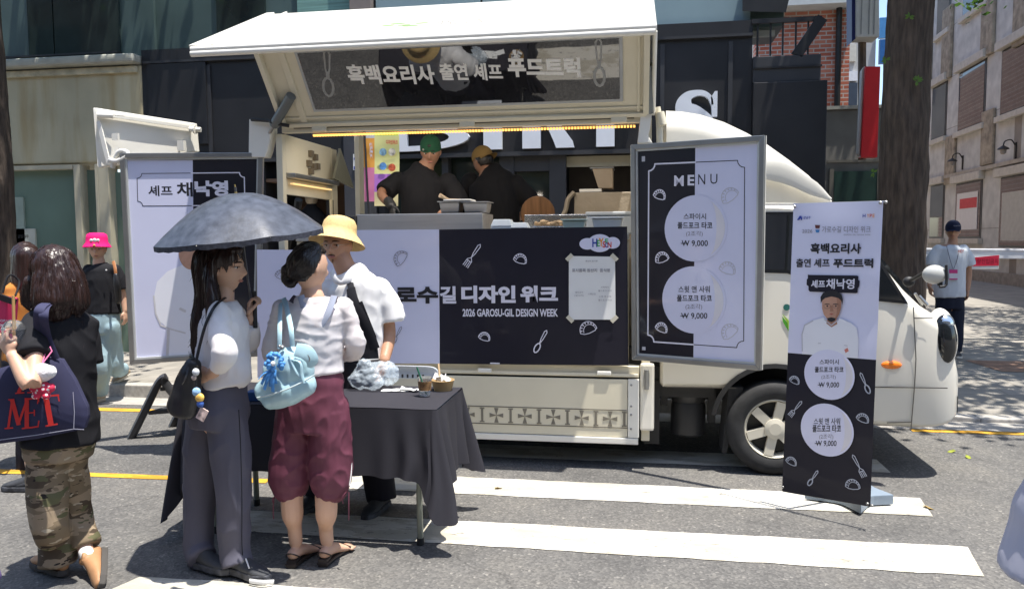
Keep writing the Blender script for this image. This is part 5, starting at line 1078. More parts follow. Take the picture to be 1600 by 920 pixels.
for px, py, c in ((599, 238, (.2, .35, .45)), (599, 260, (.12, .3, .6)), (613, 238, (.55, .5, .4)), (613, 262, (.7, .12, .05))):
    mb = MB(); a_, b_ = PFv.uv(px, py); PFv.disc(mb, a_, b_, .042, .014, 18); o = mb.build('flag_picture', mat('flag_dot', c, .6, var=.6, vscale=25), fl_)
mb = MB(); letter(PFv, '디자인위크', (604, 219, 622, 226), .016, mb, .03); mb.build('lettering', red_i, fl_); mb = MB(); letter(PFv, '가로수', (578, 222, 583, 248), .016, mb, .03); mb.build('lettering', inkw, fl_)
# number plate on the slate column
PN = Panel((0, FY - .225, 0), (1, 0, 0), (0, 0, 1)); ns_ = MB(); ppx(PN, ns_, [(552, 241), (568, 241), (568, 266), (552, 266)], .001, .006); no_ = ns_.build('number_plate', paper); tag(no_, 'small white and blue plate with the number 4 on the slate column', 'sign')
for q, s_, bx, m in (([(553, 246.5), (567, 246.5), (567, 250), (553, 250)], None, None, blue_i), ([(553, 260), (567, 260), (567, 265), (553, 265)], None, None, blue_i)): mb = MB(); ppx(PN, mb, q, .0085); mb.build('blue_band', m, no_)
mb = MB(); letter(PN, '4', (558, 251.5, 562, 258.5), .0085, mb, .02); letter(PN, '가로수길', (553, 242, 567, 245.5), .0085, mb, .01); mb.build('lettering', ink, no_)
# mannequin in the shop window left of the column
mp_ = at(487, 330, FY + .45); mn = thing('shop_mannequin', (mp_.x, FY + .45, .16), 'cream mannequin bust in a black jacket inside the dark shop window', 'mannequin')
zz = at(487, 320, FY + .45).z
mb = MB(); mb.lathe([(.03, 0), (.075, .06), (.085, .12), (.05, .17), (.06, .2), (.02, .2), (.02, .26), (.03, .3), (.005, .33)], V((mp_.x, FY + .45, zz - .02)), 14); mb.build('neck', mat('mannequin_cream', (.5, .42, .3), .5), mn, smooth=True)
mb = MB(); mb.tube([V((mp_.x, FY + .45, .3)), V((mp_.x, FY + .45, zz - .5)), V((mp_.x, FY + .45, zz - .2)), V((mp_.x, FY + .45, zz + .02))], [(.16, .12), (.2, .14), (.22, .12), (.05, .05)], 14, 4, side=(1, 0, 0)); mb.build('jacket', mat('black_cloth', (.012, .012, .013), .8), mn, smooth=True)
mb = MB(); mb.prism([at(428, 298, FY + .4), at(445, 290, FY + .4), at(458, 288, FY + .4), at(455, 296, FY + .4), at(440, 304, FY + .4)], (0, .02, 0)); o = mb.build('plant_leaf', mat('dark_leaf', (.02, .05, .02), .5)); tag(o, 'single big dark green leaf inside the brown shop window', 'plant')
# ------------------------------------------------------------ table under its cloth, and what is on it
TZ = .75
tf = gz(683, 641, TZ); tb_ = gz(722, 607, TZ)
tx1 = (tf.x + tb_.x) / 2 - .01; ty0, ty1 = tf.y, tb_.y; tx0 = -2.45
tbl = thing('folding_table', ((tx0 + tx1) / 2, (ty0 + ty1) / 2, 0), 'long folding table hidden under the black cloth', 'table')
MB().box((tx0 + .01, ty0 + .01, TZ - .045), (tx1 - .01, ty1 - .01, TZ - .008)).build('tabletop', mat('table_grey', (.5, .5, .48), .5), tbl, bevel=.01)
legm = mat('leg_grey_green', (.20, .22, .19), .4, metal=.4); cap_ = mat('rubber_cap', (.02, .02, .02), .7)
for x, y in ((-1.135, ty0 + .075), (-1.135, ty1 - .06), (tx0 + .14, ty0 + .075), (tx0 + .14, ty1 - .06)):
    mb = MB(); mb.tube([V((x + .02, y, TZ - .05)), V((x + .03, y, .45)), V((x, y, .36)), V((x, y, .03))], .017, 12, 4); o = mb.build('leg', legm, tbl, smooth=True); mb = MB(); mb.tube([V((x, y, 0.001)), V((x, y, .04))], .02, 12); mb.build('foot_cap', cap_, o, smooth=True)
clothm = mat('charcoal_cloth', (.030, .029, .036), .85, var=.1, vscale=2, bump=.2, bscale=300, bdist=.001, spec=.25)
def cloth():
    e = .012; x0, x1, y0, y1 = tx0 - e, tx1 + e, ty0 - e, ty1 + e; z = TZ + .004; r = .03
    per = []   # (x, y, nx, ny, cornerness, side)
    def edge(a, b_, n_, nrm, side):
        for k in range(n_): t = k / n_; per.append((a[0] + (b_[0] - a[0]) * t, a[1] + (b_[1] - a[1]) * t, nrm[0], nrm[1], 0, side, t))
    def corner(cx, cy, a0, cid):
        for k in range(14): a = math.radians(a0 + 90 * k / 14); per.append((cx + r * math.cos(a), cy + r * math.sin(a), math.cos(a), math.sin(a), math.sin(math.pi * (k + .5) / 14), cid, k / 14))
    edge((x0 + r, y0), (x1 - r, y0), 90, (0, -1), 'front'); corner(x1 - r, y0 + r, -90, 'fr'); edge((x1, y0 + r), (x1, y1 - r), 34, (1, 0), 'right'); corner(x1 - r, y1 - r, 0, 'br')
    edge((x1 - r, y1), (x0 + r, y1), 90, (0, 1), 'back'); corner(x0 + r, y1 - r, 90, 'bl'); edge((x0, y1 - r), (x0, y0 + r), 34, (-1, 0), 'left'); corner(x0 + r, y0 + r, 180, 'fl')
    n_ = len(per); rows = 22; vs = []; fs = []
    base = {'front': .355, 'right': .40, 'back': .42, 'left': .44, 'fr': .57, 'br': .52, 'bl': .58, 'fl': .64}
    hem = [base[p[5]] for p in per]
    for it in range(14): hem = [(hem[i - 1] + hem[i] * 2 + hem[(i + 1) % n_]) / 4 for i in range(n_)]
    hm_ = [max(h, base[p[5]] if p[4] > .6 else 0) + .012 * noise.noise(V((p[0] * 9, p[1] * 9, 0))) for h, p in zip(hem, per)]
    for it in range(3): hm_ = [(hm_[i - 1] + hm_[i] * 2 + hm_[(i + 1) % n_]) / 4 for i in range(n_)]
    cum = 0; 
    for i, p in enumerate(per):
        pass
    for j in range(rows + 1):
        t = j / rows
        for i, p in enumerate(per):
            x, y, nx, ny, cn, side, q = p
            drop = t * hm_[i]
            # folds run down; they start at the table edge and grow; strong beside the corners
            dcor = min(math.hypot(x - cx_, y - cy_) for cx_ in (x0, x1) for cy_ in (y0, y1))
            near = math.exp(-(dcor / .22) ** 2)
            s_ = i * .55
            f = (math.sin(s_ * 1.15 + noise.noise(V((x * 3, y * 3, 1))) * 2) * .02 + noise.noise(V((x * 4, y * 4, drop * .8))) * .012)
            amp = t ** 1.1 * (.22 + 1.6 * near)
            off = .004 + f * amp + (.115 if cn else .07 * near) * t * (cn if cn else .6) + .012 * t
            sw = noise.noise(V((x * 2.5 + 7, y * 2.5, t * 1.5))) * .03 * t * near
            vs.append(V((x + nx * off - ny * sw, y + ny * off + nx * sw, z - (0 if j else -.0) - drop - (.006 if j else 0))))
    for j in range(rows):
        for i in range(n_): k = (i + 1) % n_; fs.append((j * n_ + i, j * n_ + k, (j + 1) * n_ + k, (j + 1) * n_ + i))
    mb = MB(); mb.add(vs, fs)
    # top sheet, faintly uneven
    g = 46; h_ = 14; o_ = []; ff = []
    for b_ in range(h_ + 1):
        for a in range(g + 1):
            x = x0 + .004 + (x1 - x0 - .008) * a / g; y = y0 + .004 + (y1 - y0 - .008) * b_ / h_; o_.append(V((x, y, z + .002 + .0025 * noise.noise(V((x * 5, y * 5, 2))))))
    for b_ in range(h_):
        for a in range(g): k = b_ * (g + 1) + a; ff.append((k, k + 1, k + g + 2, k + g + 1))
    mb.add(o_, ff)
    o = mb.build('tablecloth', clothm, None, smooth=True, fix=True); return tag(o, 'charcoal cloth hanging in pointed corners over the folding table', 'tablecloth')
cloth()
TT = TZ + .0075
def onT(px, py): return gz(px, py, TT)
# kraft bowl
p = onT(692, 609); r_ = .062
t = thing('paper_bowl', p, 'kraft paper bowl with crumpled napkins and a wooden fork', 'bowl'); kraft = mat('kraft_paper', (.42, .28, .13), .75, var=.06, vscale=20)
mb = MB(); mb.lathe([(.052, 0), (.066, .058), (.069, .06), (.066, .063), (.062, .058), (.05, .012), (0, .012)], p, 32, cap=False); mb.build('bowl', kraft, t, smooth=True)
mb = MB(); rnd = random.Random(9)
for k in range(16): c_ = p + V((rnd.uniform(-.035, .035), rnd.uniform(-.035, .035), .052 + rnd.uniform(0, .03))); mb.obox(c_, rnd.uniform(.03, .055), rnd.uniform(.03, .05), .004, Matrix.Rotation(rnd.uniform(0, 3), 3, V((rnd.random(), rnd.random(), rnd.random())).normalized()))
mb.build('napkin', paper, t)
mb = MB(); mb.bar(p + V((-.01, -.01, .04)), p + V((-.025, .0, .155)), .012, .003); mb.build('wooden_fork', mat('fork_wood', (.6, .42, .24), .6), t)
# iced coffee cup
p = onT(664, 619); t = thing('plastic_cup', p, 'clear plastic cup with a brown sleeve and green straw', 'cup')
clear = mat('clear_plastic', (.93, .95, .97), .05, var=0, trans=.95, ior=1.2); 
mb = MB(); mb.lathe([(.029, 0), (.0405, .105), (.042, .108), (.04, .106), (.0285, .004), (0, .004)], p, 28, cap=False); mb.build('cup', clear, t, smooth=True)
mb = MB(); mb.lathe([(.0335, .036), (.0395, .088), (.0402, .088), (.0342, .036)], p, 28, cap=False); mb.build('sleeve', mat('sleeve_brown', (.28, .15, .06), .7, var=.55, vscale=45), t, smooth=True)
mb = MB(); mb.lathe([(.0275, .006), (.031, .032), (0, .032)], p, 24, cap=False); mb.build('water', mat('melt_water', (.75, .8, .82), .05, var=0, trans=.8, ior=1.1), t, smooth=True)
mb = MB(); mb.tube([p + V((.01, 0, .01)), p + V((-.045, .0, .165))], .0045, 8); mb.build('straw', mat('green_straw', (.01, .12, .06), .4), t, smooth=True)
# napkins
for k, (px, py, w_, d_, a, lab) in enumerate(((618, 610, .16, .07, .12, 'flat white paper napkin lying on the black cloth'), (640, 611, .12, .045, -.25, 'crumpled white napkin lying on the flat napkin'))):
    p = onT(px, py) + V((0, 0, .004 + .006 * k)); vs = []; fs = []; n_ = 10
    for j in range(n_ + 1):
        for i in range(n_ + 1):
            x, y = (i / n_ - .5) * w_, (j / n_ - .5) * d_; z = .004 * noise.noise(V((x * 40, y * 40, k))) * (1 if k == 0 else 4) + .004 * k
            vs.append(p + V((x * math.cos(a) - y * math.sin(a), x * math.sin(a) + y * math.cos(a), z)))
    for j in range(n_):
        for i in range(n_): q = j * (n_ + 1) + i; fs.append((q, q + 1, q + n_ + 2, q + n_ + 1))
    o = MB().add(vs, fs).build('paper_napkin', paper, smooth=True); tag(o, lab, 'napkin')
# plastic bag
plast = mat('bag_plastic', (.72, .82, .90), .18, var=.05, sss=0, alpha=.34, spec=1.0, bump=.6, bscale=24, bdist=.008)
mb = MB()
for dx, dy, dz, r in ((0, 0, .07, (.1, .08, .075)), (.09, .02, .08, (.08, .07, .07)), (-.06, -.03, .05, (.06, .06, .05)), (.03, -.05, .045, (.07, .05, .05)), (-.02, -.02, .12, (.05, .04, .05))): mb.ball(onT(562, 612) + V((.03 + dx, .10 + dy, dz + .01)), r, 20, 14)
bagm = remesh(mb, 'plastic_bag', plast, None, .006, 1, lambda p, n: .022 * (abs(noise.noise(p * 13)) - .3) + .012 * abs(noise.noise(p * 27)) + .006 * abs(noise.noise(p * 55))); tag(bagm, 'crumpled clear blue plastic bag on the table in front of the chef', 'plastic bag')
# blue box and small clutter left
p = onT(408, 624); MB().obox(p + V((0, 0, .025)), .14, .09, .05, Matrix.Rotation(.2, 3, 'Z')).build('blue_box', mat('box_blue', (.02, .07, .2), .5), None, bevel=.004); tag(bpy.data.objects['blue_box'], 'small blue box at the table edge under the pale handbag', 'box')
# grey folding chair behind the table
cg = mat('chair_grey', (.45, .48, .52), .4, var=.04, coat=.2); chx, chy = at(642, 590, 4.98).x, 4.98
ch = thing('folding_chair', (chx, chy, 0), 'grey plastic folding chair between the table and the truck', 'chair')
w_ = .185; zb_, ztp = .69, at(642, 571, 4.98).z
pts = [(-w_, zb_), (w_, zb_)] + [(w_ * math.copysign(abs(math.cos(t)) ** .45, math.cos(t)), zb_ + .03 + (ztp - zb_ - .03) * math.sin(t) ** .6) for t in np.linspace(.05, math.pi - .05, 18)]
mb = MB(); mb.prism([V((chx + x, chy + .015 - .03 * (1 - (x / w_) ** 2), z)) for x, z in pts], (0, .02, 0)); mb.build('backrest', cg, ch, bevel=.004)
mb = MB()
for k in range(6):
    x = chx - .09 + k * .036; mb.box((x - .006, chy - .02, zb_ + .012), (x + .006, chy - .012, zb_ + .035))
mb.each('slot', blackp, ch)
mb = MB(); mb.obox((chx, chy - .2, .45), .4, .38, .03); mb.build('seat', cg, ch, bevel=.012)
for s_ in (-1, 1):
    mb = MB(); mb.tube([V((chx + s_ * .2, chy + .03, .72)), V((chx + s_ * .2, chy - .05, .45)), V((chx + s_ * .2, chy - .32, .012))], .012, 8); mb.build('leg', legm, ch); mb = MB(); mb.tube([V((chx + s_ * .18, chy - .3, .44)), V((chx + s_ * .18, chy + .06, .012))], .012, 8); mb.build('leg', legm, ch)
# ---------------------------------------------------------- folding step
sm_ = mat('step_plastic', (.05, .05, .055), .45, var=.1)
f0 = gz(205, 684); sx, sy = f0.x, f0.y
stp = thing('folding_step', (sx + .3, sy + .2, 0), 'black plastic folding step ladder behind the woman with the umbrella', 'step ladder')
def vframe(o, nm):
    a, b_, c_ = V(o), V(o) + V((.27, .03, .50)), V(o) + V((.50, .28, .0)); 
    mb = MB(); mb.tube([a + V((0, 0, .0)), a.lerp(b_, .5), a.lerp(b_, .93), b_ + V((.035, .01, .015)), b_.lerp(c_, .07) + V((.01, 0, 0)), b_.lerp(c_, .5), c_], [(.045, .03)] * 7, 8, 4, side=(0, 1, 0)); mb.build(nm, sm_, stp, smooth=True)
o1, o2 = V((sx, sy, .0)), V((sx + .10, sy + .42, .0)); vframe(o1, 'side_frame'); vframe(o2, 'side_frame')
for k, h in ((.46, .24), (.86, .44)):
    q = [o1 + V((.27 * k + .03, .03 * k, .5 * k)), o2 + V((.27 * k + .03, .03 * k, .5 * k)), o2 + V((.27 * k + .2, .1 + .03 * k, .5 * k)), o1 + V((.27 * k + .2, .1 + .03 * k, .5 * k))]; MB().prism(q, (0, 0, -.035)).build('tread', sm_, stp, bevel=.006)
# ------------------------------------------------------------ people
skin_l = mat('skin_light', (.56, .34, .235), .5, var=.05, vscale=12, sss=.12); skin_m = mat('skin_tan', (.46, .25, .155), .5, var=.06, vscale=12, sss=.12); skin_d = mat('skin_brown', (.36, .185, .115), .5, var=.06, vscale=12, sss=.1)
eye_w = mat('eye_white', (.6, .58, .55), .3, var=0); eye_d = mat('eye_dark', (.015, .01, .008), .15, var=0)
lip_m = mat('lips', (.40, .16, .125), .45, var=.05); brow_m = mat('brow_hair', (.02, .014, .011), .8, var=0)
def hairmat(name, col, rough=.33):
    m = mat(name, col, rough, var=.45, vscale=60, stretch=(1, 1, .06), bump=.5, bscale=150, spec=.6); b = N(m)[2]; return m
hair_k = hairmat('hair_black', (.013, .009, .008)); hair_b = hairmat('hair_dark_brown', (.028, .013, .010)); 
def cloth_m(name, col, rough=.85, sheen=.0, bump=.15, **k): return mat(name, col, rough, var=.07, vscale=5, bump=bump, bscale=300, sheen=0, spec=.25, bdist=.0015, **k)
black_tee = cloth_m('black_cotton', (.014, .014, .017)); white_cot = cloth_m('white_cotton', (.72, .71, .70)); apron_k = cloth_m('black_apron', (.018, .018, .022)); navy = cloth_m('navy_trousers', (.014, .014, .022))
ZUP = V((0, 0, 1))
def head_pts(w_=1.0):
    n, m = 44, 32; out = []
    for i in range(m + 1):
        t = math.pi * (i + .02) / (m + .04); row = []
        for j in range(n):
            a = 2 * math.pi * j / n; x, y, z = math.sin(t) * math.cos(a), math.sin(t) * math.sin(a), -math.cos(t)
            X, Y, Z = .074 * x * w_, .094 * y, .118 * z
            if z < 0:
                q = -z; X *= 1 - .24 * q ** 1.6
                if y < 0: Y *= 1 - .42 * q
                else: Y *= 1 - .04 * q
            if y > 0:
                Y = Y * (1 - .05 * abs(x)) ; g = lambda cx, sx, cz, sz: math.exp(-((abs(X) - cx) / sx) ** 2 - ((Z - cz) / sz) ** 2)
                Y += .024 * math.exp(-(X / .0115) ** 2) * math.exp(-((Z + .026) / .017) ** 2) + .010 * math.exp(-(X / .009) ** 2) * math.exp(-((Z + .006) / .018) ** 2) - .007 * g(.031, .015, .004, .011) + .004 * g(.028, .02, .024, .008) + .007 * math.exp(-(X / .021) ** 2 - ((Z + .060) / .009) ** 2) - .003 * math.exp(-(X / .02) ** 2 - ((Z + .074) / .006) ** 2) + .008 * math.exp(-(X / .022) ** 2 - ((Z + .096) / .014) ** 2)
            row.append(V((X, Y, Z)))
        out.append(row)
    return out
class Fig:
    def __init__(s, label, Y, foot, skin, vox=.005, group=None):
        s.Y = Y; s.root = thing('person', foot, label, 'person', group); s.skin = skin; s.mb = MB(); s.vox = vox
    def P(s, px, py, dy=0.0): return at(px, py, s.Y + dy)
    # every builder adds closed pieces that are fused afterwards into one body
    def torso(s, pts, side):
        n = len(pts); s.mb.tube([p for p, _ in pts], [(r[0] * f, r[1] * f) for (_, r), f in zip(pts, [.86] * (n - 3) + [.84, .9, 1, 1][-3:])], 20, 5, side=side, round_ends=True)
    def limb(s, pts, rad, n=14):
        if len(rad) == 3 and rad[0] < .06: rad = [rad[0] * .72, rad[1] * .9, rad[2]]
        s.mb.tube(pts, [r * .8 if r > .07 else r for r in rad], n, 6, round_ends=True)
    def head(s, c, face, up=ZUP, k=1.0, w_=1.0):
        y = V(face).normalized(); x = y.cross(V(up)).normalized(); z = x.cross(y); s.hc, s.hx, s.hy, s.hz, s.hk = V(c), x, y, z, k
        s.hp = head_pts(w_); T = s.H
        s.mb.loft([[T(p) for p in row] for row in s.hp])
        for e in (-1, 1): s.mb.ball(T(V((e * .073 * w_, -.008, -.006))), (.010 * k, .019 * k, .031 * k), 10, 8, Matrix((x, y, z)).transposed() @ Matrix.Rotation(e * .35, 3, 'Z'))
    def H(s, p): return s.hc + (s.hx * p[0] + s.hy * p[1] + s.hz * p[2]) * s.hk
    def fy(s, X, Z):
        best = min((p for row in s.hp for p in row if p.y > 0), key=lambda p: (p.x - X) ** 2 + (p.z - Z) ** 2); return best.y
    def face(s, mouth=.0, glasses=None, beard=None, look=0.0):
        k = s.hk; R = Matrix((s.hx, s.hy, s.hz)).transposed()
        for e in (-1, 1):
            y = s.fy(e * .031, .004); mb = MB(); mb.ball(s.H((e * .031, y - .004, .004)), (.0135 * k, .0075 * k, .0048 * k), 14, 10, R); o = mb.build('eye', eye_w, s.root, smooth=True)
            mb = MB(); mb.ball(s.H((e * .031 + look * .004, y + .0012, .0035)), (.0058 * k, .004 * k, .0050 * k), 12, 8, R); mb.build('iris', eye_d, o, smooth=True)
            mb = MB(); mb.tube([s.H((e * .031 + q, s.fy(e * .031 + q, .010) + .0012, .0082 - abs(q) * .16)) for q in (-.013, -.006, 0, .006, .013)], .0016 * k, 6); mb.build('eyelid', brow_m, o, smooth=True)
            mb = MB(); mb.tube([s.H((e * (.031 + q), s.fy(e * (.031 + q), .026) + .001, .026 + .003 * (1 - (q / .018) ** 2) - q * .09)) for q in (-.017, -.008, 0, .008, .017)], [.0022 * k, .0033 * k, .0034 * k, .003 * k, .0015 * k], 8, 2); mb.build('eyebrow', brow_m, s.root, smooth=True)
        mb = MB(); mb.ball(s.H((0, s.fy(0, -.060) - .0035, -.0605)), (.021 * k, .0062 * k, (.0062 + mouth) * k), 16, 10, R); o = mb.build('lips', lip_m, s.root, smooth=True)
        mb = MB(); mb.tube([s.H((q, s.fy(q, -.061) + .0030 - abs(q) * .12, -.0605)) for q in (-.02, -.01, 0, .01, .02)], .0011 * k, 6); mb.build('mouth_line', mat('mouth_dark', (.10, .025, .02), .5), o)
        if beard:
            mb = MB(); rows = []
            for Zb, wd in ((-.076, .03), (-.088, .045), (-.1, .045), (-.11, .035)): rows.append([s.H((q * wd, s.fy(q * wd, Zb) + .0018, Zb + abs(q) * .012)) for q in np.linspace(-1, 1, 13)])
            mb.loft(rows, cap=False, closed=False); mb.build('beard', beard, s.root, smooth=True, fix=False)
            mb = MB(); mb.tube([s.H((q, s.fy(q, -.049) + .001, -.049 - abs(q) * .25)) for q in (-.022, -.011, 0, .011, .022)], .0032 * k, 6); mb.build('moustache', beard, s.root, smooth=True)
        if glasses:
            g = MB()
            for e in (-1, 1): g.tube([s.H((e * .032 + .022 * math.cos(t), .098, .003 + .018 * math.sin(t))) for t in np.linspace(0, 6.28, 21)], .0014, 6); g.tube([s.H((e * .054, .097, .006)), s.H((e * .076, .06, .008)), s.H((e * .08, -.005, .008))], .0014, 6)
            g.tube([s.H((-.010, .099, .006)), s.H((0, .102, .009)), s.H((.010, .099, .006))], .0014, 6); g.build('glasses', glasses, s.root, smooth=True)
    def hand(s, w_, d, nrm, thumb, curl=.5, k=1.0, mb=None, spread=1.0):
        """palm, four fingers of unequal length bent about the knuckles, and a thumb leaving the side of the palm"""
        m = mb or s.mb; d = V(d).normalized(); nrm = V(nrm); nrm = (nrm - d * nrm.dot(d)).normalized(); t = V(thumb); t = (t - d * t.dot(d) - nrm * t.dot(nrm)).normalized(); w_ = V(w_)
        m.tube([w_ - d * .02 * k, w_ + d * .012 * k, w_ + d * .05 * k, w_ + d * .085 * k], [(.024 * k, .018 * k), (.028 * k, .017 * k), (.039 * k, .0155 * k), (.038 * k, .0125 * k)], 14, 4, side=t, round_ends=True)
        for q, L_, cr in ((.0285, .068, .9), (.0095, .078, 1.0), (-.0095, .072, 1.08), (-.028, .056, 1.18)):
            b0 = w_ + d * (.086 - abs(q) * .18) * k + t * q * k * (1 + .06 * spread); pts = [b0 - d * .014 * k, b0]; ang = 0; sd_ = t * q * 2.2 * spread
            for seg_, f in ((.46, .55), (.3, 1.0), (.24, .75)):
                ang += curl * cr * f; pts.append(pts[-1] + ((d + sd_ * (1 if ang < 1 else .2)) * math.cos(ang) + nrm * math.sin(ang)).normalized() * L_ * seg_ * k)
            m.tube(pts, [.0085 * k, .0092 * k, .0085 * k, .0078 * k, .0066 * k], 10, 3, round_ends=True)
        b0 = w_ + d * .022 * k + t * .026 * k; pts = [b0 - t * .014 * k, b0 + t * .012 * k + d * .016 * k + nrm * .006 * k, b0 + t * (.026 - .012 * curl) * k + d * .044 * k + nrm * (.012 + .014 * curl) * k, b0 + t * (.028 - .026 * curl) * k + d * .068 * k + nrm * (.014 + .026 * curl) * k]
        m.tube(pts, [.013 * k, .0125 * k, .0098 * k, .0075 * k], 10, 4, round_ends=True)
    def finish(s): s.body = remesh(s.mb, 'body', s.skin, s.root, s.vox, 3); return s.body
    def cloth(s, nm, m, pieces, vox=.009, folds=.008, fs=(9, 9, 4), it=4, extra=None, parent=None, ridge=.5):
        """garment: closed pieces fused, then creased"""
        mb = MB()
        for kind, args in pieces:
            if kind == 'tube':
                mb.tube(args[0], args[1], 20, 6, side=(args[2] if len(args) > 2 else None))
                if len(args) < 3: mb.ball(args[0][0], args[1][0] if not isinstance(args[1][0], tuple) else min(args[1][0]), 16, 12)
            elif kind == 'ball': mb.ball(*args)
        o_ = random.random() * 50
        def disp(p, n):
            q = V((p.x * fs[0], p.y * fs[1], p.z * fs[2])); a = noise.noise(q + V((o_, 0, 0))); b_ = noise.noise(q * 2.1 + V((0, o_, 0)))
            r = (1 - abs(noise.noise(q * 1.4 + V((0, 0, o_))) * 2.2)) 
            d = folds * .62 * (a * .7 + b_ * .5 + ridge * (max(r, 0) ** 2 - .1) + .25)
            return d + (extra(p, n) if extra else 0)
        return remesh(mb, nm, m, parent or s.root, vox, it, disp)
    def hair(s, m, pieces, vox=.007, amp=.005, f=(70, 70, 5), nm='hair', it=5):
        mb = MB()
        for kind, args in pieces:
            if kind == 'tube': mb.tube(args[0], args[1], 18, 6, side=(args[2] if len(args) > 2 else None), round_ends=True)
            else: mb.ball(*args)
        return remesh(mb, nm, m, s.root, vox, it, lambda p, n: amp * (noise.noise(V((p.x * f[0], p.y * f[1], p.z * f[2]))) + .6 * noise.noise(V((p.x * f[0] * 2.2, p.y * f[1] * 2.2, p.z * f[2] * 1.6)))))
    def Rh(s): return Matrix((s.hx, s.hy, s.hz)).transposed()
    def cap_hair(s, m, low=-.05, front=.055, thick=.010, vox=.006, extra=(), amp=.004):
        """hair shell over the skull: covers everything behind and above the hairline"""
        mb = MB(); rows = []
        k = s.hk
        for row in s.hp:
            r2 = []
            for p in row:
                q = V((p.x, p.y, p.z)); hl = front - max(0, -q.y + .02) * 2.2   # hairline height sinks towards the back
                hl = max(hl, low); e = thick if q.z > hl else -.012
                if q.y > .03 and q.z < front: e = -.014
                u = V((q.x / .074, q.y / .094, q.z / .118)).normalized(); r2.append(s.H(q + u * e))
            rows.append(r2)
        mb.loft(rows)
        for kind, args in extra:
            if kind == 'tube': mb.tube(args[0], args[1], 18, 6, side=(args[2] if len(args) > 2 else None), round_ends=True)
            else: mb.ball(*args)
        return remesh(mb, 'hair', m, s.root, vox, 3, lambda p, n: amp * (noise.noise(V((p.x * 75, p.y * 75, p.z * 6))) + .5 * noise.noise(V((p.x * 160, p.y * 160, p.z * 9)))))
    def flow(s, ho, m, n=500, steps=12, step=.022, r=.0011, to=None, lift=.0025, end=.03, zmin=None):
        """fine locks combed over the hair surface: downwards, or towards a point"""
        from mathutils.bvhtree import BVHTree
        me = ho.data; off = wloc(ho); vs = [v.co + off for v in me.vertices]; bv = BVHTree.FromPolygons(vs, [tuple(p.vertices) for p in me.polygons]); rnd = random.Random(n)
        mb = MB()
        for k in range(n):
            p = V(rnd.choice(vs)); pts = []
            l_ = lift * rnd.uniform(.3, 1.4); wob = V((rnd.gauss(0, .18), rnd.gauss(0, .18), 0)); out = False
            for q in range(int(steps * rnd.uniform(.5, 1.2))):
                h = bv.find_nearest(p)
                if h[0] is None: break
                nn = h[1].normalized()
                if (p - h[0]).dot(nn) < 0 or (p - h[0]).length < .02: p = h[0] + nn * l_
                pts.append(V(p)); d = (to - p) if to is not None else V((0, 0, -1)) + wob * .5
                if to is not None and d.length < .03: break
                d.normalize(); t = d - nn * d.dot(nn)
                if t.length < .25: t = d
                p = p + t.normalized() * step
            if len(pts) < 3: continue
            if to is None and end: pts.append(pts[-1] + V((rnd.gauss(0, .006), rnd.gauss(0, .006), -end * rnd.uniform(.1, 1))))
            mb.tube(pts, [r] * (len(pts) - 1) + [r * .3], 3)
        return mb.build('hair_locks', m, s.root, smooth=True)
    def strands(s, m, starts, L_, n=70, r=.0016, spread=.02, drift=V((0, 0, 0))):
        mb = MB(); rnd = random.Random(4)
        for k in range(n):
            p = rnd.choice(starts) + V((rnd.gauss(0, spread), rnd.gauss(0, spread), rnd.gauss(0, spread))); l_ = L_ * rnd.uniform(.5, 1.1)
            d = V((rnd.gauss(0, .06), rnd.gauss(0, .06), -1)) + drift
            mb.tube([p, p + d * l_ * .5 + V((rnd.gauss(0, .006), rnd.gauss(0, .006), 0)), p + d * l_ + V((rnd.gauss(0, .012), 0, 0))], [r, r, r * .4], 4, 3)
        return mb.build('loose_strands', m, s.root, smooth=True)
    def shoe(s, ankle, toe, m, sole_m, k=1.0, h=.03, up=None, nm='shoe', wd=1.0):
        a, t = V(ankle), V(toe); d = (t - a); 
        if up is None: d.z = 0
        d.normalize(); u = V(up or ZUP); u = (u - d * u.dot(d)).normalized(); sd_ = d.cross(u); L_ = .26 * k; heel = a - d * .065 * k; zf = -.085 * k
        g = lambda x, z: heel + d * x * k + u * (zf + z) 
        mb = MB(); mb.tube([g(.0, .05), g(.03, .055), g(.08, .06), g(.14, .047), g(.20, .038), g(.25, .03)], [(.026 * k * wd, .028), (.034 * k * wd, .036), (.036 * k * wd, .044), (.042 * k * wd, .034), (.045 * k * wd, .024), (.030 * k * wd, .015)], 16, 4, side=sd_, round_ends=True)
        mb.tube([g(.055, .06), g(.065, .115)], [.036 * k, .036 * k], 14)
        o = remesh(mb, nm, m, s.root, .006, 3)
        out = [(.0, -.027), (.05, -.034), (.1, -.034), (.17, -.045), (.23, -.042), (.268, -.02), (.272, .0), (.268, .02), (.23, .04), (.17, .044), (.1, .034), (.05, .034), (.0, .027), (-.022, .0)]
        mb = MB(); mb.prism([g(x, .0) + sd_ * y * k * wd * 1.05 for x, y in out], u * h); mb.build('sole', sole_m, o, bevel=.006)
        return o
def short(p, q, t): return V(p).lerp(V(q), t)
def side_of(f): return V(f).normalized().cross(ZUP)
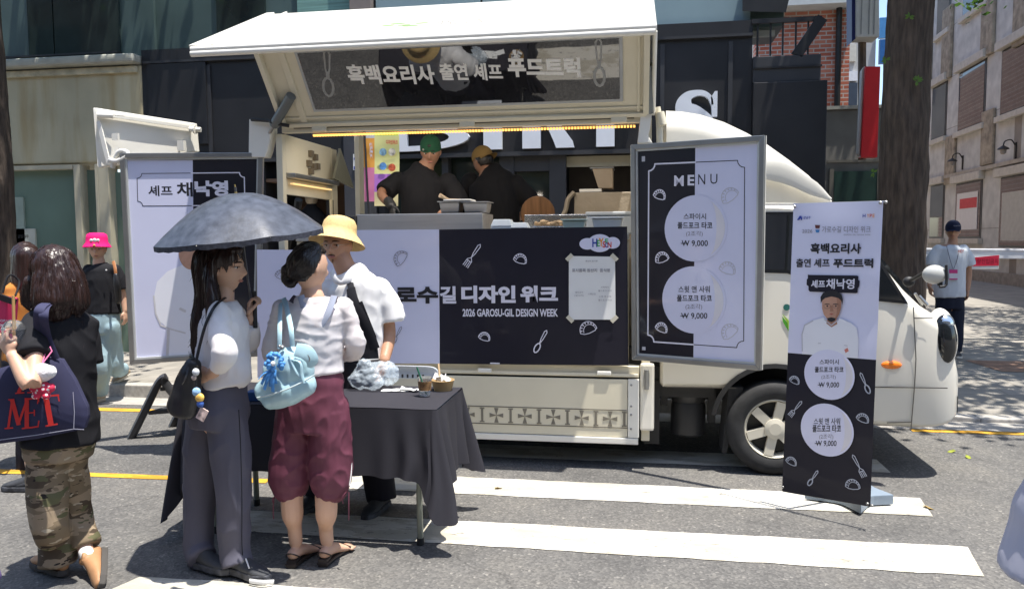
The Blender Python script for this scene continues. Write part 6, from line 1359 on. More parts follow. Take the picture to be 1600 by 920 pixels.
# ============ woman with the hair bun, seen from behind
f1, f2 = gz(459, 884), gz(508, 882)
A = Fig('woman with a dark hair bun, sheer white top and maroon capri trousers at the table', 3.55, (f1 + f2) / 2, skin_l)
P = A.P; fac = V((.18, 1, 0)); sd = side_of(fac)
A.head(P(484, 418), (.5, .87, -.1))
A.torso([(P(488, 655), (.12, .10)), (P(488, 620), (.165, .115)), (P(489, 572), (.125, .09)), (P(488, 520), (.14, .10)), (P(487, 487), (.155, .085)), (P(487, 466), (.075, .06)), (P(487, 452, .01), (.05, .05)), (P(486, 436, .015), (.048, .05))], sd)
shL, shR = P(441, 484, .0), P(536, 480, .02); elL, elR = P(424, 552, .03), P(556, 545, .05); wrL, wrR = P(450, 560, .27), P(528, 556, .28)
A.limb([shL, P(434, 512, .02), elL, wrL], [.034, .036, .034, .025]); A.limb([shR, P(546, 508, .03), elR, wrR], [.034, .036, .034, .025])
A.hand(wrL, (.4, 1, .15), (0, 0, -1), (1, 0, 0), .6); A.hand(wrR, (-.3, 1, .15), (0, 0, -1), (-1, 0, 0), .6)
for f, hp, kn, cf in ((f1, P(466, 640), P(457, 760, -.02), P(457, 800, -.02)), (f2, P(511, 640), P(510, 760, -.02), P(510, 800, -.02))):
    an = f + V((0, .03, .115)); A.limb([hp, kn, cf, f + V((0, .02, .19)), an], [.085, .056, .054, .036, .034])
    A.mb.tube([f + V((0, -.005, .065)), f + V((0.012, .07, .06)), f + V((.03, .15, .03)), f + V((.04, .20, .022))], [(.03, .028), (.032, .03), (.042, .02), (.035, .012)], 14, 4, side=(1, 0, 0), round_ends=True)
    for q in range(5): b_ = f + V((.005 + q * .016 + .01, .205 - abs(q - 1) * .008, .022)); A.mb.tube([b_ - V((0, .02, 0)), b_ + V((.003, .02, -.004))], [.009, .007], 8, 0, round_ends=True)
A.finish()
bun = P(458, 428, -.02)
Ah = A.cap_hair(hair_k, low=-.07, front=.07, thick=.012, extra=[('ball', (A.H((-.0, -.03, .03)), (.068, .08, .088), 20, 14)), ('ball', (bun + V((.0, 0, .012)), (.042, .038, .04), 16, 12)), ('tube', ([bun + V((.0, -.03, .02)), bun + V((-.03, -.02, -.02)), bun + V((-.005, -.02, -.05)), bun + V((.03, -.01, -.02))], [.016, .022, .02, .014])), ('tube', ([bun + V((.02, -.02, .035)), bun + V((-.025, -.03, .03)), bun + V((-.045, -.01, -.01))], [.014, .018, .012])), ('tube', ([A.H((-.02, -.05, .02)), bun.lerp(A.H((0, -.06, 0)), .4), bun], [.06, .05, .03]))], amp=.0022)
A.flow(Ah, hair_k, 420, 10, .014, .0009, to=bun, lift=.0012)
sheer = mat('sheer_white_knit', (.80, .76, .77), .7, var=.04, alpha=.74, bump=.2, bscale=300, bdist=.001); cami = cloth_m('grey_camisole', (.33, .36, .45)); stp_m = cloth_m('dark_strap', (.05, .04, .05))
A.cloth('camisole', cami, [('tube', ([P(489, 578), P(489, 555), P(488, 522), P(488, 508)], [(.140, .104), (.135, .104), (.147, .110), (.148, .106)], sd))], .009, .003)
mb = MB()
for q in ([(470, 462, -.062), (478, 490, -.098), (486, 510, -.106)], [(522, 462, -.05), (512, 490, -.092), (500, 510, -.1)]): mb.tube([P(*k) for k in q], [(.017, .004)] * 3, 8, 4, side=(1, 0, 0))
mb.build('camisole_strap', cami, A.root, smooth=True)
mb = MB()
for q in ([(459, 470, -.02), (462, 463, -.03), (455, 472, -.06)], [(517, 462, 0.0), (524, 464, -.02), (521, 468, -.03)]): mb.tube([P(*k) for k in q], [(.013, .003)] * 3, 8, 4, side=(1, 0, 0))
mb.build('dark_strap', stp_m, A.root, smooth=True)
A.cloth('sheer_top', sheer, [('tube', ([P(491, 582), P(490, 565), P(489, 520), P(488, 490), P(488, 472), P(488, 464)], [(.154, .122), (.148, .116), (.158, .118), (.166, .104), (.115, .082), (.085, .07)], sd)), ('tube', ([P(442, 484), P(434, 510, .02), elL, wrL.lerp(elL, .12)], [.051, .047, .045, .036])), ('tube', ([P(536, 480, .02), P(546, 508, .03), elR, wrR.lerp(elR, .12)], [.051, .048, .046, .037]))], .008, .008, (5, 5, 17), ridge=.9)
maroon = cloth_m('maroon_nylon', (.125, .038, .06), .55, .1, .15)
mk = lambda k: [(.100, .105), (.1, .105), (.106, .104), (.104, .1), (.088, .086), (.064, .066)]
A.cloth('capri_trousers', maroon, [('tube', ([P(490, 575, .0), P(489, 600), P(488, 640), P(488, 668)], [(.140, .11), (.156, .124), (.172, .135), (.165, .128)], sd)), ('tube', ([P(464, 640), P(460, 680), P(456, 720), P(454, 748), P(455, 764), P(457, 776)], mk(0))), ('tube', ([P(514, 640), P(516, 680), P(517, 720), P(517, 748), P(515, 764), P(512, 776)], mk(0)))], .007, .012, (9, 9, 7), extra=lambda p, n: .0018 * math.sin(math.atan2(n.y, n.x) * 11) * max(0, 1 - abs(p.z - P(457, 772).z) / .05), ridge=.8)
mb = MB()
for px, py, dx, l_ in ((430, 770, -3, 40), (545, 768, 0, 44), (541, 768, -6, 18), (434, 772, -8, 14)): mb.tube([P(px, py, -.05), P(px + dx, py + l_ * .5, -.06), P(px + dx * .8, py + l_, -.05)], .003, 6, 3)
mb.build('drawstring', maroon, A.root, smooth=True)
mb = MB(); mb.tube([P(548, 690, .02), P(549, 730, .0), P(546, 758, -.02)], [(.004, .004)] * 3, 6, 4); mb.build('white_piping', white_cot, A.root, smooth=True)
sand = mat('sandal_black', (.03, .022, .02), .4, var=.1); 
for f in (f1, f2):
    mb = MB(); mb.prism([f + V((x, y, .012)) for x, y in ((-.03, -.035), (.03, -.035), (.036, .05), (.06, .15), (.07, .21), (.04, .245), (.0, .22), (-.02, .15), (-.032, .05))], (0, 0, .014)); o = mb.build('sandal', sand, A.root, bevel=.004)
    mb = MB(); mb.prism([f + V((x, y, .001)) for x, y in ((-.024, -.033), (.024, -.033), (.026, .02), (-.026, .02))], (0, 0, .042)); mb.build('heel', sand, o, bevel=.004)
    mb = MB(); mb.tube([f + V((-.034, -.01, .045)), f + V((-.02, -.036, .075)), f + V((.0, -.04, .08)), f + V((.022, -.034, .075)), f + V((.036, .0, .05))], .0035, 6, 4); mb.tube([f + V((-.03, .15, .03)), f + V((.02, .14, .055)), f + V((.075, .16, .03))], .006, 6, 4); mb.build('strap', sand, o, smooth=True)
# pale blue handbag on her shoulder
bb = mat('pale_blue_leather', (.38, .56, .62), .38, var=.05, bump=.15, bscale=120, coat=.1); BYB = 3.30
hb_ = thing('handbag', at(442, 585, BYB), 'pale blue slouchy handbag with a blue flower charm hanging on her back', 'handbag')
q = lambda px, py, dy=0: at(px, py, BYB + dy)
mb = MB(); mb.tube([q(424, 622), q(452, 612, -.01), q(478, 600)], [(.05, .055), (.065, .065), (.05, .055)], 16, 5, side=(0, 1, 0), round_ends=True); mb.tube([q(428, 585), q(455, 575, -.01), q(475, 570)], [(.05, .075), (.058, .1), (.045, .085)], 16, 5, side=(0, 1, 0), round_ends=True); mb.tube([q(412, 612), q(440, 600, -.01)], [(.04, .055), (.06, .09)], 14, 4, side=(0, 1, 0), round_ends=True)
remesh(mb, 'bag_body', bb, hb_, .006, 6, lambda p, n: .0045 * noise.noise(V((p.x * 30, p.y * 8, p.z * 7))) + .001 * noise.noise(p * 40))
mb = MB(); mb.tube([q(462, 546, -.062), q(478, 550, -.068), q(487, 562, -.062), q(484, 574, -.058)], [(.03, .004), (.034, .005), (.03, .005), (.012, .004)], 10, 4, side=(1, 0, .3)); mb.build('flap', bb, hb_, smooth=True)
mb = MB(); mb.tube([q(480, 553, -.07), q(484, 560, -.07), q(482, 566, -.068)], .003, 6, 3); mb.ball(q(441, 543, -.05), .012, 8, 6); mb.ball(q(437, 541, -.05), .008, 8, 6); mb.build('buckle', alu, hb_, smooth=True)
mb = MB(); mb.tube([q(437, 545, -.03), q(437, 510, -.0), P(438, 478, -.06), P(440, 468, -.01)], [(.011, .003)] * 4, 8, 5, side=(1, 0, 0)); mb.tube([q(457, 541, -.04), q(454, 510, -.02), P(447, 478, -.075), P(443, 466, -.02)], [(.012, .003)] * 4, 8, 5, side=(1, 0, 0)); mb.tube([q(455, 560, -.06), q(470, 566, -.075), q(472, 585, -.075), q(476, 598, -.07)], [(.008, .003)] * 4, 8, 5, side=(1, 0, 0)); mb.tube([q(452, 556, -.06), q(462, 580, -.075), q(470, 590, -.075)], [(.007, .003)] * 3, 8, 5, side=(1, 0, 0)); mb.build('strap', bb, hb_, smooth=True)
mb = MB(); mb.tube([q(402, 621, -.055), q(420, 617, -.075), q(445, 609, -.085), q(470, 598, -.075), q(492, 585, -.045)], .0045, 6, 4); mb.build('piping', mat('bag_edge', (.5, .6, .6), .4), hb_, smooth=True)
fm = mat('charm_blue', (.08, .28, .62), .6, var=.3, vscale=40); c_ = q(429, 567, -.085); ch_ = thing('bag_charm', c_, 'bright blue ribbon flower charm tied on the pale handbag', 'charm')
mb = MB(); rnd = random.Random(2)
for k in range(34): a, r = rnd.uniform(0, 6.28), rnd.uniform(.018, .043); mb.ball(c_ + V((math.cos(a) * r, rnd.uniform(-.01, .01), math.sin(a) * r * 1.05)), (.011, .008, .011), 7, 5)
mb.build('petals', fm, ch_, smooth=True); mb = MB(); mb.ball(c_ + V((0, -.015, 0)), .011, 10, 8); mb.build('bead', mat('charm_bead', (.7, .72, .76), .3), ch_, smooth=True)
mb = MB()
for k in range(7): e = q(404 + k * 4.5, 592 + (k % 3) * 7 + k * 1.2, -.085); mb.tube([c_ + V((-.01 + k * .002, .0, -.03)), c_.lerp(e, .6) + V((0, -.008, 0)), e], [(.007, .0015), (.009, .0015), (.008, .0015)], 6, 3, side=(1, 0, .2))
mb.build('ribbons', fm, ch_, smooth=True)
# ============ woman with the umbrella
g1, g2 = gz(372, 903), gz(314, 893)
B = Fig('woman in a white cardigan and dark wide trousers holding the black umbrella, hand on hip', 3.40, (g1 + g2) / 2, skin_l)
P = B.P; fac = V((.9, .42, 0)); sd = side_of(fac)
B.head(P(350, 418), (1, .08, -.04))
B.torso([(P(342, 655), (.11, .1)), (P(342, 620), (.15, .115)), (P(345, 575), (.115, .09)), (P(347, 520), (.13, .10)), (P(349, 488), (.15, .085)), (P(349, 468), (.065, .055)), (P(350, 448), (.047, .048)), (P(350, 432), (.045, .05))], sd)
sN, eN, wN = P(340, 493, -.13), P(351, 552, -.22), P(330, 584, -.15); sF, eF, wF = P(362, 489, .14), P(386, 535, .17), P(391, 497, .10)
B.limb([sN, eN, wN], [.045, .037, .025]); B.limb([sF, eF, wF], [.045, .037, .025])
B.hand(wN + V((-.0, .01, .0)), (-.55, -.02, -.12), (0, 1, 0), (.2, 0, 1), .35, .92, spread=1.5); B.hand(wF, (.12, -.02, 1), (1, .1, .1), (.3, -1, .1), 1.25, .95)
B.limb([P(352, 640, -.04), P(360, 700, -.03), P(364, 770, -.02), P(367, 850, 0), g1 + V((-.005, .02, .1))], [.06, .05, .042, .034, .032]); B.limb([P(325, 640, .06), P(317, 700, .07), P(312, 780, .09), P(311, 850, .06), g2 + V((0, .02, .1))], [.06, .05, .042, .034, .032])
B.finish(); B.face()
hb1 = [('tube', ([B.H((0, -.02, .07)), B.H((0, -.075, .02)), P(330, 462, -.01), P(322, 500, -.03), P(316, 535, -.05), P(311, 562, -.05)], [(.06, .06), (.078, .075), (.085, .07), (.08, .06), (.06, .045), (.02, .018)], (0, 1, 0))), ('tube', ([B.H((.055, .0, .05)), B.H((.082, -.03, -.03)), P(333, 470, -.10), P(328, 505, -.12)], [(.03, .03), (.034, .03), (.045, .03), (.02, .012)], (0, 1, 0))), ('ball', (B.H((0, -.012, .035)), (.098, .085, .095), 22, 16))]
Bh = B.cap_hair(hair_b, low=-.1, front=.072, thick=.016, extra=hb1, amp=.006, vox=.0065)
B.flow(Bh, hair_b, 800, 16, .022, .0011)
B.strands(hair_b, [P(312, 545, -.05), P(318, 530, -.06), P(322, 520, -.1), P(330, 500, -.12), P(308, 520, -.04)], .10, 110, .0013, .018, V((-.05, 0, 0)))
card = cloth_m('white_knit', (.74, .70, .685), .85, .3, .3)
B.cloth('white_cardigan', card, [('tube', ([P(352, 602), P(349, 585), P(348, 550), P(348, 510), P(349, 484), P(350, 470)], [(.148, .125), (.145, .128), (.148, .122), (.162, .118), (.15, .09), (.07, .062)], sd)), ('tube', ([P(343, 488, -.11), P(342, 515, -.17), eN, P(341, 574, -.18)], [.050, .050, .052, .038])), ('tube', ([P(360, 486, .13), P(375, 512, .16), eF, wF + V((0, 0, -.03))], [.055, .058, .056, .042])), ('tube', ([P(372, 545, -.02), P(378, 575, -.03), P(381, 602, -.02)], [(.03, .05), (.03, .06), (.012, .05)]))], .008, .011, (8, 8, 6), ridge=.8)
slate = cloth_m('dark_slate_trousers', (.088, .085, .112), .7, .3, .2)
B.cloth('wide_trousers', slate, [('tube', ([P(345, 584), P(344, 605), P(342, 640), P(342, 662)], [(.128, .105), (.15, .125), (.165, .14), (.155, .125)], sd)), ('tube', ([P(352, 640, -.04), P(360, 700, -.03), P(364, 770, -.02), P(367, 850, .0), g1 + V((-.01, .02, .055))], [.094, .092, .08, .07, .074])), ('tube', ([P(325, 640, .06), P(317, 700, .07), P(312, 780, .09), P(311, 850, .06), g2 + V((0, .02, .06))], [.092, .09, .078, .068, .07]))], .008, .012, (8, 8, 3.2), ridge=.9)
mb = MB(); mb.tube([P(373, 640, -.13), P(376, 700, -.108), P(378, 780, -.085), P(378, 850, -.055), P(381, 880, -.04)], .0025, 6, 5); mb.build('seam', black_tee, B.root, smooth=True)
snk = mat('sneaker_black', (.035, .037, .042), .7, var=.15, vscale=40); sole = mat('sneaker_sole', (.05, .052, .06), .6, var=.6, vscale=30); white_s = mat('sole_white', (.6, .6, .6), .6)
o1_ = B.shoe(g1 + V((-.01, .02, .1)), g1 + V((.3, -.08, .1)), snk, sole, 1.0, .034); B.shoe(g2 + V((-.01, .02, .1)), g2 + V((.25, -.05, .1)), snk, sole, 1.0, .034)
mb = MB(); mb.tube([g1 + V((.10, -.072, .026)), g1 + V((.17, -.085, .03)), g1 + V((.215, -.06, .024))], [(.005, .012)] * 3, 8, 3, side=(0, 1, 0)); mb.tube([g1 + V((.06, -.03, .115)), g1 + V((.09, -.055, .08))], .0035, 6); mb.build('white_stripe', white_s, o1_, smooth=True)
# umbrella
Uc = V((at(376, 312, 3.46))); Ut = at(367, 293, 3.46)
um = thing('umbrella', at(397, 470, 3.5), 'black lace trimmed umbrella held over the long haired woman', 'umbrella')
ax = V((-.075, -.10, 1)).normalized(); apex = at(369, 302, 3.46); Q = ZUP.rotation_difference(ax)
ucl = mat('umbrella_cloth', (.06, .067, .086), .36, var=.35, vscale=22, bump=.25, bscale=90, bdist=.002); ulace = mat('umbrella_lace', (.03, .032, .045), .7, var=.5, vscale=60)
Ru, Hu, ns_, nr = .405, .205, 8, 10; mb = MB(); rows = []
for i in range(nr + 1):
    t = i / nr; row = []
    for j in range(ns_ * 8):
        a = 2 * math.pi * j / (ns_ * 8); ph = (j % 8) / 8; sag = math.sin(math.pi * ph); rr = Ru * t * (1 - .055 * sag * t); zz_ = -Hu * t ** 1.75 + .018 * sag * t * (1 - t) * 2 - .006 * sag * t; wv = .0025 * noise.noise(V((math.cos(a) * 6 * t, math.sin(a) * 6 * t, 2)))
        row.append(apex + Q @ V((rr * math.cos(a), rr * math.sin(a), zz_ + wv)))
    rows.append(row)
mb.loft(rows, cap=False); mb.build('canopy', ucl, um, smooth=True)
mb = MB(); r0_, r1_ = rows[-1], [p + Q @ V((0, 0, -.022 - .004 * (k % 2))) for k, p in enumerate(rows[-1])]; mb.loft([r0_, r1_], cap=False); mb.build('lace_trim', ulace, um, smooth=True)
for k in range(ns_):
    mb = MB(); mb.tube([rows[i][k * 8] + Q @ V((0, 0, -.006)) for i in range(0, nr + 1, 2)], .0022, 5); mb.build('rib', alu, um)
mb = MB(); sh0, sh1 = apex + ax * .03, at(397, 505, 3.5); mb.tube([sh0, apex, sh1], .0055, 8); mb.build('shaft', mat('shaft_metal', (.12, .12, .13), .3, metal=.8), um, smooth=True)
mb = MB(); mb.tube([apex, apex + ax * .042], [.006, .003], 8); mb.build('ferrule', mat('brass', (.6, .42, .15), .3, metal=1), um, smooth=True)
mb = MB(); mb.tube([at(397, 455, 3.49), at(398, 490, 3.5), at(399, 512, 3.5)], .011, 10, 3); mb.build('handle', blackp, um, smooth=True)
# black crossbody bag
kb = mat('black_leather', (.018, .018, .02), .38, var=.15, bump=.3, bscale=70); BB = 3.20
cbg = thing('crossbody_bag', at(290, 615, BB), 'black bucket bag with small charms on the hip of the woman with the umbrella', 'bag'); q = lambda px, py, dy=0: at(px, py, BB + dy)
mb = MB(); mb.tube([q(283, 640), q(290, 615), q(297, 585), q(302, 570)], [(.04, .075), (.05, .07), (.05, .05), (.035, .04)], 16, 5, side=(0, 1, 0), round_ends=True); remesh(mb, 'bag_body', kb, cbg, .006, 5, lambda p, n: .006 * noise.noise(V((p.x * 22, p.y * 22, p.z * 10))))
mb = MB(); mb.tube([q(304, 575, -.02), q(312, 540, .0), P(322, 505, -.2), P(336, 478, -.165), P(352, 465, -.06)], [(.008, .003)] * 5, 8, 6, side=(1, 0, 0)); mb.tube([q(296, 572, -.03), q(290, 590, -.06), q(284, 600, -.06)], .005, 6, 4); mb.tube([q(308, 572, -.02), q(300, 555, .03), q(297, 572, .05)], .006, 6, 4); mb.build('strap', kb, cbg, smooth=True)
chm = thing('charm_string', at(308, 600, 3.1), 'string of colourful little charms hanging from the black bucket bag', 'charm')
for k, (px, py, r, c) in enumerate(((306, 581, .017, (.6, .62, .64)), (303, 590, .012, (.45, .35, .3)), (307, 612, .02, (.3, .5, .75)), (312, 621, .021, (.75, .45, .1)), (313, 631, .017, (.05, .12, .4)))): mb = MB(); mb.ball(at(px, py, 3.1), (r, r * .7, r), 12, 8); mb.build('bead', mat('charm_bead_col', c, .4, var=.4, vscale=50), chm, smooth=True)
mb = MB(); mb.tube([at(306, 575, 3.11), at(306, 600, 3.11), at(313, 640, 3.11)], .003, 5); mb.build('cord', blackp, chm); mb = MB(); mb.obox(at(316, 647, 3.1), .04, .006, .055, Matrix.Rotation(.5, 3, 'Y')); mb.build('tag_card', mat('tag_print', (.6, .45, .4), .4, var=.6, vscale=45), chm)
# ============ woman with the tote bag, walking to the left
h1 = V((at(84, 900, 3.24).x, 3.24, 0))
Cc = Fig('woman in a black tee and camouflage trousers walking left with a navy tote bag', 3.22, h1, skin_l)
P = Cc.P; fac = V((-.72, .69, 0)); sd = side_of(fac)
Cc.head(P(84, 428), (-.85, .5, -.05))
Cc.torso([(P(92, 705), (.09, .08)), (P(92, 675), (.15, .11)), (P(95, 615), (.135, .105)), (P(95, 550), (.145, .11)), (P(93, 505), (.165, .09)), (P(91, 482), (.08, .06)), (P(88, 464), (.05, .05)), (P(86, 446), (.048, .05))], sd)
sN, eN, wN = P(54, 506, -.12), P(50, 600, -.28), P(21, 556, -.26); sF, eF, wF = P(130, 506, .16), P(138, 590, .16), P(138, 660, .1)
Cc.limb([sN, eN, wN], [.05, .043, .028]); Cc.limb([sF, eF, wF], [.048, .04, .027])
Cc.hand(wN, (-.62, .1, .75), (.1, 1, .15), (.75, .1, .6), .75, .95, spread=1.4); Cc.hand(wF, (.0, .0, -1), (-1, 0, 0), (0, 1, 0), .5)
Cc.limb([P(76, 702, -.03), P(75, 760, -.05), P(80, 830, -.06), h1 + V((.0, .02, .24)), h1 + V((.0, .02, .11))], [.06, .055, .045, .04, .035]); Cc.limb([P(100, 702, .05), P(110, 755, .10), P(118, 805, .13), P(137, 868, .06)], [.055, .048, .042, .034])
Cc.finish()
Ch = Cc.cap_hair(hair_b, low=-.12, front=.06, thick=.022, extra=[('ball', (Cc.H((0, -.012, .03)), (.104, .105, .105), 22, 16)), ('tube', ([Cc.H((0, -.03, .05)), Cc.H((0, -.055, -.04)), P(88, 470, -.06), P(90, 488, -.06)], [(.09, .08), (.112, .088), (.104, .08), (.06, .045)], sd)), ('tube', ([P(118, 440, -.0), P(124, 470, .0), P(122, 486, .0)], [(.04, .05), (.042, .05), (.02, .03)])), ('tube', ([P(52, 440, -.04), P(50, 468, -.03), P(56, 484, -.04)], [(.035, .05), (.04, .05), (.02, .03)]))], amp=.004)
Cc.flow(Ch, hair_b, 1100, 12, .02, .0009, end=.015, lift=.0014)
Cc.cloth('black_tee', black_tee, [('tube', ([P(95, 690), P(95, 660), P(95, 615), P(95, 550), P(94, 510), P(92, 482)], [(.170, .140), (.164, .132), (.148, .117), (.15, .114), (.165, .098), (.08, .066)], sd)), ('tube', ([P(58, 506, -.09), P(50, 526, -.15), P(52, 556, -.21)], [.058, .066, .066])), ('tube', ([P(128, 506, .15), P(136, 530, .17), P(139, 566, .17)], [.056, .06, .058]))], .008, .012, (7, 7, 5), ridge=.8)
def camo():
    m = cloth_m('camouflage', (.2, .16, .1), .8, .2, .3); n, l, b = N(m); tc = n.new('ShaderNodeTexCoord'); mp = n.new('ShaderNodeMapping'); mp.inputs['Scale'].default_value = (.7, .7, 1.9); l.new(tc.outputs['Object'], mp.inputs[0])
    prev = None
    for k, (sc, th, c) in enumerate(((9, .52, (.30, .23, .155)), (11, .56, (.085, .062, .042)), (13, .6, (.12, .115, .06)), (17, .63, (.42, .36, .27)), (16, .66, (.03, .025, .022)))):
        t = n.new('ShaderNodeTexNoise'); t.noise_dimensions = '4D'; t.inputs['W'].default_value = k * 7.3; t.inputs['Scale'].default_value = sc; t.inputs['Detail'].default_value = 2.5; l.new(mp.outputs[0], t.inputs['Vector'])
        gt = n.new('ShaderNodeMath'); gt.operation = 'GREATER_THAN'; gt.inputs[1].default_value = th; l.new(t.outputs[0], gt.inputs[0]); mx = n.new('ShaderNodeMix'); mx.data_type = 'RGBA'; l.new(gt.outputs[0], mx.inputs[0]); mx.inputs[7].default_value = (*c, 1)
        if prev: l.new(prev, mx.inputs[6])
        else: mx.inputs[6].default_value = (.19, .145, .095, 1)
        prev = mx.outputs[2]
    l.new(prev, b.inputs['Base Color']); return m
Cc.cloth('camouflage_trousers', camo(), [('tube', ([P(94, 660), P(93, 680), P(91, 712)], [(.145, .115), (.158, .126), (.15, .12)], sd)), ('tube', ([P(73, 700, -.03), P(75, 760, -.05), P(80, 830, -.06), h1 + V((.0, .02, .24)), h1 + V((.01, .02, .06))], [.092, .084, .074, .078, .084])), ('tube', ([P(106, 700, .06), P(111, 755, .10), P(119, 805, .13), P(133, 853, .09)], [.088, .076, .07, .066]))], .008, .013, (7, 7, 4.5), ridge=.9)
clog = mat('tan_clog', (.36, .19, .09), .6, var=.15); cls = mat('clog_sole', (.06, .055, .05), .8)
mb = MB(); mb.tube([P(134, 862, .06), P(143, 880, .05)], [.034, .036], 12, 0, round_ends=True); mb.build('sock', white_cot, Cc.root, smooth=True)
ck = at(138, 872, 3.27); Cc.shoe(ck, at(134, 915, 3.12), clog, cls, .95, .03, up=(-.75, -.05, .35)); Cc.shoe(h1 + V((0, .02, .1)), h1 + V((-.2, .1, .1)), clog, cls)
# iced drink in her hand
cpp = at(22, 532, 2.99); dk = thing('iced_drink', cpp, 'clear cup of red iced drink with a tan straw above the tote bag', 'cup')
mb = MB(); mb.lathe([(.033, -.07), (.046, .05), (.047, .052), (.044, .05), (.032, -.066), (0, -.066)], cpp, 24, cap=False); mb.build('cup', clear, dk, smooth=True)
mb = MB(); mb.lathe([(.031, -.064), (.037, -.012), (0, -.012)], cpp, 24, cap=False); mb.build('red_drink', mat('red_drink', (.6, .03, .02), .1, var=.1), dk, smooth=True)
mb = MB(); mb.lathe([(.048, .05), (.045, .062), (.03, .085), (.012, .092), (0, .092)], cpp, 24, cap=False); mb.build('dome_lid', clear, dk, smooth=True)
mb = MB(); mb.tube([cpp + V((.0, 0, -.03)), cpp + V((.008, .0, .20))], .0065, 8); mb.build('straw', mat('tan_straw', (.48, .28, .1), .5), dk, smooth=True)
# tote bag
tn = cloth_m('navy_canvas', (.042, .043, .088), .8, .3, .35); TB = 3.06; l0_ = at(-34, 640, TB - .03); r0_ = at(139, 640, TB + .06)
PT2 = Panel(l0_, r0_ - l0_, (0, 0, 1)); U_ = lambda px, py: PT2.uv(px, py)
tt_ = thing('tote_bag', at(60, 690, TB), 'navy canvas tote bag with big red serif letters on her shoulder', 'tote bag')
outl = [(-36, 585), (0, 575), (30, 566), (66, 556), (98, 560), (118, 592), (138, 634), (140, 650), (134, 668), (118, 672), (60, 684), (0, 692), (-36, 694)]
mb = MB(); n_ = len(outl); fr, bk = [], []
def inpoly(x, y, poly):
    c = False
    for i in range(len(poly)):
        x1, y1 = poly[i]; x2, y2 = poly[i - 1]
        if (y1 > y) != (y2 > y) and x < (x2 - x1) * (y - y1) / (y2 - y1) + x1: c = not c
    return c
cen_ = (50, 628); rings = []
for side_h, ks in ((1, (.02, .35, .65, .85, .95, 1.0)), (-1, (.99, .85, .5, .02))):
    for k in ks:
        row = []
        for i in range(n_):
            for t in np.linspace(0, 1, 6)[:-1]:
                a, b_ = outl[i], outl[(i + 1) % n_]; x, y = a[0] + (b_[0] - a[0]) * t, a[1] + (b_[1] - a[1]) * t
                x, y = cen_[0] + (x - cen_[0]) * k, cen_[1] + (y - cen_[1]) * k; u = U_(x, y); bulge = .055 * (1 - k ** 4)
                row.append(PT2.p(u[0], u[1], (side_h * .014 + side_h * bulge * (.55 if side_h > 0 else 1)) + .006 * noise.noise(V((u[0] * 9, u[1] * 9, side_h)))))
        rings.append(row)
mb.loft(rings); o = mb.build('bag_body', tn, tt_, smooth=True)
for q_, sx in (([(72, 562), (66, 520), (60, 488), (72, 474), (95, 474)], 0), ([(92, 560), (80, 525), (68, 494), (74, 478), (95, 476)], 1)):
    mb = MB(); mb.tube([PT2.P(q_[0][0], q_[0][1], .02), PT2.P(q_[1][0], q_[1][1], .03), at(q_[2][0], q_[2][1], 3.0), at(q_[3][0], q_[3][1], 3.08), at(q_[4][0], q_[4][1], 3.28)], [(.021, .003)] * 5, 8, 6, side=(1, 0, 0)); mb.build('strap', tn, tt_, smooth=True)
redp = mat('red_letters', (.62, .03, .025), .7, var=.08)
PTL = Panel(PT2.o + PT2.n * .046, PT2.u, PT2.v)
def glyph(strokes, h=.058):
    for k, (a, b_, w1) in enumerate(strokes):
        PTL.line(mb, [PTL.uv(*a), PTL.uv(*b_)], w1, h + k * 1.5e-4)
mb = MB()
glyph([((13, 668), (19, 625), .010), ((19, 625), (29, 662), .019), ((29, 662), (42, 625), .010), ((42, 623), (42, 667), .019), ((8, 669), (20, 668), .006), ((35, 669), (60, 666), .007), ((14, 624), (22, 624), .006), ((40, 623), (60, 622), .007), ((42, 645), (54, 644), .006), ((54, 640), (54, 649), .005), ((60, 622), (59, 630), .005), ((61, 657), (60, 666), .006),
       ((60, 619), (92, 617), .008), ((72, 619), (80, 662), .024), ((72, 665), (90, 662), .007), ((91, 617), (93, 626), .005), ((61, 619), (61, 627), .005),
       ((38, 594), (30, 612), .016), ((25, 614), (38, 613), .006), ((54, 592), (52, 612), .014), ((44, 613), (59, 612), .006)], .0)
lo_ = mb.build('lettering', redp, tt_)
wh_st = mat('white_stitch', (.5, .5, .6), .8); mb = MB(); PT2.line(mb, [U_(*p) for p in ((-34, 687), (0, 685), (60, 677), (122, 667), (137, 668))], .003, .032); PT2.line(mb, [U_(*p) for p in ((121, 610), (123, 640), (122, 667))], .0025, .036); mb.build('stitching', wh_st, tt_)
# soft charm on the tote: a fluffy white pouch over a red patterned one
pc = PT2.P(89, 575, .115); pl2 = thing('plush_charm', pc, 'fluffy white and red patterned plush charm hanging on the tote bag', 'charm')
mb = MB(); mb.ball(PT2.P(89, 575, .115), (.05, .034, .042), 16, 12); mb.ball(PT2.P(78, 574, .115), (.03, .03, .038), 12, 8); mb.ball(PT2.P(100, 574, .115), (.03, .03, .03), 12, 8); remesh(mb, 'white_pouch', mat('fluffy_white', (.74, .71, .70), .95, var=.05, sheen=.6, bump=.6, bscale=120), pl2, .005, 2, lambda p, n: .002 * noise.noise(p * 130))
mb = MB(); mb.ball(PT2.P(89, 600, 0.11), (.043, .03, .034), 16, 12); mb.ball(PT2.P(76, 598, 0.115), (.016, .02, .02), 10, 8); mb.ball(PT2.P(103, 598, 0.115), (.016, .02, .02), 10, 8); mb.ball(PT2.P(81, 610, 0.12), (.02, .02, .016), 10, 8); mb.ball(PT2.P(96, 610, 0.12), (.02, .02, .016), 10, 8); remesh(mb, 'red_pouch', mat('red_white_print', (.7, .1, .14), .8, var=.0), pl2, .005, 2)
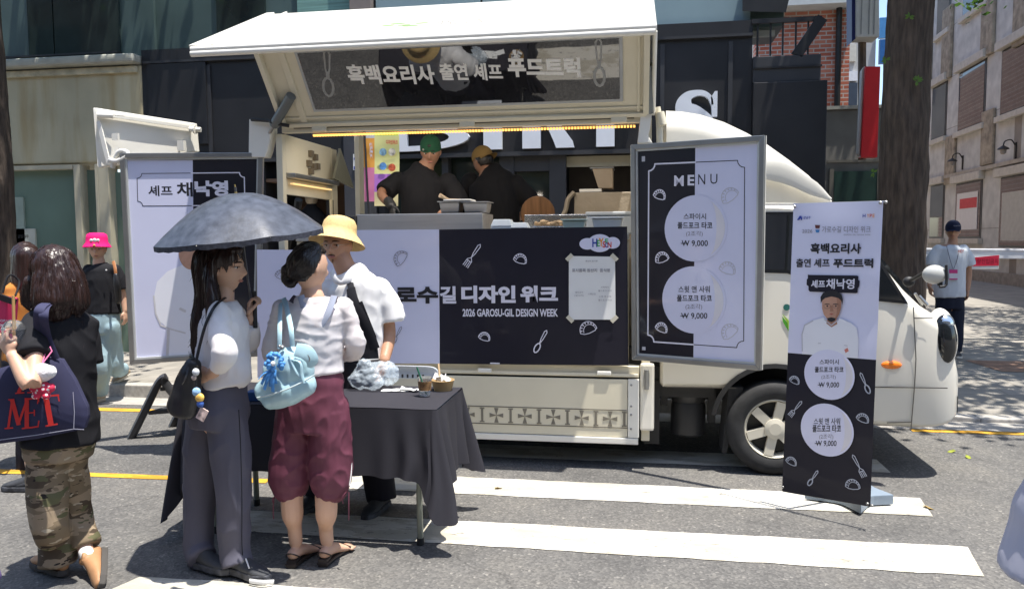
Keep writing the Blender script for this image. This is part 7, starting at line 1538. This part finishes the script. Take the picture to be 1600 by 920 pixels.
n, l, b = N(bpy.data.materials['red_white_print']); v_ = n.new('ShaderNodeTexVoronoi'); v_.inputs['Scale'].default_value = 55; tc = n.new('ShaderNodeTexCoord'); l.new(tc.outputs['Object'], v_.inputs['Vector']); r = ramp(n, [(.30, (.8, .7, .7)), (.36, (.62, .03, .08))]); l.new(v_.outputs['Distance'], r.inputs[0]); l.new(r.outputs[0], b.inputs['Base Color'])
mb = MB(); mb.tube([PT2.P(89, 562, .115), PT2.P(81, 548, .05), PT2.P(79, 543, .035)], .003, 6); mb.tube([PT2.P(89, 562, .115), PT2.P(91, 546, .05), PT2.P(85, 540, .035)], .003, 6); mb.build('pink_cord', mat('pink_cord', (.6, .15, .3), .6), pl2)
# ============ woman in the orange top
D0 = gz(58, 772)
D = Fig('woman in an orange top half hidden behind the woman with the tote', 4.85, D0, skin_l, .007); P = lambda x, y, d=0.0: D.P(x - 6, y + 2, d); fac = V((-.8, .5, 0)); sd = side_of(fac)
D.head(P(46, 405), (-.7, .7, -.1)); D.torso([(P(48, 590), (.11, .1)), (P(48, 560), (.15, .11)), (P(48, 520), (.12, .09)), (P(48, 470), (.14, .1)), (P(48, 447), (.14, .08)), (P(47, 436), (.05, .05)), (P(46, 420), (.046, .05))], sd)
D.limb([P(28, 452, -.08), P(24, 500, -.1), P(12, 525, -.02)], [.042, .036, .026]); D.hand(P(12, 525, -.02), (-.8, .1, -.3), (0, 1, 0), (0, 0, 1), .6); D.limb([P(68, 450, .1), P(74, 500, .12), P(74, 540, .1)], [.042, .036, .026])
for x in (50, 64): D.limb([P(x, 580), P(x + 2, 670), gz(x + 2, 765) + V((0, 0, .09))], [.08, .055, .035]); D.shoe(gz(x + 2, 766) + V((0, 0, .09)), gz(x - 20, 766) + V((0, 0, .09)), snk, sole)
D.finish(); D.cap_hair(hair_b, low=-.12, front=.06, thick=.018, vox=.008, extra=[('ball', (D.H((0, -.01, .03)), (.095, .095, .1), 16, 12)), ('tube', ([D.H((0, -.05, .03)), P(45, 430, -.05), P(46, 455, -.06)], [(.09, .08), (.1, .07), (.05, .04)], (1, 0, 0)))])
org = cloth_m('orange_knit', (.50, .20, .045)); D.cloth('orange_top', org, [('tube', ([P(48, 560), P(48, 520), P(48, 470), P(48, 448), P(47, 436)], [(.155, .12), (.14, .11), (.152, .112), (.15, .09), (.06, .055)], sd)), ('tube', ([P(30, 450, -.07), P(24, 475, -.1), P(22, 500, -.11)], [.055, .06, .058])), ('tube', ([P(66, 450, .1), P(74, 480, .12)], [.05, .055]))], .01, .01)
D.cloth('dark_trousers', navy, [('tube', ([P(48, 555), P(48, 592)], [(.155, .125), (.16, .13)], sd)), ('tube', ([P(52, 580), P(52, 670), P(53, 755)], [.09, .085, .085])), ('tube', ([P(62, 580), P(63, 670), P(65, 755)], [.09, .085, .085]))], .012, .008)
pk = thing('pink_bag', at(12, 490, 4.6), 'hot pink shopping bag with dark trim carried by the woman in orange', 'bag'); mb = MB(); mb.obox(at(2, 490, 4.6), .17, .1, .24, Matrix.Rotation(.15, 3, 'Y')); mb.build('bag_body', mat('hot_pink', (.55, .02, .10), .5, var=.15), pk, bevel=.012); mb = MB(); mb.tube([at(4, 458, 4.55), at(14, 430, 4.6), at(30, 440, 4.65), at(24, 462, 4.55)], .007, 8, 5); mb.obox(at(12, 468, 4.54), .12, .02, .04, Matrix.Rotation(.3, 3, 'Y')); mb.build('dark_trim', black_tee, pk, smooth=True)
Pk = Panel(at(8, 488, 4.6) + V((0, -.053, 0)), (1, 0, 0), (0, 0, 1)); mb = MB(); letter(Pk, 'POP UP', (-2, 499, 18, 503), .002, mb, .01); letter(Pk, 'DESIGN', (-1, 506, 16, 510), .002, mb, .01); mb.build('lettering', inkw, pk)
# ============ woman in the pink bucket hat
e1, e2 = gz(153, 629), gz(178, 598, .13)
E_ = Fig('woman in a hot pink bucket hat, black tee and pale jeans stepping off the kerb', 6.92, e1, skin_l, .007); P = E_.P; fac = V((.3, -1, 0)); sd = side_of(fac)
E_.head(P(152, 389), (.5, -1, -.1)); E_.torso([(P(160, 515), (.11, .1)), (P(160, 495), (.155, .11)), (P(160, 470), (.125, .095)), (P(158, 440), (.14, .1)), (P(157, 424), (.16, .085)), (P(155, 413), (.06, .055)), (P(154, 403), (.05, .05))], sd)
E_.limb([P(136, 424, .0), P(131, 455, -.02), P(125, 472, -.1)], [.042, .036, .026]); E_.hand(P(125, 472, -.1), (-.3, -.6, -.5), (1, 0, 0), (0, -1, .5), .7); E_.limb([P(183, 424, .02), P(191, 455, .05), P(195, 485, .04)], [.042, .036, .026]); E_.hand(P(195, 485, .04), (.1, 0, -1), (-1, 0, 0), (0, -1, 0), .5)
E_.limb([P(151, 505), P(158, 560, -.05), e1 + V((0, .02, .1))], [.08, .055, .035]); E_.limb([P(172, 505), P(178, 560, .1), e2 + V((.03, .12, .12))], [.08, .055, .035]); E_.finish(); E_.face()
E_.cap_hair(hair_b, low=-.06, front=.06, thick=.012, vox=.008)
pkh = cloth_m('hot_pink_cotton', (.72, .012, .16), .8); mb = MB(); hc = E_.H((0, 0, .045)); hax = (E_.hz + E_.hy * -.15).normalized()
mb.lathe([(.132, -.028), (.122, -.01), (.1, .024), (.10, .06), (.09, .10), (.066, .113), (0, .115)], hc, 28, hax, cap=False); hat_e = thing('bucket_hat', hc, 'hot pink bucket hat with a white cloud patch', 'hat'); mb.build('hat', pkh, hat_e, smooth=True)
mb = MB()
for dx, r in ((-.03, .018), (0, .024), (.03, .018)): mb.ball(hc + E_.hx * dx + E_.hy * .098 + E_.hz * .05, (r, .006, r * .85), 12, 8)
mb.build('cloud_patch', white_cot, hat_e, smooth=True); mb = MB(); mb.ball(hc + E_.hy * .13 + E_.hz * .004, (.014, .008, .012), 10, 6); mb.build('badge', mat('badge_yellow', (.75, .35, .1), .5), hat_e)
E_.cloth('black_tee', black_tee, [('tube', ([P(161, 490), P(160, 468), P(159, 440), P(158, 424), P(156, 412)], [(.165, .13), (.155, .12), (.158, .118), (.17, .1), (.07, .06)], sd)), ('tube', ([P(139, 422), P(133, 436, -.01), P(130, 448, -.02)], [.058, .064, .064])), ('tube', ([P(180, 422, .02), P(187, 438, .04), P(191, 452, .05)], [.058, .064, .064]))], .01, .01, (8, 8, 5))
jean = cloth_m('pale_denim', (.30, .42, .47), .8, .1, .3); E_.cloth('pale_jeans', jean, [('tube', ([P(160, 484), P(160, 500), P(161, 520)], [(.145, .118), (.162, .13), (.15, .12)], sd)), ('tube', ([P(152, 510), P(156, 545, -.03), P(159, 575, -.05), e1 + V((0, .02, .1))], [.1, .098, .088, .076])), ('tube', ([P(171, 510), P(177, 550, .08), P(181, 575, .12), e2 + V((.03, .10, .13))], [.098, .09, .08, .07]))], .01, .014, (9, 9, 5))
cshoe = mat('cream_shoe', (.55, .48, .38), .6, var=.1); csole = mat('cream_sole', (.62, .58, .5), .6); E_.shoe(e1 + V((0, .02, .09)), e1 + V((-.05, -.3, .09)), cshoe, csole, .95); E_.shoe(e2 + V((.03, .12, .11)), e2 + V((-.02, -.25, .03)), mat('tan_shoe', (.36, .28, .19), .7), csole, .95, up=(0, -.25, 1))
mb = MB(); mb.ball(P(166, 422, -.115), (.011, .005, .008), 8, 6); mb.build('chest_badge', white_cot, E_.root)
sb = thing('shoulder_bag', P(182, 445, -.1), 'black shoulder bag on a tan strap carried by the woman in the pink hat', 'bag'); mb = MB(); mb.tube([P(177, 408, -.08), P(180, 420, -.13), P(181, 432, -.14)], [(.015, .003)] * 3, 8, 4, side=(1, 0, 0)); mb.build('strap', mat('tan_leather', (.30, .12, .04), .5), sb, smooth=True); mb = MB(); mb.tube([P(181, 430, -.14), P(183, 445, -.14), P(185, 470, -.1)], [(.022, .02), (.035, .03), (.03, .03)], 12, 4, side=(1, 0, 0), round_ends=True); mb.build('bag_body', kb, sb, smooth=True)
# ============ the chef in the straw hat
c1, c2 = gz(595, 795), gz(497, 790)
F = Fig('chef in a straw hat and white shirt with a black apron talking across the table', 4.45, (c1 + c2) / 2, skin_m, .0055); P = F.P; fac = V((-.32, -1, 0)); sd = side_of(fac)
F.head(P(527, 383), (-.06, -1, -.06), k=1.04, w_=1.06); F.torso([(P(555, 625), (.13, .11)), (P(555, 595), (.165, .125)), (P(555, 555), (.15, .125)), (P(553, 500), (.16, .125)), (P(550, 450), (.185, .1)), (P(545, 428), (.09, .07)), (P(538, 415, -.01), (.062, .062)), (P(532, 400, -.01), (.06, .06))], sd)
sR, eR, wR = P(598, 458, .03), P(608, 518, .06), P(601, 562, -.06); sL, eL, wL = P(505, 458, -.0), P(492, 520, .0), P(505, 560, -.2)
F.limb([sR, eR, wR], [.052, .046, .032]); F.limb([sL, eL, wL], [.052, .044, .031]); F.hand(wR, (-.15, -.15, -1), (-1, .1, 0), (-.2, -1, -.1), .45, 1.05, spread=1.2); F.hand(wL, (.2, -.3, -1), (1, 0, 0), (0, -1, 0), .5, 1.05)
F.limb([P(578, 620), P(585, 700), c1 + V((0, .02, .1))], [.09, .062, .04]); F.limb([P(532, 620), P(515, 700), c2 + V((0, .02, .1))], [.09, .062, .04]); F.finish()
F.face(mouth=.003, glasses=mat('wire_glasses', (.5, .42, .36), .3, metal=.8), beard=mat('stubble', (.09, .05, .035), .9, alpha=.5), look=-.6)
F.cap_hair(hair_k, low=-.04, front=.06, thick=.007, vox=.007)
straw = mat('straw', (.62, .44, .19), .75, var=.12, vscale=60, bump=.3, bscale=160, bdist=.002); hc = F.H((0, -.022, .058)); hx_ = (F.hz * .95 + F.hy * -.34 + V((.07, 0, 0))).normalized(); sh_ = thing('straw_hat', hc, 'yellow straw bucket hat worn by the chef', 'hat')
mb = MB(); mb.lathe([(.172, -.055), (.167, -.048), (.135, -.012), (.108, .014), (.106, .035), (.1, .074), (.082, .1), (.05, .112), (0, .115), ], hc, 36, hx_, cap=False); mb.lathe([(.172, -.056), (.135, -.016), (.104, .010), (.1, .03)], hc, 36, hx_, cap=False); o = mb.build('hat', straw, sh_, smooth=True)
F.cloth('white_shirt', white_cot, [('tube', ([P(557, 600), P(556, 555), P(555, 500), P(552, 454), P(547, 432), P(541, 422, -.01)], [(.175, .14), (.172, .142), (.178, .142), (.195, .12), (.125, .09), (.085, .078)], sd)), ('tube', ([P(592, 452, .03), P(606, 478, .05), P(611, 500, .06)], [.068, .082, .088])), ('tube', ([P(510, 452), P(498, 480), P(493, 502)], [.068, .08, .086]))], .009, .013, (6, 6, 6), ridge=.8)
mb = MB(); mb.tube([P(518, 424, -.09), P(524, 437, -.13), P(534, 442, -.14), P(546, 434, -.12), P(561, 417, -.05)], [(.024, .005), (.022, .005), (.014, .005), (.024, .005), (.026, .005)], 8, 5, side=(.3, 0, 1)); mb.build('collar', white_cot, F.root, smooth=True)
F.cloth('trousers', navy, [('tube', ([P(555, 590), P(555, 635)], [(.17, .135), (.17, .13)], sd)), ('tube', ([P(578, 620), P(585, 700), c1 + V((0, .02, .05))], [.11, .095, .09])), ('tube', ([P(532, 620), P(517, 700), c2 + V((0, .02, .05))], [.11, .095, .09]))], .011, .01)
F.cloth('apron', apron_k, [('tube', ([P(557, 640, -.02), P(557, 600, -.02), P(556, 560, -.015)], [(.182, .15), (.183, .152), (.182, .152)], sd))], .01, .01, (9, 9, 4))
mb = MB(); mb.add([P(546, 478, -.185), P(566, 470, -.18), P(588, 525, -.16), P(592, 560, -.14), P(540, 562, -.2), P(530, 540, -.2), P(546, 520, -.2)], [(0, 1, 2, 3, 4, 5, 6)]); mb.tube([P(556, 478, -.182), P(549, 452, -.15), P(546, 432, -.07)], [(.02, .003)] * 3, 8, 4, side=(1, 0, 0)); mb.tube([P(548, 450, -.15), P(554, 476, -.18), P(572, 508, -.18), P(586, 545, -.165)], [(.028, .004), (.034, .004), (.03, .004), (.03, .004)], 8, 4, side=(1, 0, .4)); mb.build('apron_bib', apron_k, F.root, smooth=True)
F.shoe(c1 + V((0, .02, .09)), c1 + V((-.05, -.3, .09)), snk, sole, 1.08); F.shoe(c2 + V((0, .02, .09)), c2 + V((-.1, -.3, .09)), snk, sole, 1.08)
# ============ the two cooks in the truck
def cook(label, Y, px, fl, skin): return Fig(label, Y, (at(px, 300, Y).x, Y, fl), skin, .007, 'cooks in black inside the truck')
G = cook('cook in a backward green cap and black tee looking down at the griddle', 6.28, 663, .742, skin_d); P = G.P; fac = V((.1, -1, 0)); sd = side_of(fac)
G.head(P(673, 237), (.16, -1, -.40), k=1.05); G.torso([(P(662, 470), (.13, .11)), (P(662, 430), (.17, .125)), (P(661, 370), (.155, .12)), (P(660, 320), (.165, .12)), (P(660, 282), (.19, .1)), (P(664, 264), (.085, .07)), (P(669, 254), (.06, .06)), (P(672, 246), (.056, .056))], sd)
G.limb([P(617, 286, .0), P(596, 302, -.12), P(612, 322, -.38)], [.052, .044, .032]); G.limb([P(706, 286, .02), P(716, 325, -.05), P(690, 334, -.4)], [.052, .044, .032]); G.hand(P(690, 334, -.4), (-.8, -.4, -.3), (0, 0, -1), (0, -1, 0), .5)
for x in (645, 682): G.limb([P(x, 440), P(x, 500), V((P(x, 500).x, 6.28, .83))], [.09, .065, .04]); G.shoe(V((P(x, 500).x, 6.28, .83)), V((P(x, 500).x, 5.98, .83)), snk, sole)
G.finish(); G.face(); G.cap_hair(hair_k, low=-.03, front=.045, thick=.008, vox=.007)
gcap = cloth_m('green_cap', (.02, .085, .045), .8)
def cap(F_, m, label, back=True, nm='cap', droop=0.0):
    c_ = F_.H((0, -.008, .025)); t = thing('cap', c_, label, 'cap'); mb = MB(); R = F_.Rh(); rows = []
    for i in range(13):
        th = math.pi / 2 * i / 12; rows.append([c_ + R @ V((.087 * math.cos(th) * math.cos(a), .107 * math.cos(th) * math.sin(a), .018 + .095 * math.sin(th))) for a in np.linspace(0, 2 * math.pi, 29)[:-1]])
    mb.loft(rows, cap=False); mb.loft([rows[0], [p - R @ V((0, 0, .03)) for p in rows[0]]], cap=False); mb.build('crown', m, t, smooth=True)
    s_ = -1 if back else 1; mb = MB(); r2 = []
    for k_ in range(6): r2.append([c_ + R @ V((.08 * math.sin(a) * (1 - .1 * k_ / 5), s_ * (.085 * math.cos(a) + .018 * k_ * math.cos(a) ** .8 + .01), .0 - (.004 + droop) * k_ - .012 * math.sin(a) ** 2)) for a in np.linspace(-1.35, 1.35, 15)])
    mb.loft(r2, cap=False, closed=False); mb.build('visor', m, t, smooth=True, fix=False)
    return t, c_, R
t, c_, R = cap(G, gcap, 'green cap worn backward by the cook facing out', True, droop=.016)
mb = MB(); mb.tube([c_ + R @ V((.06 * math.sin(a), .103 * math.cos(a), .012)) for a in np.linspace(-.7, .7, 9)], [(.012, .003)] * 9, 8, side=R @ V((0, 0, 1))); mb.build('back_strap', gcap, t, smooth=True); mb = MB(); mb.ball(c_ + R @ V((.052, .09, .012)), (.01, .006, .01), 8, 6); mb.build('clasp', alu, t); mb = MB(); mb.tube([c_ + R @ V((.05 * math.sin(a), .101 * math.cos(a) , .030 + .016 * math.cos(a * 1.8))) for a in np.linspace(-.8, .8, 9)], [(.012, .004)] * 9, 8, side=R @ V((0, 0, 1))); mb.build('opening', hair_k, t, smooth=True)
G.cloth('black_tee', black_tee, [('tube', ([P(662, 440), P(662, 380), P(661, 325), P(660, 286), P(663, 267), P(666, 260)], [(.185, .145), (.175, .14), (.182, .14), (.2, .12), (.12, .09), (.075, .068)], sd)), ('tube', ([P(622, 282), P(606, 296, -.05), P(601, 301, -.08)], [.075, .085, .08])), ('tube', ([P(700, 284, .02), P(715, 312, -.0), P(716, 326, -.05)], [.075, .085, .08]))], .01, .012)
G.cloth('dark_trousers', navy, [('tube', ([P(662, 430), P(662, 470)], [(.175, .14), (.17, .13)], sd)), ('tube', ([P(645, 450), P(645, 500), V((P(645, 500).x, 6.28, .8))], [.1, .09, .08])), ('tube', ([P(682, 450), P(682, 500), V((P(682, 500).x, 6.28, .8))], [.1, .09, .08]))], .013, .008)
gl_m = mat('glove_black', (.02, .02, .021), .45, var=.1); mbg = MB(); G.hand(P(612, 322, -.38), (.25, -.5, -.75), (.6, .2, -.4), (1, -.5, 0), .7, 1.12, mb=mbg); mbg.tube([P(607, 315, -.33), P(612, 322, -.39)], [.042, .04], 12, 0, round_ends=True); remesh(mbg, 'glove', gl_m, G.root, .0055, 3)
Hh = cook('cook with his back turned in a tan cap and black tee', 6.82, 762, .742, skin_d); P = Hh.P; fac = V((-.45, 1, 0)); sd = side_of(fac)
Hh.head(P(754, 252), (-.75, .6, -.3), k=1.05); Hh.torso([(P(772, 460), (.15, .12)), (P(772, 420), (.19, .14)), (P(774, 360), (.2, .15)), (P(772, 310), (.21, .14)), (P(768, 283), (.2, .11)), (P(762, 268), (.1, .08)), (P(758, 262), (.062, .06)), (P(756, 258), (.06, .058))], sd)
Hh.limb([P(728, 288, .05), P(722, 322, .1), P(740, 338, .3)], [.055, .047, .033]); Hh.hand(P(740, 338, .3), (.5, .8, -.2), (0, 0, -1), (1, 0, 0), .5); Hh.limb([P(812, 292, .05), P(828, 318, .08), P(812, 340, .28)], [.055, .047, .033]); Hh.hand(P(812, 340, .28), (-.5, .8, -.2), (0, 0, -1), (-1, 0, 0), .5)
for x in (755, 792): Hh.limb([P(x, 430), P(x, 490), V((P(x, 490).x, 6.8, .83))], [.095, .068, .042]); Hh.shoe(V((P(x, 490).x, 6.8, .83)), V((P(x, 490).x, 7.1, .83)), snk, sole)
Hh.finish(); Hh.cap_hair(hair_k, low=-.06, front=.045, thick=.010, vox=.008); cap(Hh, cloth_m('tan_cap', (.30, .19, .07), .8), 'tan cap worn backward by the cook whose back is turned', True)
Hh.cloth('black_tee', black_tee, [('tube', ([P(773, 440), P(773, 370), P(773, 315), P(770, 286), P(764, 270), P(760, 265)], [(.215, .17), (.22, .175), (.228, .165), (.215, .13), (.125, .095), (.08, .07)], sd)), ('tube', ([P(735, 284, .04), P(724, 308, .08), P(722, 322, .1)], [.085, .092, .085])), ('tube', ([P(806, 288, .05), P(824, 310, .07), P(829, 318, .08)], [.085, .092, .085]))], .011, .014)
Hh.cloth('dark_trousers', navy, [('tube', ([P(772, 425), P(772, 460)], [(.2, .155), (.19, .145)], sd)), ('tube', ([P(755, 440), P(755, 490), V((P(755, 490).x, 6.8, .8))], [.11, .095, .085])), ('tube', ([P(792, 440), P(792, 490), V((P(792, 490).x, 6.8, .8))], [.11, .095, .085]))], .013, .008)
# ============ the man on the far pavement
mY = 10.3; m0_ = V((at(1486, 400, mY).x, mY, .13))
I_ = Fig('man in a white tee and navy cap with a lanyard standing on the far pavement', mY, m0_, skin_m, .008); P = I_.P; fac = V((-.12, -1, 0)); sd = side_of(fac)
I_.head(P(1489, 361), (-.38, -1, -.03)); I_.torso([(P(1484, 478), (.12, .1)), (P(1484, 462), (.155, .115)), (P(1484, 440), (.14, .11)), (P(1485, 410), (.155, .115)), (P(1486, 390), (.18, .09)), (P(1488, 382), (.06, .058)), (P(1489, 374), (.053, .053))], sd)
I_.limb([P(1462, 391), P(1456, 420, .02), P(1452, 446, -.04)], [.046, .039, .028]); I_.hand(P(1452, 446, -.04), (.1, -.1, -1), (1, 0, 0), (0, -1, 0), .5); I_.limb([P(1509, 391), P(1514, 422, .02), P(1512, 452, -.02)], [.046, .039, .028]); I_.hand(P(1512, 452, -.02), (-.05, -.1, -1), (-1, 0, 0), (0, -1, 0), .5)
for x in (1474, 1494): I_.limb([P(x, 475), P(x, 525), V((P(x, 500).x, mY, .22))], [.085, .058, .036]); I_.shoe(V((P(x, 500).x, mY, .22)), V((P(x, 500).x - .04, mY - .3, .22)), snk, csole)
I_.finish(); I_.face(); I_.cap_hair(hair_k, low=-.06, front=.05, thick=.009, vox=.008); t, c_, R = cap(I_, cloth_m('navy_cap', (.012, .016, .04), .8), 'navy cap with pale lettering worn by the man on the pavement', False); Pc = Panel(c_ + V((0, -.112, .05)), (1, 0, 0), (0, 0, 1)); mb = MB(); letter(Pc, 'VOLUNTEER', (-.04, -.02, .04, -.005), .001, mb, .02, uvbox=True); mb.build('lettering', inkg, t)
tee_b = cloth_m('white_tee', (.62, .65, .68)); I_.cloth('white_tee', tee_b, [('tube', ([P(1484, 464), P(1484, 440), P(1485, 410), P(1487, 391), P(1488, 383)], [(.178, .14), (.172, .135), (.175, .132), (.19, .105), (.075, .065)], sd)), ('tube', ([P(1466, 390), P(1458, 404), P(1455, 415)], [.062, .074, .074])), ('tube', ([P(1505, 390), P(1512, 404), P(1515, 415)], [.062, .074, .074]))], .011, .012)
I_.cloth('dark_jeans', cloth_m('dark_jeans', (.02, .024, .04)), [('tube', ([P(1484, 458), P(1484, 482)], [(.165, .125), (.16, .12)], sd)), ('tube', ([P(1474, 475), P(1474, 525), V((P(1474, 500).x, mY, .2))], [.092, .08, .07])), ('tube', ([P(1494, 475), P(1494, 525), V((P(1494, 500).x, mY, .2))], [.092, .08, .07]))], .012, .008)
lan = thing('lanyard', P(1489, 425, -.15), 'grey lanyard with a pink and white pass on the white tee', 'lanyard'); mb = MB(); mb.tube([P(1479, 384, -.06), P(1484, 404, -.145), P(1489, 420, -.15)], .004, 6, 3); mb.tube([P(1499, 384, -.06), P(1496, 404, -.145), P(1490, 420, -.15)], .004, 6, 3); mb.build('cord', inkg, lan); pp_ = Panel(P(1489, 428, -.155), (1, 0, 0), (0, 0, 1)); mb = MB(); ppx(pp_, mb, [(1483, 421), (1496, 421), (1496, 437), (1483, 437)], 0, .003); mb.build('pass', mat('pass_white', (.66, .64, .68), .4), lan); mb = MB(); ppx(pp_, mb, [(1483, 421), (1496, 421), (1496, 427), (1483, 427)], .0035, .001); ppx(pp_, mb, [(1483, 435), (1496, 435), (1496, 437), (1483, 437)], .0035, .001); mb.build('pink_band', mat('pass_pink', (.6, .05, .22), .4), lan); pq = Panel(P(1502, 392, -.125), (1, 0, 0), (0, 0, 1)); mb = MB(); letter(pq, 'HEY', (1497, 390, 1506, 395), .006, mb, .03); mb.build('chest_print', mat('print_coral', (.7, .15, .12), .6), I_.root)
# ============ two passers-by cut by the frame
pu = cloth_m('violet_cotton', (.12, .085, .22)); J0 = gz(-110, 1130)
J = Fig('passer by in violet clothes cut off by the lower left corner', 2.45, J0, skin_l, .007, None); P = lambda x, y, d=0.0: J.P(x - 46, y + 6, d); fac = V((-1, .2, 0)); sd = side_of(fac)
J.head(P(-70, 385), (-1, .1, 0)); J.torso([(P(-62, 790), (.12, .1)), (P(-62, 740), (.17, .13)), (P(-64, 660), (.13, .1)), (P(-66, 560), (.14, .1)), (P(-68, 510), (.15, .085)), (P(-70, 480), (.06, .05)), (P(-70, 440), (.048, .048))], sd)
J.limb([P(-95, 520, -.1), P(-100, 640, -.12), P(-110, 740, -.1)], [.045, .038, .026]); J.limb([P(-45, 520, .1), P(-40, 640, .12), P(-45, 740, .1)], [.045, .038, .026])
J.limb([P(-50, 790, -.02), P(0, 925, .0), P(30, 1010, .05), P(60, 1080, .1)], [.095, .062, .05, .036]); J.limb([P(-75, 790, .05), P(-105, 930, .0), P(-110, 1110, 0)], [.095, .062, .036]); J.finish(); J.cap_hair(hair_k, low=-.1, front=.06, thick=.015, vox=.009)
J.cloth('violet_dress', pu, [('tube', ([P(-60, 900), P(-55, 850), P(-60, 760), P(-64, 660), P(-66, 560), P(-69, 490)], [(.15, .22), (.16, .205), (.185, .16), (.15, .12), (.158, .12), (.08, .07)], sd)), ('tube', ([P(-45, 800), P(-16, 880, .0), P(4, 920, 0)], [.12, .11, .098]))], .012, .012)
J.shoe(P(60, 1080, .1), P(120, 1120, .1), snk, sole); J.shoe(P(-110, 1110, 0), P(-190, 1112, 0), snk, sole)
ll = cloth_m('pale_lilac_cotton', (.40, .40, .47), .8); KY_ = 2.75; K0 = gz(1760, 1040)
K_ = Fig('passer by in a long pale lilac dress cut off by the right edge', KY_, K0, skin_l, .008); P = lambda x, y, d=0.0: K_.P(x + 42, y, d); fac = V((1, .1, 0)); sd = side_of(fac)
K_.head(P(1730, 380), (1, .1, 0)); K_.torso([(P(1715, 700), (.12, .1)), (P(1715, 660), (.17, .13)), (P(1718, 600), (.13, .1)), (P(1722, 520), (.14, .1)), (P(1724, 470), (.15, .085)), (P(1726, 450), (.06, .05)), (P(1728, 420), (.048, .048))], sd)
K_.limb([P(1710, 480, -.1), P(1712, 580, -.12), P(1715, 670, -.1)], [.045, .038, .026]); K_.limb([P(1735, 480, .1), P(1745, 580, .12), P(1760, 660, .1)], [.045, .038, .026])
for x, dy in ((1700, -.08), (1730, .08)): K_.limb([P(x, 700, dy), P(x, 860, dy), gz(x + 34, 1035) + V((0, dy, .09))], [.09, .06, .036]); K_.shoe(gz(x + 34, 1035) + V((0, dy, .09)), gz(x + 134, 1035) + V((0, dy, .09)), snk, sole)
K_.finish(); K_.cap_hair(hair_k, low=-.1, front=.06, thick=.015, vox=.009)
K_.cloth('lilac_dress', ll, [('tube', ([P(1700, 905), P(1704, 820), P(1708, 740), P(1714, 660), P(1718, 600), P(1722, 520), P(1726, 462)], [(.30, .34), (.27, .30), (.235, .255), (.19, .2), (.15, .14), (.158, .12), (.08, .07)], sd)), ('tube', ([P(1712, 480, -.1), P(1712, 540, -.13)], [.06, .065])), ('tube', ([P(1735, 480, .1), P(1745, 540, .13)], [.06, .065]))], .012, .014, (5, 5, 2.0))
# ------------------------------------------------------------ street bits on the right
bw = mat('barrier_white', (.74, .75, .78), .4, var=.03); bY = 12.0
t = thing('barrier_arm', at(1560, 395, bY), 'white barrier bar across the side street behind the man', 'barrier'); a_, b_ = at(1424, 395, bY), at(1720, 398, bY)
mb = MB(); mb.bar(a_, b_, .12, .14); mb.build('bar', bw, t, bevel=.01); mb = MB(); mb.bar(a_ + V((0, -.063, .045)), b_ + V((0, -.063, .045)), .006, .018); mb.build('groove', mat('bar_grey', (.5, .5, .52), .5), t); mb = MB(); mb.box((b_.x - .02, bY - .2, .13), (b_.x + .3, bY + .2, 1.45)); mb.build('post', bw, t, bevel=.02)
mb = MB(); mb.tube([V((a_.x + .1, bY, .13)), V((a_.x + .1, bY, a_.z - .072))], .03, 8); mb.build('rest_post', blackm, t)
sr = thing('red_warning_sign', at(1536, 412, bY - .1), 'red and white warning sign hanging under the barrier bar', 'sign'); Ps = Panel(at(1536, 412, bY - .09), (1, 0, 0), (0, 0, 1)); mb = MB(); ppx(Ps, mb, [(1512, 403), (1561, 398), (1560, 420), (1513, 420)], 0, .01); mb.build('plate', paper, sr)
mb = MB(); ppx(Ps, mb, [(1512.5, 403), (1560.5, 398.5), (1560, 415), (1513, 416)], .011, .002); mb.build('red_field', mat('warning_red', (.62, .02, .06), .5), sr); mb = MB(); letter(Ps, '차량진입금지', (1519, 404, 1559, 412), .014, mb, .01); mb.build('lettering', mat('dark_red_ink', (.25, .0, .02), .5), sr)
# rust plate in the pavement, leaves on the road
mb = MB(); p = gz(1588, 574, .135); mb.add([p + V((-.28, -.3, 0)), p + V((.5, -.3, 0)), p + V((.5, .5, 0)), p + V((-.35, .5, 0))], [(0, 1, 2, 3)]); o = mb.build('pavement_cover', mat('rusty_plate', (.24, .14, .09), .8, var=.3)); tag(o, kind='structure')
mb0 = None
for k, (px, py, c) in enumerate(((1486, 705, 1), (1513, 714, 1), (1452, 793, 0), (780, 762, 0))):
    p = gz(px, py, .006); mb = MB(); a = k * 1.3; u, w_ = V((math.cos(a), math.sin(a), .15)), V((-math.sin(a), math.cos(a), .2))
    mb.add([p - u * .028, p - u * .005 + w_ * .02, p + u * .022 + w_ * .014 + V((0, 0, .008)), p + u * .036, p + u * .02 - w_ * .014 + V((0, 0, .006)), p - u * .006 - w_ * .018], [(0, 1, 2, 3, 4, 5)])
    o = mb.build('fallen_leaf', mat('leaf_yellow_green', (.25, .28, .03) if c else (.3, .2, .05), .6), None, fix=False); tag(o, ('yellow green leaf on the road below the bumper, nearer the truck', 'yellow green leaf on the road, second one right of the bumper', 'brown leaf at the end of the white stripe by the banner stand', 'small brown leaf on the stripe beside the table')[k], 'leaf', 'leaves on the road')
